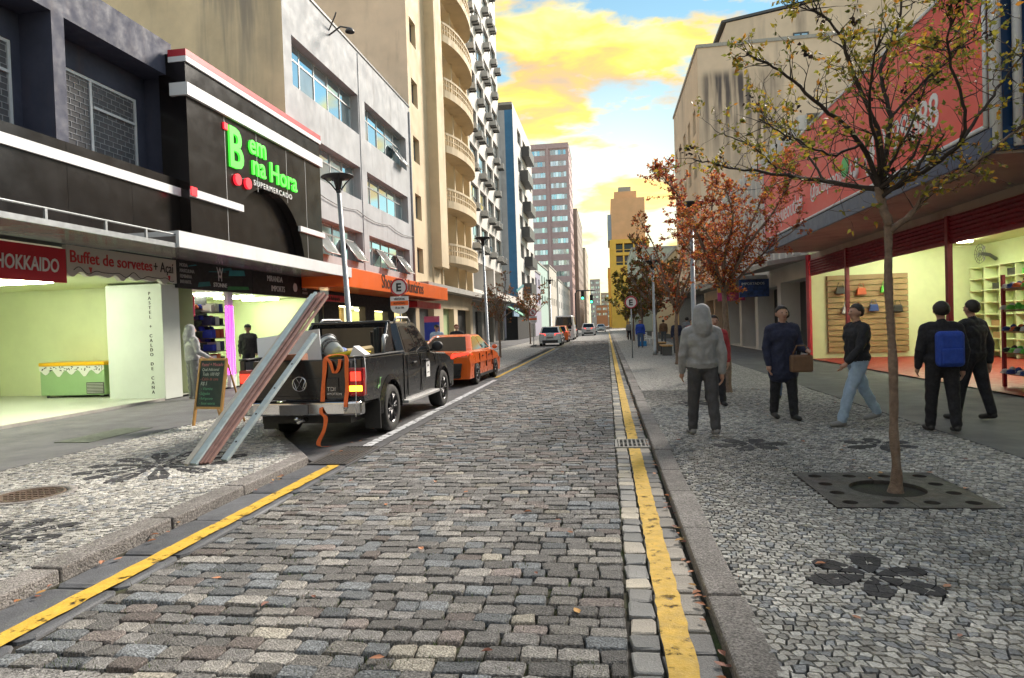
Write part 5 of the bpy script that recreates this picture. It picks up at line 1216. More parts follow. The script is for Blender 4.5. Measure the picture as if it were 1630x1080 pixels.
# ---- the pickup
PK = root('pickup_truck', (-4.47, 9.05, 0), 'charcoal double cab pickup truck loaded with building scrap at the kerb', 'pickup truck', local=True)
RA, AX = .385, (1.28, 4.55)
mb = loft_body((AX[1],), .47, 1.98, 5.5, .42, .92, [(1.98,1.24),(3.7,1.22),(3.95,1.18),(4.9,1.13),(5.3,1.03),(5.5,.80)], .965, slices=((.975,.0,-.03),(.93,.0,-.002),(.6,.0,.01),(0,-.0,.03)))
bd = mb.build('body', M['pickpaint'], PK); set_autosmooth(bd, 30)
cabin(PK, 2.0, 3.98, 2.12, 3.35, .93, .74, 1.22, 1.80, M['pickpaint'], M['carglass'], (.46,), gz=(.06,.86))
bpro = [(.10,.62)] + [(.70,.60)] + arch(AX[0], .47, .44, 12, RA) + [(1.965,.42),(1.965,1.24),(.06,1.26),(.06,.8)]
for sg_ in (1, -1):
    q = MB(); pts = [(sg_*.955, y, z) for y, z in bpro]; q.prism(pts, (-sg_*.09, 0, 0)); o = q.build('bed_side', M['pickpaint'], PK, bev=.018, seg=2)
    q = MB().box(min(sg_*.83, sg_*.975), max(sg_*.83, sg_*.975), .07, 1.96, 1.262, 1.285); q.build('bed_rail', M['plastic'], PK, bev=.008)
    # flared wheel arches
    for ya in AX:
        pts = [(ya - .465*cos(a), RA + .465*sin(a)) for a in [-.05 + (pi+.1)*i/16 for i in range(17)]]
        out = [(ya - .56*cos(a), RA + .55*sin(a)) for a in [-.05 + (pi+.1)*i/16 for i in range(17)]]
        fl_ = MB()
        for i in range(16):
            p = [(pts[i], pts[i+1], out[i+1], out[i])][0]
            x1 = sg_*.985; x0 = sg_*.94; xo = sg_*.962
            fl_.add([(x1,*p[0]),(x1,*p[1]),(xo,*p[2]),(xo,*p[3])], [(0,1,2,3)], 0, True); fl_.add([(x1,*p[0]),(x1,*p[1]),(x0,*p[1]),(x0,*p[0])], [(0,1,2,3)], 0, True)
        fl_.build('wheel_arch', M['pickpaint'], PK)
    wheel(PK, sg_*.845, AX[0], RA, sg_, .26); wheel(PK, sg_*.845, AX[1], RA, sg_, .26)
    MB().box(min(sg_*.72,sg_*.97), max(sg_*.72,sg_*.97), .70, .725, .14, .58).build('mud_flap', M['plastic'], PK)
    st = MB().box(min(sg_*.86,sg_*1.03), max(sg_*.86,sg_*1.03), 1.95, 4.0, .37, .43).build('side_step', M['alu'], PK, bev=.015)
    for yh in (2.42, 3.18): MB().box(min(sg_*.966,sg_*1.0), max(sg_*.966,sg_*1.0), yh, yh+.2, 1.03, 1.07).build('door_handle', M['plastic'], PK, bev=.012)
    for yh in (2.16, 2.98, 3.98): MB().box(min(sg_*.955,sg_*.9685), max(sg_*.955,sg_*.9685), yh-.006, yh+.006, .50 if yh < 3.9 else .93, 1.2).build('door_seam', M['seam'], PK)
    MB().box(min(sg_*.955,sg_*.9685), max(sg_*.955,sg_*.9685), 1.955, 1.975, .44, 1.24).build('bed_gap', M['seam'], PK)
    mi = MB().ell((sg_*1.08, 3.72, 1.30), (.12,.07,.10), 12, 8); mi.build('mirror', M['plastic'], PK); MB().tube([(sg_*.93,3.75,1.22),(sg_*1.02,3.74,1.26)], .025, 6).build('mirror_arm', M['plastic'], PK)
    MB().tube([(sg_*.70,2.3,1.80),(sg_*.70,2.4,1.865),(sg_*.68,3.1,1.87),(sg_*.67,3.25,1.80)], .022, 6).build('roof_rail', M['alu'], PK)
    # sport bar leg with chrome stay
    MB().prism([(sg_*.80,1.42,1.28),(sg_*.80,1.92,1.28),(sg_*.70,2.10,1.78),(sg_*.70,1.95,1.80)], (-sg_*.05,0,0)).build('sport_bar_leg', M['pickpaint'], PK, bev=.015)
    MB().tube([(sg_*.87,1.20,1.28),(sg_*.865,1.24,1.52),(sg_*.85,1.33,1.56),(sg_*.83,1.5,1.55)], .03, 8).build('chrome_stay', M['steel'], PK)
    # tail lamp: red upper, white band, amber lit lower
    tl = MB().box(min(sg_*.74,sg_*.967), max(sg_*.74,sg_*.967), .045, .20, .70, 1.12).build('tail_lamp', M['taillamp'], PK, bev=.025)
    MB().box(min(sg_*.76,sg_*.955), max(sg_*.76,sg_*.955), .036, .046, .78, .86).build('indicator', M['amber'], tl, bev=.01)
    MB().box(min(sg_*.78,sg_*.94), max(sg_*.78,sg_*.94), .037, .046, .93, 1.06).build('stop_lens', M['tailon'], tl, bev=.01)
    MB().tube([(sg_*.5,5.42,.75),(sg_*.85,5.3,.78)], .09, 8).build('head_lamp', M['glass2'], PK)
MB().box(-.72,.72,1.95,2.03,1.755,1.82).build('sport_bar', M['pickpaint'], PK, bev=.025)
q = MB().box(-.735,.735,.05,.12,.66,1.25); tgt = q.build('tailgate', M['pickpaint'], PK, bev=.02)
MB().box(-.60,.60,.036,.048,.72,.98).build('tailgate_pressing', M['pickpaint'], tgt, bev=.01)
MB().box(-.865,.865,.12,1.96,.56,.62).build('bed_floor', M['plastic'], PK); MB().box(-.865,.865,1.90,1.96,.62,1.24).build('bed_front', M['plastic'], PK)
q = MB()
bp_ = [(-.95,.16),(-.93,.02),(-.7,-.05),(.7,-.05),(.93,.02),(.95,.16)]
q.prism([(x, y, .44) for x, y in bp_], (0,0,.20)); q.build('rear_bumper', M['chrome'], PK, bev=.03, seg=3)
MB().box(-.42,.42,-.062,-.045,.63,.645).build('bumper_step', M['plastic'], PK)
MB().box(-.28,.16,-.07,-.055,.46,.60).build('number_plate', M['plate'], PK, bev=.005)
MB().tube([(0,-.05,.36),(0,.3,.36)], .035, 8).ell((0,-.1,.40),(.035,.035,.035),8,6).build('tow_ball', M['chrome'], PK)
MB().box(-.7,.7,.2,5.2,.30,.44).build('chassis', M['plastic'], PK); MB().tube([(-.8,AX[0],RA),(.8,AX[0],RA)], .06, 8).build('axle', M['plastic'], PK)
MB().box(-.6,.6,5.40,5.47,.50,.72).build('grille', M['plastic'], PK); MB().box(-.95,.95,5.30,5.50,.35,.50).build('front_bumper', M['pickpaint'], PK, bev=.04)
em = MB().tube([(.0+.105*cos(2*pi*i/28), .028, .90+.105*sin(2*pi*i/28)) for i in range(29)], .011, 6, caps=False)
em.tube([(-.045,.028,.985),(0,.028,.905),(.045,.028,.985)], .010, 5).tube([(-.088,.028,.945),(-.045,.028,.82),(0,.028,.895),(.045,.028,.82),(.088,.028,.945)], .010, 5)
em.build('emblem', M['chrome'], tgt)
text('TDI', .085, M['chrome'], PK, (.42,.034,.79), 'F', 'badge', ext=.004); text('4MOTION', .05, M['chrome'], PK, (.42,.034,.73), 'F', 'badge', ext=.003)
MB().box(.9665,.972,3.28,3.52,.72,1.02).build('door_sticker', M['wlet'], PK)
MB().prism([(.973,3.34,.92),(.973,3.40,.98),(.973,3.46,.92)], (.001,0,0)).build('sticker_roof_mark', M['klet'], PK); MB().box(.973,.974,3.32,3.48,.80,.815).build('sticker_line', M['klet'], PK)
gr_ = MB(); rg = random.Random(4); gm_ = mat('green_scribble', (.12,.4,.08), .5, .2)
pp = [(.9725, .62+.02*k, .74 + .13*rg.random() + .01*k) for k in range(9)]; gr_.tube(pp, .008, 4).build('green_scribble', gm_, PK)
PK.rotation_euler = (0, 0, radians(-.6))

# load on the pickup
def wp(x, y, z): return (-4.47 + x, 9.05 + y, z)
M['wpanel'] = mat('white_board', (.78,.82,.86), .5, .05, 3, streak=(.4,.42,.45), samt=.4)
o = MB().box(-.5,.5,-.012,.012,0,.66).build('white_board', M['wpanel'], None, loc=wp(-.42,.62,1.0), rot=(-.22,-.12,.12)); tag(o, 'white panel standing in the bed of the pickup', 'board')
o = MB().box(-.28,.28,-.12,.12,0,.10).build('brick_slab', mat('brown_block', (.3,.14,.09), .85, .2, 8), None, loc=wp(-.28,.22,1.23), rot=(0,-.03,.05)); tag(o, 'brown block lying on the tailgate beside the white panel', 'block')
bk = root('bucket', wp(.24,.85,1.30), 'white plastic bucket with printed squares lying on its side in the bed', 'bucket', local=True)
MB().lathe([(.0,0),(.13,0),(.155,.34),(.17,.34),(.17,.31),(.15,.30),(.125,.02),(0,.02)], 24).build('pail', mat('white_bucket', (.6,.66,.66), .4, .05), bk)
for i in range(10):
    a = i*.32-1.5
    for z in (.14,.21): MB().box(-.022,.022,.148,.158,z,z+.04).build('printed_square', M['alud'], bk, rot=(0,0,a))
MB().tube([(.17*cos(t), .17*sin(t), .33) for t in [2*pi*i/24 for i in range(25)]], .02, 6, caps=False).build('rim', M['alud'], bk)
bk.rotation_euler = (radians(62), radians(10), radians(-130))
o = MB().tube([wp(.15,.75,1.27),wp(.4,.72,1.30),wp(.62,.75,1.33),wp(.8,.85,1.31)], [.03,.035,.04,.02], 6).build('yellow_rag', mat('yellow_cloth', (.7,.55,.03), .8, .1)); tag(o, 'yellow cloth lying across the load', 'cloth')
o = MB().ell(wp(.18,1.1,1.31),(.16,.14,.09),12,8).build('blue_bag', mat('blue_bag', (.10,.16,.42), .6, .1)); tag(o, 'small blue bag in the pickup bed', 'bag')
o = MB().box(-.2,.2,-.1,.1,0,.1).build('timber_offcut', mat('pale_timber', (.5,.38,.2), .8, .15), None, loc=wp(.52,1.15,1.27), rot=(.2,-.1,.5)); tag(o, 'pale timber offcut on the load', 'timber')
o = MB().prism([wp(.55,.6,1.26),wp(.85,.55,1.26),wp(.62,.6,1.42)], (.02,.18,0)).build('tile_offcut', M['wlet']); tag(o, 'white broken tile by the bed rail', 'tile')
o = MB().box(-.55,.55,-.5,.5,0,.55).build('debris_sack', mat('dark_sack', (.05,.05,.055), .9, .3, 6, .6, 12), None, loc=wp(-.1,1.2,.63), rot=(0,0,.1)); tag(o, 'dark debris sack filling the pickup bed', 'sack')
# leaning bars
M['bluew'] = mat('chipped_pale_blue_steel', (.50,.60,.62), .5, .12, 10, streak=(.32,.28,.2), samt=.6, sscale=6, zsc=1)
M['copper'] = mat('weathered_pink_timber', (.36,.21,.18), .7, .2, 10, streak=(.2,.12,.1), samt=.6, zsc=1)
M['cream'] = mat('cream_timber', (.55,.52,.46), .6, .12, 10)
def bar(b, t, w, d, mt, label, holes=0):
    b, t = V(b), V(t); L = (t-b).length; ax = (t-b)/L; sx_ = V((1,0,0)); sx_ = (sx_ - ax*sx_.dot(ax)).normalized(); sy_ = ax.cross(sx_)
    q = MB(); pts = [b + sx_*a*w/2 + sy_*c*d/2 for a, c in ((-1,-1),(1,-1),(1,1),(-1,1))]
    q.prism(pts, ax*L); o = q.build('leaning_bar', mt, None, bev=.004); tag(o, label, 'bar', 'bars leaning on the pickup tailgate')
    for k in range(holes):
        c = b + ax*L*(.12 + .2*k) - sy_*(d/2+.001); MB().cyl(c, c - sy_*.003, .013, n=10).build('bolt_hole', M['seam'], o)
    return o
z0 = ZL + .012
tip = V((-4.43, 9.86, 2.24))
bar((-5.13,7.36,z0), tip + V((-.20,0,-.06)), .055, .055, M['cream'], 'cream square bar, leftmost in the leaning bundle')
bar((-5.08,7.40,z0), tip + V((-.14,0,.0)), .06, .05, M['bluew'], 'pale blue bar leaning second from the left of the bundle')
bar((-5.02,7.38,z0), tip + V((-.09,0,.03)), .045, .05, M['bluew'], 'pale blue narrow bar leaning in the middle of the bundle')
bar((-4.98,7.42,z0), tip + V((-.03,.0,.02)), .04, .045, M['copper'], 'pink brown bar leaning, nearest the pale blue ones')
bar((-4.94,7.44,z0), tip + V((.04,0,.02)), .04, .045, M['copper'], 'pink brown bar leaning, second from the pale blue ones')
bar((-4.90,7.46,z0), tip + V((.10,0,-.02)), .035, .045, M['copper'], 'pink brown bar leaning, rightmost of the thin bars')
bar((-4.79,7.62,z0), (-4.33,9.35,1.62), .085, .05, M['bluew'], 'wide pale blue drilled bar leaning apart on the right', 4)
# orange strap over the tailgate
M['strap'] = mat('orange_webbing', (.80,.16,.035), .75, .1, 30)
def ribbon(pts, w, wd=(1,0,0)):
    q = MB(); wd = V(wd).normalized()*w/2; pts = [V(p) for p in pts]; fine = []
    for i in range(len(pts)-1):
        p0, p1, p2, p3 = pts[max(i-1,0)], pts[i], pts[i+1], pts[min(i+2,len(pts)-1)]
        for k in range(6):
            t = k/6; fine.append(0.5*((2*p1) + (p2-p0)*t + (2*p0-5*p1+4*p2-p3)*t*t + (3*p1-p0-3*p2+p3)*t**3))
    fine.append(pts[-1]); vs = []
    for i, p in enumerate(fine):
        d = fine[min(i+1,len(fine)-1)] - fine[max(i-1,0)]; nn = d.normalized().cross(wd.normalized())*.003
        a = .25*sin(i*.5); ww = V((wd.x*cos(a), wd.x*sin(a), 0)); vs += [p-ww-nn, p+ww-nn, p+ww+nn, p-ww+nn]
    fs = []
    for i in range(len(fine)-1):
        for j in range(4): fs.append((4*i+j, 4*i+(j+1)%4, 4*i+4+(j+1)%4, 4*i+4+j))
    fs += [(3,2,1,0), tuple(range(4*len(fine)-4, 4*len(fine)))]
    return q.add(vs, fs)
sr = root('ratchet_strap', wp(.55,0,1.27), 'orange ratchet strap hanging over the tailgate down to the ground', 'strap')
ribbon([wp(.62,.25,1.30),wp(.50,.10,1.31),wp(.42,.03,1.27),wp(.40,.02,1.10),wp(.37,.015,.85),wp(.36,.0,.66),wp(.37,-.09,.50),wp(.44,-.1,.42),wp(.42,-.12,.25),wp(.34,-.14,.08),wp(.37,-.16,.02),wp(.50,-.14,.02)], .062).build('long_end', M['strap'], sr)
ribbon([wp(.50,.10,1.32),wp(.66,.06,1.31),wp(.735,.02,1.27),wp(.735,.012,1.05),wp(.73,.01,.8),wp(.74,-.075,.62),wp(.74,-.085,.56)], .055).build('short_end', M['strap'], sr)
ribbon([wp(.42,.03,1.28),wp(.50,.0,1.20),wp(.55,.0,1.05),wp(.62,.005,1.12),wp(.64,.01,1.25)], .05).build('loop', M['strap'], sr)
MB().tube([wp(.71,-.09,.56),wp(.74,-.09,.50),wp(.77,-.09,.56),wp(.71,-.09,.56)], .008, 5).build('hook', M['chrome'], sr)
o = MB().tube([wp(.80,.15,1.29),wp(.86,.03,1.24),wp(.87,.015,.9),wp(.88,-.03,.66),wp(.88,-.06,.42)], .006, 5).tube([wp(.80,.2,1.29),wp(.98,.1,1.26),wp(1.0,.08,1.0),wp(.985,.07,.72)], .006, 5).build('thin_rope', M['wlet']); tag(o, 'thin white cord hanging over the right tail lamp', 'cord')

# ---- generic cars
def car(name, label, loc, rz, paint, kind, group=None, lights_on=True, low=None):
    r = root(name, loc, label, 'car' if kind != 'van' else 'van', group, local=True, rz=rz)
    if kind == 'sedan': L, w, ax, ra = 4.4, .87, (.95, 3.55), .31; top = [(0,.82),(.10,.95),(.5,.985),(1.0,.97),(3.1,.94),(3.35,.93),(4.1,.80),(4.4,.60)]; cb = (.40,3.35,1.30,2.45,.80,.56,.95,1.44)
    elif kind == 'hatch': L, w, ax, ra = 3.95, .86, (.70, 3.2), .30; top = [(0,.90),(.1,1.0),(.5,1.0),(2.85,.97),(3.05,.95),(3.7,.82),(3.95,.60)]; cb = (.08,3.0,.42,2.25,.80,.64,.97,1.50)
    elif kind == 'suv': L, w, ax, ra = 4.4, .91, (.85, 3.5), .35; top = [(0,.98),(.1,1.1),(.5,1.1),(3.1,1.06),(3.35,1.04),(4.1,.95),(4.4,.70)]; cb = (.08,3.3,.35,2.5,.86,.70,1.06,1.65)
    else: L, w, ax, ra = 5.6, .98, (1.2, 4.6), .34; top = [(0,1.3),(.03,1.4),(4.6,1.36),(4.75,1.3),(5.35,1.1),(5.6,.75)]; cb = (.02,5.1,.06,4.3,.96,.86,1.36,2.5)
    b = loft_body(ax, ra+.06, 0, L, .22, .62, top, w).build('body', paint, r); set_autosmooth(b, 32)
    cabin(r, cb[0], cb[1], cb[2], cb[3], cb[4], cb[5], cb[6], cb[7], paint, M['carglass'], (.5,) if kind != 'van' else (.62,.8), ends=(.06,.93) if kind != 'van' else (.84,.97))
    for s in (1, -1):
        for a in ax: wheel(r, s*(w-.10), a, ra, s, .2, M['rimsil'] if kind != 'sedan' else M['rim'], 5)
        zt = {'sedan': .80, 'hatch': .82, 'suv': .9, 'van': 1.0}[kind]
        q = MB().prism([(s*.34,-.004,zt),(s*(w-.075),.10,zt+.02),(s*(w-.015),.42,zt+.09),(s*(w-.06),.12,zt+.16),(s*.36,.012,zt+.12)], (0,-.012,0)); q.build('tail_lamp', M['tailon'] if lights_on else M['taillamp'], r)
        MB().prism([(s*.45,L-.12,.62),(s*(w-.12),L-.34,.66),(s*(w-.14),L-.36,.78),(s*.45,L-.14,.72)], (0,.02,0)).build('head_lamp', M['glass2'], r)
        MB().ell((s*(w+.06), cb[1]-.25, cb[6]+.06), (.09,.06,.07), 8, 6).build('mirror', paint if kind == 'sedan' else M['plastic'], r)
        for yh in (1.55, 2.45): MB().box(min(s*(w-.004),s*(w+.02)), max(s*(w-.004),s*(w+.02)), yh, yh+.16, cb[6]-.17, cb[6]-.14).build('door_handle', M['plastic'], r)
        MB().box(min(s*(w-.06),s*(w-.018)), max(s*(w-.06),s*(w-.018)), ax[0]+.4, ax[1]-.4, .20, .28).build('sill', M['plastic'], r)
        for ys in (1.28, 2.2, 3.05):
            if kind != 'van': MB().box(min(s*(w-.03),s*(w-.0005)), max(s*(w-.03),s*(w-.0005)), ys-.0025, ys+.0025, .45, cb[6]-.06).build('door_seam', M['seam'], r)
    MB().prism([(-w+.06,.10,.24),(-.5,-.03,.24),(.5,-.03,.24),(w-.06,.10,.24)], (0,0,.22)).build('rear_bumper', low or M['plastic'], r, bev=.03)
    MB().box(-.26,.26,-.05 if kind != 'sedan' else -.035,-.02,.60 if kind != 'sedan' else .50,.72 if kind != 'sedan' else .62).build('number_plate', M['plate'], r)
    return r
M['taxi'] = mat('orange_taxi_paint', (.72,.12,.008), .3, .05, 2, coat=.6)
M['silver'] = mat('silver_car_paint', (.50,.54,.57), .28, .05, 2, metal=.3, coat=.5)
M['wcar'] = mat('white_car_paint', (.7,.71,.72), .3, .05, 2, coat=.5)
M['black'] = mat('black_car_paint', (.015,.015,.017), .3, .05, 2, coat=.5)
tx = car('taxi', 'orange taxi saloon with black rear bumper parked ahead of the pickup', (-4.62, 17.75, 0), radians(-2), M['taxi'], 'sedan')
q = MB().prism([(-.60,-.03,.30),(.60,-.03,.30),(.66,-.015,.66),(-.66,-.015,.66)], (0,-.03,0)); q.build('black_valance', M['black'], tx, bev=.02)
MB().box(.02,.6,.20,.21,.0,.0001) if False else None
car('hatchback', 'silver hatchback parked beyond the paved corner', (-4.35, 50.5, 0), 0, M['silver'], 'hatch')
car('taxi', 'second orange taxi parked in front of the silver hatchback', (-4.35, 59.5, 0), 0, M['taxi'], 'hatch')
vn = car('delivery_van', 'black van with white rear doors parked farther along', (-4.3, 67, 0), 0, M['wcar'], 'van')
MB().box(-.74,.74,-.02,-.008,1.15,2.3).build('rear_window', M['carglass'], vn)
car('estate_car', 'white car driving down the middle of the street', (-2.45, 88, 0), 0, M['wcar'], 'suv')
car('saloon_car', 'white saloon farthest away on the street', (-1.1, 118, 0), 0, M['wcar'], 'sedan', lights_on=False)
car('saloon_car', 'dark car parked beyond the van', (-4.4, 78, 0), 0, M['black'], 'sedan')
# ------------------------------------------------------------------ street furniture
M['lampdark'] = mat('dark_lamp_metal', (.03,.03,.032), .5, .1)
M['signw'] = mat('sign_white', (.62,.62,.62), .45, .06, 8)
M['signr'] = mat('sign_red', (.45,.015,.02), .45, .06, 8)
def street_lamp(loc, h, label, tilt=(0,0)):
    r = root('street_lamp', loc, label, 'street lamp', 'street lamps along the pavements', local=True); r.rotation_euler = (tilt[0], tilt[1], 0)
    MB().tube([(0,0,0),(0,0,.25),(0,0,.26),(0,0,h-.35)], [.10,.10,.075,.05], 14).build('pole', M['steel'], r)
    MB().lathe([(.05,h-.40),(.07,h-.34),(.05,h-.30)], 14).build('collar', M['lampdark'], r)
    for k in range(4):
        a = k*pi/2+.5; MB().tube([(.03*cos(a),.03*sin(a),h-.36),(.18*cos(a),.18*sin(a),h-.16),(.34*cos(a),.34*sin(a),h-.02)], [.02,.018,.014], 6).build('strut', M['lampdark'], r)
    MB().lathe([(0,h-.06),(.06,h-.30),(.10,h-.10),(.2,h-.05),(.37,h-.02),(.40,h),(.38,h+.02),(.1,h+.05),(0,h+.055)], 28).build('head', M['lampdark'], r)
street_lamp((-6.15,15.4,ZL), 5.35, 'tall grey street lamp with dark disc head behind the pickup', (0,-.045))
street_lamp((-5.55,30.6,ZL), 5.75, 'grey street lamp with disc head beyond the orange taxi', (0,-.02))
street_lamp((-5.2,62,ZL), 5.75, 'far street lamp on the left pavement beside the van')
street_lamp((2.25,17.7,ZR), 4.6, 'grey street lamp rising through the red leaved tree')
street_lamp((2.2,31.6,ZR), 4.4, 'thin street lamp farther along the right pavement')
def disc_sign(loc, zc, rad, label, side, plate=True, ban=False, red_face=False):
    r = root('parking_sign', loc, label, 'road sign', local=True)
    MB().tube([(0,0,0),(0,0,zc+rad*.9)], .03, 10).build('pole', M['steel'], r)
    yf = -.045
    MB().cyl((0,yf+.012,zc),(0,yf,zc), rad, n=32).build('disc', M['signw'], r)
    q = MB().lathe([(rad*.80,yf-.006),(rad*.80,yf-.012),(rad*.98,yf-.012),(rad*.98,yf-.004)], 32, (0,0,zc), 'y'); q.build('red_ring', M['signr'], r)
    text('E', rad*1.25, M['klet'], r, (-rad*.36, yf-.004, zc-rad*.44), 'F', 'letter', bold=.012, ext=.003)
    if ban: MB().prism([(-rad*.62,yf-.012,zc+rad*.5),(-rad*.5,yf-.012,zc+rad*.62),(rad*.62,yf-.012,zc-rad*.5),(rad*.5,yf-.012,zc-rad*.62)], (0,-.003,0)).build('red_bar', M['signr'], r)
    if plate:
        z1 = zc - rad*1.02; w = rad*1.05; h = rad*1.95
        pts = [(-w,yf,z1),(w,yf,z1),(w,yf,z1-h*.6)] + [(w*cos(t),yf,z1-h*.6-h*.4*sin(t)) for t in [pi*k/10 for k in range(1,10)]] + [(-w,yf,z1-h*.6)]
        pl_ = MB().prism(pts, (0,.01,0)).build('plate', M['signw'], r)
        MB().box(-w*.98,w*.98,yf-.004,yf-.001,z1-h*.52,z1-h*.26).build('orange_stripe', M['orange'], pl_)
        for k, tx in enumerate(('VEÍCULOS', 'ROTATIVO', '7h às 19h')): text(tx, .09, M['klet'] , r, (0,yf-.006,z1-.11 - h*.25*k), 'F', align='CENTER', sx=.8)
    return r
disc_sign((-6.05,18.9,ZL), 2.83, .265, 'round parking sign with plate below beside the orange arcade sign', 'F')
disc_sign((1.08,29.6,ZR), 2.45, .28, 'round red ringed parking sign on the right kerb', 'F', plate=False)
disc_sign((-5.0,45,ZL), 2.45, .26, 'round sign with red bar on the far paved corner', 'F', plate=True, ban=True)
# traffic lights far down the street
tl = root('traffic_light', (-4.6,100,ZL), 'traffic light on an overhead arm showing green far down the street', 'traffic light')
MB().tube([(-4.6,100,ZL),(-4.6,100,6.2),(-4.3,100,6.6),(-1.6,100,6.6)], .09, 8).build('mast', M['lampdark'], tl)
for x, zt in ((-3.5,6.5),(-2.2,5.9)):
    bx = MB().box(x-.25,x+.25,99.75,99.95,zt-1.3,zt).build('signal_box', M['lampdark'], tl)
    MB().cyl((x,99.74,zt-1.05),(x,99.70,zt-1.05),.17,n=14).build('green_lens', lamp_mat('green_signal', (.05,1,.35), 2.5), bx)
    for k in (0,1): MB().cyl((x,99.74,zt-.25-.4*k),(x,99.70,zt-.25-.4*k),.16,n=14).build('unlit_lens', M['seam'], bx)
MB().box(-2.22,-2.18,99.9,100.0,5.9,6.6).build('hanger', M['lampdark'], tl)
# chalkboard
M['pine'] = mat('varnished_pine', (.42,.22,.06), .5, .15, 8); M['slate'] = mat('chalkboard', (.012,.03,.028), .7, .3, 3)
chalk = [mat('chalk_pink', (.55,.16,.2), .9, .1), mat('chalk_white', (.5,.55,.5), .9, .1), mat('chalk_green', (.12,.35,.2), .9, .1), mat('chalk_red', (.4,.14,.12), .9, .1)]
ab = root('chalkboard', (-6.98,10.62,ZL), 'wood framed chalkboard easel with handwritten menu beside the bars', 'chalkboard', local=True)
fr_ = root('front_leaf', (0,0,0), local=True); fr_.parent = ab
AT = radians(-11); 
def tilt_pt(x, z, d=0): return (x, z*sin(-AT)*1.0 + d, z*cos(AT))
def leaf(x0, x1, z0, z1, d0, d1, name, mt, par):
    q = MB(); P8 = [tilt_pt(a, b, c) for b in (z0,z1) for a, c in ((x0,d0),(x1,d0),(x1,d1),(x0,d1))]
    q.add(P8, [(0,3,2,1),(4,5,6,7),(0,1,5,4),(1,2,6,5),(2,3,7,6),(3,0,4,7)]); return q.build(name, mt, par)
bpy.data.objects.remove(fr_)
leaf(-.315,-.275,0,1.20,-.02,.02,'stile',M['pine'],ab); leaf(.275,.315,0,1.20,-.02,.02,'stile',M['pine'],ab)
leaf(-.2745,.2745,1.16,1.20,-.02,.02,'rail',M['pine'],ab); leaf(-.2745,.2745,.30,.34,-.02,.02,'rail',M['pine'],ab)
bb = leaf(-.275,.275,.34,1.16,-.008,.008,'board',M['slate'],ab)
for x in (-.27,.27): MB().tube([(x,.24,1.18),(x,.62,0)], .018, 6).build('back_leg', M['pine'], ab)
for k, (tx, ci, sz) in enumerate((('Pastel + Mocado', 0, .085), ('Qual Adicional', 1, .075), ('Tudo 100 R$!', 1, .08), ('- Caldo de cana', 3, .075), ('R$ 5', 1, .09), ('- Vitamina', 2, .075), ('- Salgados', 2, .075), ('- Refrigerante', 2, .065), ('- Sucos naturais', 2, .065))):
    o = text(tx, sz, chalk[ci], ab, tilt_pt(-.25 + .02*(k % 3), 1.06-.085*k, -.0095), 'F', 'chalk_writing', ext=.0006, shear=.15, sx=.85); o.rotation_euler = (radians(90)+AT, 0, radians(0))
ab.rotation_euler = (0,0,radians(-12))
# yellow pavement sign and pieces far left
s = root('pavement_sign', (-6.6,30.5,ZL), 'yellow standing pavement sign by the street lamp beyond the taxi', 'sign', local=True)
MB().prism([(-.3,-.2,0),(.3,-.2,0),(.3,0,1.25),(-.3,0,1.25)], (0,.03,0)).build('board', mat('yellow_board', (.72,.42,.02), .5, .1), s, bev=.03); MB().prism([(-.3,.25,0),(.3,.25,0),(.3,.035,1.25),(-.3,.035,1.25)], (0,.02,0)).build('back_board', M['lampdark'], s)
text('OFERTA', .13, M['klet'], s, (0,-.085,.85), 'F', align='CENTER'); text('10%', .2, M['rlet'], s, (0,-.135,.5), 'F', align='CENTER')
o = MB().prism([(-9.0,60,3.4),(-9.0,63,3.4),(-7.6,63,2.5),(-7.6,60,2.5)], (0,0,.06)).build('green_awning', mat('green_awning', (.02,.25,.14), .7, .1)); tag(o, 'small green shop awning on the far left pavement', 'awning')
o = MB().box(-9.4,-9.25,66,70,2.6,3.5).build('shop_sign', mat('pale_blue_sign', (.3,.45,.62), .4, .1)); tag(o, 'pale blue shop sign beyond the green awning', 'sign')
s = root('poster_stand', (-8.9,33,ZL), 'bright blue and yellow poster stand under the orange arcade sign', 'poster stand', local=True)
MB().box(-.4,.4,-.03,.03,.1,2.2).build('panel', mat('poster_blue', (.02,.05,.4), .4, .2), s); MB().box(-.36,.36,-.036,-.031,.5,.95).build('yellow_band', mat('poster_yellow', (.75,.45,.02), .4, .1), s); MB().box(-.4,.4,-.036,-.031,1.9,2.2).build('pink_band', mat('poster_pink', (.6,.1,.2), .4, .1), s); MB().box(-.3,.3,-.2,.2,0,.1).build('base', M['lampdark'], s)
# benches and chairs on the right
def bench(loc, label):
    r = root('bench', loc, label, 'bench', local=True)
    for k in range(4): MB().box(-.24+.125*k,-.135+.125*k,-.8,.8,.42,.47).build('seat_slat', M['pine'], r)
    for yy in (-.6,.6): MB().box(-.22,.22,yy-.08,yy+.08,0,.42).build('leg', M['gutter'] if False else M['alud'], r, bev=.02)
bench((2.7,31.5,ZR), 'low wooden bench on concrete legs, nearest on the right pavement'); bench((2.8,36.0,ZR), 'low wooden bench on concrete legs behind the nearest one')
def chair(loc, rz, label):
    r = root('plastic_chair', loc, label, 'chair', 'white plastic chairs', local=True, rz=rz)
    MB().box(-.22,.22,-.22,.22,.42,.46).build('seat', M['wlet'], r, bev=.015)
    for x in (-.19,.19):
        for yy in (-.19,.19): MB().tube([(x,yy,.42),(x*1.15,yy*1.15,0)], .022, 6).build('leg', M['wlet'], r)
    for x in (-.19,.19): MB().box(x-.025,x+.025,.19,.22,.46,.88).build('back_post', M['wlet'], r)
    for k in range(3): MB().box(-.165,.165,.195,.215,.55+.12*k,.62+.12*k).build('back_slat', M['wlet'], r)
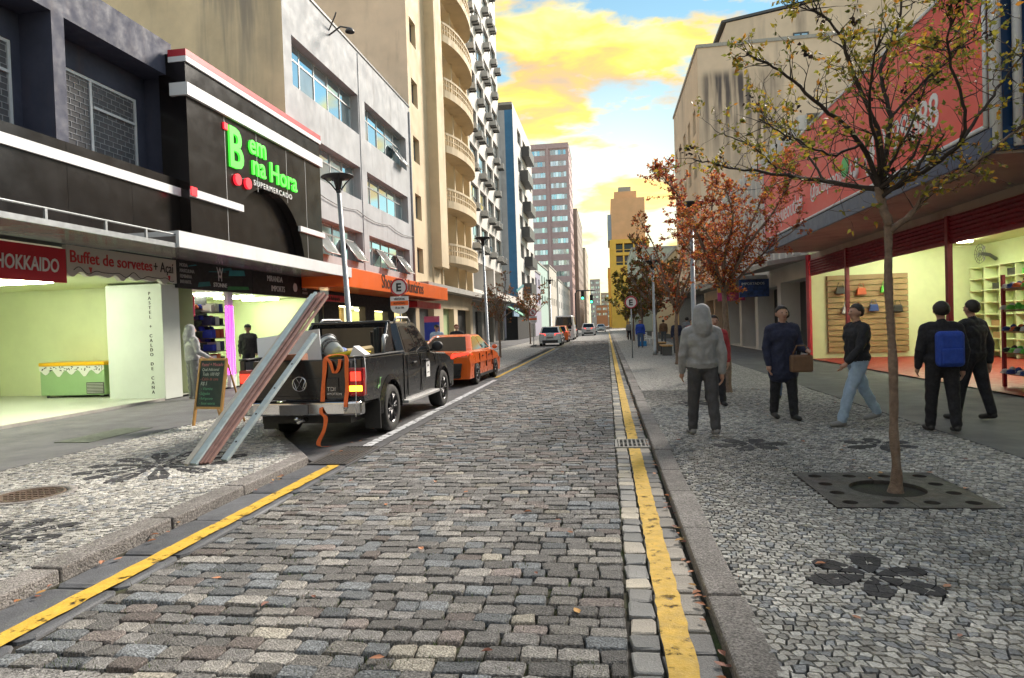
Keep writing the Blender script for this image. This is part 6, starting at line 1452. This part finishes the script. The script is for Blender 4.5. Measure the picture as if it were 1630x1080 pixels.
chair((2.5,44.5,ZR), .4, 'white plastic chair nearest the parking sign'); chair((3.1,45.4,ZR), -.5, 'white plastic chair behind the nearest one')
o = MB().box(2.0,2.5,43.2,43.7,ZR,.38).build('blue_crate', mat('blue_plastic', (.02,.2,.5), .5, .1), None, bev=.02); tag(o, 'blue crate on the ground beside the white chairs', 'crate')

# ------------------------------------------------------------------ people
M['skin'] = mat('skin', (.42,.24,.17), .6, .06, 10); M['hair'] = mat('dark_hair', (.018,.013,.01), .6, .2, 20)
def person(loc, rz, h, label, top, trousers, shoes=None, hair=None, stride=0.0, arms=((.06,.12),(.06,.12)), vox=.011, hood=False, cap=None, group=None, lean=0.0, coat=False, skin=None):
    """one remeshed body; faces -Y before rz. arms: per side (forward swing, elbow bend)"""
    s = h/1.76; prim = []       # (p0, p1, r0, r1, material)
    def cap_(p0, p1, r0, r1, m): prim.append((V(p0)*s, V(p1)*s, r0*s, r1*s, m))
    F = -1
    for k, sd in ((0,1),(1,-1)):
        st = stride*(1 if k == 0 else -1)
        hip = (sd*.095,0,.93); kn = (sd*.105, F*(st*.22 + max(0,st)*.04), .50); an = (sd*.11, F*st*.42 + max(0,-st)*.05, .085 + max(0,-st)*.10)
        cap_(hip, kn, .108, .082, 2); cap_(kn, (an[0],an[1],an[2]+.02), .080, .066, 2)
        cap_((an[0],an[1]+.03,an[2]-.03), (an[0]*1.12, an[1]+F*.16, .042 + max(0,-st)*.04), .046, .040, 3)
        fw, eb = arms[k]; sh = (sd*.195, lean*.1, 1.40); el = (sd*(.255), F*(fw*.28)+.02, 1.41-.29); wr = (sd*.25, el[1]+F*(.24*math.sin(fw+eb)), el[2]-.25*math.cos(fw+eb))
        cap_((sd*.12,0,1.42), sh, .085, .078, 1); cap_(sh, el, .078, .064, 1); cap_(el, wr, .066, .050, 1)
        d = (V(wr)-V(el)).normalized(); pw = V(wr) + d*.085
        cap_(V(wr)+d*.03, pw, .030, .034, 0)
        for q in range(4):
            o_ = V((0, F*(-.027+.018*q), 0)); L_ = (.065,.075,.07,.055)[q]; k1 = pw + o_ + d*.03; k2 = k1 + d*L_*.55 + V((-sd*.012,0,0)); cap_(k1, k2, .0085, .008, 0); cap_(k2, k2 + d*L_*.4 + V((-sd*.02,0,0)), .008, .007, 0)
        t0 = V(wr)+d*.055+V((0,F*.03,0)); cap_(t0, t0 + d*.04 + V((-sd*.008,F*.022,0)), .011, .009, 0)
    cap_((-.08,0,.94),(.08,0,.94), .125, .125, 2); cap_((-.07,0,.99),(.07,0,.99), .142, .142, 1); cap_((-.04,0,1.05),(-.04,.0,1.25), .145, .150, 1); cap_((.04,0,1.05),(.04,.0,1.25), .145, .150, 1); cap_((-.09,0,1.30),(.09,0,1.30), .145, .145, 1); cap_((-.10,.01,1.41),(.10,.01,1.41), .088, .088, 1)
    cap_((0,.015,1.44),(0,.01,1.475), .085, .068, 1); cap_((0,.01,1.44),(0,F*.01,1.56), .056, .05, 0)
    if coat: cap_((-.08,0,.72),(.08,0,.72), .15, .15, 1); cap_((-.07,0,.80),(-.05,0,1.1), .155, .14, 1); cap_((.07,0,.80),(.05,0,1.1), .155, .14, 1)
    cap_((0,.012,1.665),(0,F*.012,1.645), .092, .088, 0); cap_((0,F*.03,1.60),(0,F*.035,1.575), .062, .05, 0)
    cap_((0,F*.098,1.645),(0,F*.108,1.615), .012, .017, 0)
    for sd in (1,-1): cap_((sd*.088,.005,1.645),(sd*.09,.01,1.61), .016, .012, 0)
    if hood:
        cap_((0,.03,1.675),(0,.055,1.50), .116, .135, 1); cap_((0,.075,1.50),(0,.07,1.42), .12, .115, 1)
    q = MB()
    for p0, p1, r0, r1, m_ in prim:
        ax = (p1-p0); L_ = ax.length; ax = ax.normalized() if L_ > 1e-6 else V((0,0,1)); pts, rs = [], []
        for i in range(4): a = pi/2*(1-i/4); pts.append(p0 - ax*r0*sin(a)); rs.append(max(r0*cos(a), .0004))
        pts.append(p0); rs.append(r0); pts.append(p1); rs.append(r1)
        for i in range(1, 5): a = pi/2*i/4; pts.append(p1 + ax*r1*sin(a)); rs.append(max(r1*cos(a), .0004))
        q.tube(pts, rs, 12)
    o = q.build('body', [skin or M['skin'], top, trousers, shoes or M['plastic']])
    rm_ = o.modifiers.new('r', 'REMESH'); rm_.mode = 'VOXEL'; rm_.voxel_size = vox; rm_.use_smooth_shade = True
    sm_ = o.modifiers.new('s', 'SMOOTH'); sm_.factor = .5; sm_.iterations = 4 if vox < .015 else 2
    me = bpy.data.meshes.new_from_object(o.evaluated_get(bpy.context.evaluated_depsgraph_get())); bpy.data.objects.remove(o)
    n = len(me.polygons); cs = np.empty(n*3, np.float32); me.polygons.foreach_get('center', cs); cs = cs.reshape(-1,3); best = np.full(n, 1e9); idx = np.zeros(n, np.int32)
    for p0, p1, r0, r1, m_ in prim:
        a = np.array(p0); b = np.array(p1); ab_ = b-a; t = np.clip(((cs-a)@ab_)/max(1e-9, ab_@ab_), 0, 1); d = np.linalg.norm(cs - (a + t[:,None]*ab_), axis=1) - (r0 + (r1-r0)*t)
        k = d < best; best[k] = d[k]; idx[k] = m_
    # a clean waistline and cuffs; soft cloth folds
    me.polygons.foreach_set('material_index', idx); me.name = 'body'
    nv = len(me.vertices); co = np.empty(nv*3, np.float32); me.vertices.foreach_get('co', co); co = co.reshape(-1,3)
    w = np.sin(co[:,2]*38 + 3*np.sin(co[:,0]*17+co[:,1]*11))*np.sin(co[:,0]*23+co[:,1]*19)*.0065*(co[:,2] < 1.4*s)*(co[:,2] > .12)
    co[:,0] += w; co[:,1] += w*.8; me.vertices.foreach_set('co', co.ravel()); me.update()
    for m_ in (skin or M['skin'], top, trousers, shoes or M['plastic']):
        if len(me.materials) < 4: me.materials.append(m_)
    p = root('person', loc, label, 'person', group, local=True, rz=rz); ob = bpy.data.objects.new('body', me); put(ob, p)
    if hair is not False and not hood:
        hb = MB(); prof = [(sin(a)*.1015*s, cos(a)*.112*s) for a in [i*pi/20 for i in range(17)]]; hb.lathe(prof, 20, (0,.012*s,1.662*s)); vs = hb.v
        for i, (x, yv, z) in enumerate(vs):
            u = yv/s; mz = (1.715 if u < -.06 else 1.60 + (.02-u)*1.45 if u < .02 else 1.60 - (u-.02)*.5)*s
            k = 1 + .02*sin(x*260/s + z*90/s) + .015*sin(yv*310/s)
            if z < mz: z = mz; k *= .90
            vs[i] = (x*k, .012*s + (yv-.012*s)*k, z)
        hb.build('hair', hair or M['hair'], p)
    if cap:
        cb_ = MB().lathe([(0,1.79*s),(.07*s,1.775*s),(.105*s,1.73*s),(.110*s,1.68*s)], 16); cb_.add([(-.08*s,-.07*s,1.69*s),(-.06*s,-.19*s,1.68*s),(.06*s,-.19*s,1.68*s),(.08*s,-.07*s,1.69*s)], [(0,1,2,3)]); cb_.build('cap', cap, p)
    ey = MB()
    for sd in (1,-1): ey.ell((sd*.033*s,-.096*s,1.655*s),(.011*s,.008*s,.007*s),8,5)
    e1 = ey
    for sd in (1,-1): MB().ell((sd*.033*s,-.096*s,1.655*s),(.011*s,.008*s,.007*s),8,5).build('eye', M['seam'], p)
    MB().ell((0,-.088*s,1.583*s),(.024*s,.010*s,.006*s),8,5).build('mouth', mat('lip', (.3,.12,.1), .6, 0) if 'lip' not in bpy.data.materials else bpy.data.materials['lip'], p)
    return p
cl_ = lambda n, c: mat('cloth_'+n, c, .9, .18, 12, .3, 120)
CG, CGT, CK, CNV, CBL, CJ, CBR, CLB, CRED = cl_('grey',(.20,.21,.22)), cl_('dark_grey',(.10,.105,.11)), cl_('black',(.014,.014,.018)), cl_('navy',(.018,.022,.05)), cl_('blue',(.02,.06,.35)), cl_('jeans',(.07,.11,.2)), cl_('brown',(.16,.09,.05)), cl_('pale_blue',(.30,.40,.52)), cl_('red',(.3,.03,.04))
CWS = mat('grey_shoe', (.22,.22,.22), .6, .1); CWH = cl_('off_white', (.24,.24,.25))
person((1.27,9.25,ZR), pi+.15, 1.78, 'person in grey hoodie and charcoal trousers walking away near the kerb', cl_('heather_grey',(.27,.275,.28)), cl_('charcoal',(.06,.06,.065)), shoes=CWS, hood=True, stride=.35, arms=((.1,.3),(-.15,.2)))
person((2.68,10.7,ZR), .15, 1.76, 'person in long black coat carrying a brown bag on the right pavement', CNV, CK, coat=True, stride=.25, arms=((.15,1.25),(.05,.2)))
bg = root('shoulder_bag', (2.88,10.45,.95), 'brown bag held by the person in the long black coat', 'bag', local=True)
MB().box(-.16,.16,-.07,.07,-.14,.12).build('pouch', CBR, bg, bev=.03); MB().tube([(-.12,0,.12),(-.06,0,.26),(.06,0,.26),(.12,0,.12)], .012, 6).build('handle', CBR, bg)
person((3.55,10.1,ZR), -1.35, 1.74, 'person in dark jacket and pale blue jeans striding behind the tree trunk', CK, CLB, shoes=CWS, stride=.75, arms=((.5,.3),(-.45,.2)))
person((4.33,9.35,ZR), pi-.1, 1.72, 'person in black trousers wearing a blue backpack', CK, CK, stride=.3, arms=((.1,.4),(-.1,.3)))
bp = root('backpack', (4.34,9.18,1.18), 'bright blue backpack worn by the person near the shoe shop', 'backpack', local=True, rz=-.1)
q = MB().box(-.16,.16,-.10,.06,-.24,.22); q.build('pack', CBL, bp, bev=.06, seg=3); MB().box(-.12,.12,-.135,-.10,-.2,.0).build('front_pocket', CBL, bp, bev=.025)
for x in (-.11,.11): MB().tube([(x,.03,.2),(x,.14,.26),(x,.26,.18),(x*1.1,.27,.0),(x*1.2,.12,-.18)], .018, 6).build('strap', CNV, bp)
person((5.2,10.35,ZR), pi+.5, 1.74, 'person in dark clothes walking beside the shoe shop entrance', CK, CK, stride=.4, arms=((.2,.3),(-.2,.2)))
person((1.95,12.6,ZR), .1, 1.66, 'person in dark red jacket farther back on the right pavement', CRED, CK, stride=.3, vox=.014)
person((3.35,13.2,ZR), pi, 1.74, 'person in black jacket and jeans seen from behind by the lamp', CK, CJ, stride=.3, vox=.014)
person((-10.3,15.2,ZL), pi-.6, 1.86, 'person in pale grey hooded top standing at the white column', cl_('pale_grey',(.34,.34,.35)), cl_('mid_grey',(.15,.15,.155)), shoes=CWS, hood=True, arms=((.2,.9),(.2,.9)))
person((-11.9,20.6,.12), .3, 1.85, 'shop assistant in black shirt and cap inside the lit shop', CK, CK, cap=CK, vox=.014)
person((-6.35,24.2,ZL), 0, 1.70, 'person in blue grey jacket on the pavement beside the taxi', CLB, CJ, vox=.016, cap=CK)
person((-5.75,24.9,ZL), .3, 1.70, 'person with auburn hair in black jacket beside the taxi', CK, CK, vox=.016, hair=cl_('auburn',(.2,.06,.02)))
rp = random.Random(8); tops_ = [(CK,'black jacket'),(CRED,'dark red top'),(CNV,'navy coat'),(CG,'grey hoodie'),(CBL,'blue jacket'),(CBR,'brown coat'),(CWH,'off white top'),(CLB,'pale blue shirt')]
where = ['nearest the lamp','beyond the lamp','beside the first bench','under the third tree','near the right kerb','along the far shop fronts','in the distance by the kerb','farthest along the right pavement']
for k, (x, yv) in enumerate(((3.0,24),(3.4,27.5),(3.3,32.5),(4.2,36),(2.0,41),(3.8,46),(1.9,58),(2.6,72))):
    t_, nm = tops_[k]; person((x,yv,ZR), pi if k % 2 else 0, 1.6+.15*rp.random(), 'distant person in %s %s' % (nm, where[k]), t_, [CK,CJ,CGT][k % 3], stride=.35*rp.random(), vox=.02, group='people far along the right pavement')

# ------------------------------------------------------------------ trees
M['bark'] = mat('bark', (.19,.135,.10), .9, .35, 18, .7, 50, streak=(.26,.21,.17), samt=.7, sscale=14, zsc=.4)
M['twig'] = mat('dark_twig', (.035,.026,.022), .9, .2, 20)
M['foliage'] = mat('autumn_leaf', (.2,.15,.03), .55, .12, 60, attr=True, spec=.35, sub=.45)
def spline(pts, k=5):
    pts = [V(p) for p in pts]; out = []
    for i in range(len(pts)-1):
        p0, p1, p2, p3 = pts[max(i-1,0)], pts[i], pts[i+1], pts[min(i+2,len(pts)-1)]
        for j in range(k):
            t = j/k; out.append(0.5*((2*p1) + (p2-p0)*t + (2*p0-5*p1+4*p2-p3)*t*t + (3*p1-p0-3*p2+p3)*t**3))
    out.append(pts[-1]); return out
def add_leaf(mb, p, d, size, col, r2):
    d = d.normalized(); a = V((r2.gauss(0,1),r2.gauss(0,1),r2.gauss(0,1))); a = (a - d*a.dot(d)).normalized(); nn = d.cross(a)
    w = size*.30; f = size*r2.uniform(.03,.14); cu = size*r2.uniform(-.05,.2)
    mb.add([p, p + d*size*.35 + a*w + nn*f, p + d*size + nn*cu, p + d*size*.35 - a*w + nn*f, p + d*size*.55 + nn*cu*.4], [(0,1,4),(1,2,4),(2,3,4),(3,0,4)], 0, False, col)
def make_tree(loc, label, trunk, limbs, pal, n_tw, leafp, lsize, seed, r0=.06, r1=.037, dead=0, twl=(.16,.55), sub=2, group='street trees'):
    r2 = random.Random(seed); t = root('street_tree', loc, label, 'tree', group)
    tp = spline(trunk, 16); tr = []
    for i in range(len(tp)): 
        f = i/(len(tp)-1); tr.append((r1 + (r0-r1)*max(0,1-f*7)**1.5 + r1*.35*(1-f)) * (1 + .05*sin(i*.37) + .04*sin(i*.83) + r2.uniform(-.025,.025)))
    tp = [p + V((.010*sin(i*.21)*min(1,i/8),.010*cos(i*.17)*min(1,i/8),0)) for i, p in enumerate(tp)]
    MB().tube(tp, tr, 12).build('trunk', M['bark'], t)
    lf = MB(); tw = MB(); ends = []
    def leaves_at(p, d, n):
        for _ in range(n):
            dd = (d + V((r2.gauss(0,.7),r2.gauss(0,.7),r2.gauss(0,.6)-.25))); c = pal[r2.randrange(len(pal))]; k = r2.uniform(.7,1.35)
            add_leaf(lf, p + V((r2.gauss(0,.012),r2.gauss(0,.012),r2.gauss(0,.012))), dd, lsize*r2.uniform(.6,1.25), tuple(x*k for x in c), r2)
    def twig(p, d, L, r, lev):
        pts = [p]; n = 4
        for i in range(n):
            d = (d + V((r2.gauss(0,.22),r2.gauss(0,.22),r2.gauss(.03,.18)))).normalized(); pts.append(pts[-1] + d*L/n)
            if lev > 0 and i > 0 and r2.random() < .7:
                dd = (d + V((r2.gauss(0,.7),r2.gauss(0,.7),r2.gauss(.1,.5)))).normalized(); twig(pts[-1], dd, L*r2.uniform(.35,.65), r*.6, lev-1)
            if r2.random() < leafp: leaves_at(pts[-1], d, r2.randrange(1,3))
        tw.tube(pts, [r*(1-.2*i) for i in range(n+1)], 4, caps=False)
        ends.append(pts[-1])
        if r2.random() < leafp*1.3: leaves_at(pts[-1], d, r2.randrange(2,5))
    for li, lb in enumerate(limbs):
        pts, ra_, rb_ = lb; sp_ = spline(pts, 6); n = len(sp_)
        q = MB().tube([p + V((r2.gauss(0,.006),r2.gauss(0,.006),r2.gauss(0,.006))) for p in sp_], [ra_ + (rb_-ra_)*i/(n-1) for i in range(n)], 8); q.build('limb', M['bark'] if ra_ > .028 else M['twig'], t)
        for _ in range(int(n_tw*sum((sp_[i+1]-sp_[i]).length for i in range(n-1)))):
            f = r2.random()**.7; i = min(n-2, int(f*(n-1))); p = sp_[i].lerp(sp_[i+1], r2.random()); ax = (sp_[i+1]-sp_[i]).normalized()
            d = (ax*.6 + V((r2.gauss(0,.7),r2.gauss(0,.7),r2.gauss(.25,.5)))).normalized(); twig(p, d, r2.uniform(*twl)*(1.1-.4*f), rb_*.75 + .0015, sub)
    cr = tag(lf.build('crown', M['foliage'], t), 'leaves of the crown', kind='stuff')
    tag(tw.build('twigs', M['twig'], t), kind='stuff')
    if dead:
        db = MB()
        for _ in range(dead):
            c = ends[r2.randrange(len(ends))] + V((0,0,-.02))
            for _ in range(12):
                k = r2.uniform(.6,1.4); add_leaf(db, c + V((r2.gauss(0,.035),r2.gauss(0,.035),r2.gauss(0,.03))), V((r2.gauss(0,1),r2.gauss(0,1),r2.gauss(-.5,.7))), lsize*r2.uniform(.7,1.3), (.022*k,.015*k,.014*k), r2)
        tag(db.build('dead_leaves', M['foliage'], t), kind='stuff')
    return t
GRN = [(.15,.16,.03),(.22,.20,.03),(.10,.12,.03),(.34,.27,.03),(.40,.29,.04),(.44,.20,.03),(.20,.19,.03),(.24,.22,.04)]
RED = [(.60,.14,.05),(.66,.26,.06),(.28,.05,.04),(.52,.24,.06),(.26,.17,.04),(.35,.10,.06),(.24,.06,.04)]
MIX = [(.42,.13,.05),(.30,.11,.04),(.15,.11,.03),(.12,.10,.03),(.26,.13,.04),(.18,.07,.04),(.10,.08,.03)]
make_tree((2.54,6.37,0), 'young street tree with sparse yellow green leaves growing from the iron grate', [(2.54,6.37,-.03),(2.545,6.37,.4),(2.54,6.37,.79),(2.53,6.37,1.65),(2.51,6.36,2.15),(2.53,6.36,2.46)], [
    ([(2.53,6.36,2.44),(2.46,6.36,2.67),(2.45,6.36,2.80)], .040, .034),
    ([(2.45,6.36,2.76),(2.06,6.55,2.9),(1.71,6.75,3.03),(1.27,6.95,3.18),(0.95,7.1,3.32)], .026, .006),
    ([(2.46,6.36,2.75),(2.26,6.2,3.13),(1.85,5.95,3.42),(1.49,5.8,3.7),(1.19,5.7,3.82)], .026, .006),
    ([(2.46,6.36,2.78),(2.43,6.25,3.17),(2.13,6.1,3.83),(2.0,6.0,4.08),(1.77,5.9,4.23)], .026, .006),
    ([(2.47,6.38,2.78),(2.65,6.6,3.46),(2.66,6.8,3.99),(2.91,7.0,4.49),(3.02,7.1,5.12)], .026, .006),
    ([(2.46,6.36,2.72),(2.78,6.3,2.88),(2.98,6.1,3.05),(2.94,5.9,3.28),(2.72,5.7,3.75),(2.78,5.6,4.0)], .024, .006),
    ([(2.98,6.1,3.05),(3.29,6.2,3.44),(3.49,6.3,3.68),(3.83,6.4,4.06)], .016, .005),
    ([(2.53,6.36,2.38),(2.73,6.35,2.55),(2.84,6.3,2.74),(3.05,6.2,2.82),(3.33,6.1,3.07),(3.58,6.0,3.27)], .030, .006),
    ([(2.65,6.6,3.46),(3.14,6.9,3.92),(3.69,7.1,4.38)], .014, .005), ([(2.45,6.3,2.88),(2.11,5.6,3.38),(2.03,5.2,3.66)], .018, .005), ([(2.46,6.36,2.84),(3.05,7.1,3.51),(3.46,7.6,4.22)], .018, .005),
    ([(2.06,6.55,2.9),(1.92,6.9,3.38),(1.73,7.2,3.7)], .013, .004), ([(1.71,6.75,3.03),(1.44,6.6,3.27),(1.13,6.5,3.39)], .011, .004), ([(2.26,6.2,3.13),(1.92,6.0,3.03),(1.49,5.7,3.14),(1.25,5.5,3.22)], .013, .004)],
    GRN, 16, .20, .05, 5, r0=.07, r1=.031, dead=30)
def auto_limbs(x, y, z, n, H, R, seed, base=.03):
    r2 = random.Random(seed); out = []
    for k in range(n):
        a = 2*pi*k/n + r2.uniform(-.3,.3); rr = R*r2.uniform(.55,1.05); zz = H*r2.uniform(.65,1.05)
        out.append(([(x,y,z),(x+cos(a)*rr*.3,y+sin(a)*rr*.3,z+(zz-z)*.35),(x+cos(a+.15)*rr*.7,y+sin(a+.15)*rr*.7,z+(zz-z)*.72),(x+cos(a)*rr,y+sin(a)*rr,zz)], base, base*.2))
    return out
make_tree((2.55,14.8,0), 'street tree with dense red orange autumn leaves behind the near tree', [(2.55,14.8,0),(2.57,14.8,1.2),(2.53,14.8,2.25)], auto_limbs(2.53,14.8,2.2,9,5.4,1.75,2,.04), RED, 12, .72, .06, 6, r0=.1, r1=.055)
make_tree((2.5,24.5,0), 'brown leaved street tree, third along the right pavement', [(2.5,24.5,0),(2.48,24.5,1.1),(2.52,24.5,2.0)], auto_limbs(2.52,24.5,1.9,8,5.3,1.8,3,.045), RED[:3]+MIX, 6, .75, .10, 7, r0=.1, r1=.055, sub=1)
make_tree((2.4,33.5,0), 'olive brown street tree, fourth along the right pavement', [(2.4,33.5,0),(2.42,33.5,1.1),(2.38,33.5,2.0)], auto_limbs(2.38,33.5,1.9,8,5.6,2.2,4,.05), MIX, 6, .8, .13, 8, r0=.1, r1=.055, sub=1)
make_tree((2.3,44,0), 'olive street tree, fifth along the right pavement', [(2.3,44,0),(2.3,44,1.1),(2.3,44,2.0)], auto_limbs(2.3,44,1.9,8,5.6,2.2,5,.05), MIX[1:4]+GRN[:3], 5, .85, .16, 9, r0=.1, r1=.06, sub=1)
make_tree((2.2,56,0), 'far green brown street tree, sixth along the right pavement', [(2.2,56,0),(2.2,56,1.1),(2.2,56,2.0)], auto_limbs(2.2,56,1.9,7,5.6,2.2,6,.05), MIX[1:4]+GRN[:3], 5, .85, .18, 10, r0=.1, r1=.06, sub=1)
make_tree((2.1,70,0), 'farthest street tree in the right row', [(2.1,70,0),(2.1,70,1.1),(2.1,70,2.0)], auto_limbs(2.1,70,1.9,7,5.6,2.2,7,.05), MIX[1:4]+GRN[:3], 5, .85, .2, 11, r0=.1, r1=.06, sub=1)
make_tree((-5.4,33,0), 'small nearly bare brown tree by the left pavement', [(-5.4,33,0),(-5.4,33,1.1),(-5.4,33,2.0)], auto_limbs(-5.4,33,1.9,8,4.1,1.5,8,.035), MIX, 7, .5, .09, 12, r0=.08, r1=.045, sub=1)
make_tree((-5.3,56,0), 'second small brown tree on the left beyond the parked hatchback', [(-6.4,55,0),(-6.4,55,1.1),(-6.4,55,2.2)], auto_limbs(-6.4,55,2.1,8,5.0,2.0,9,.045), MIX, 6, .7, .14, 13, r0=.1, r1=.05, sub=1)

# lettering becomes plain meshes
dg = bpy.context.evaluated_depsgraph_get()
for t in TEXTS:
    me = bpy.data.meshes.new_from_object(t.evaluated_get(dg)); me.name = t.name
    cu = t.data; nm = t.name; mtx = t.matrix_basis.copy(); pinv = t.matrix_parent_inverse.copy(); par = t.parent
    bpy.data.objects.remove(t)
    o = bpy.data.objects.new(nm, me); C.objects.link(o); o.parent = par; o.matrix_parent_inverse = pinv; o.matrix_basis = mtx
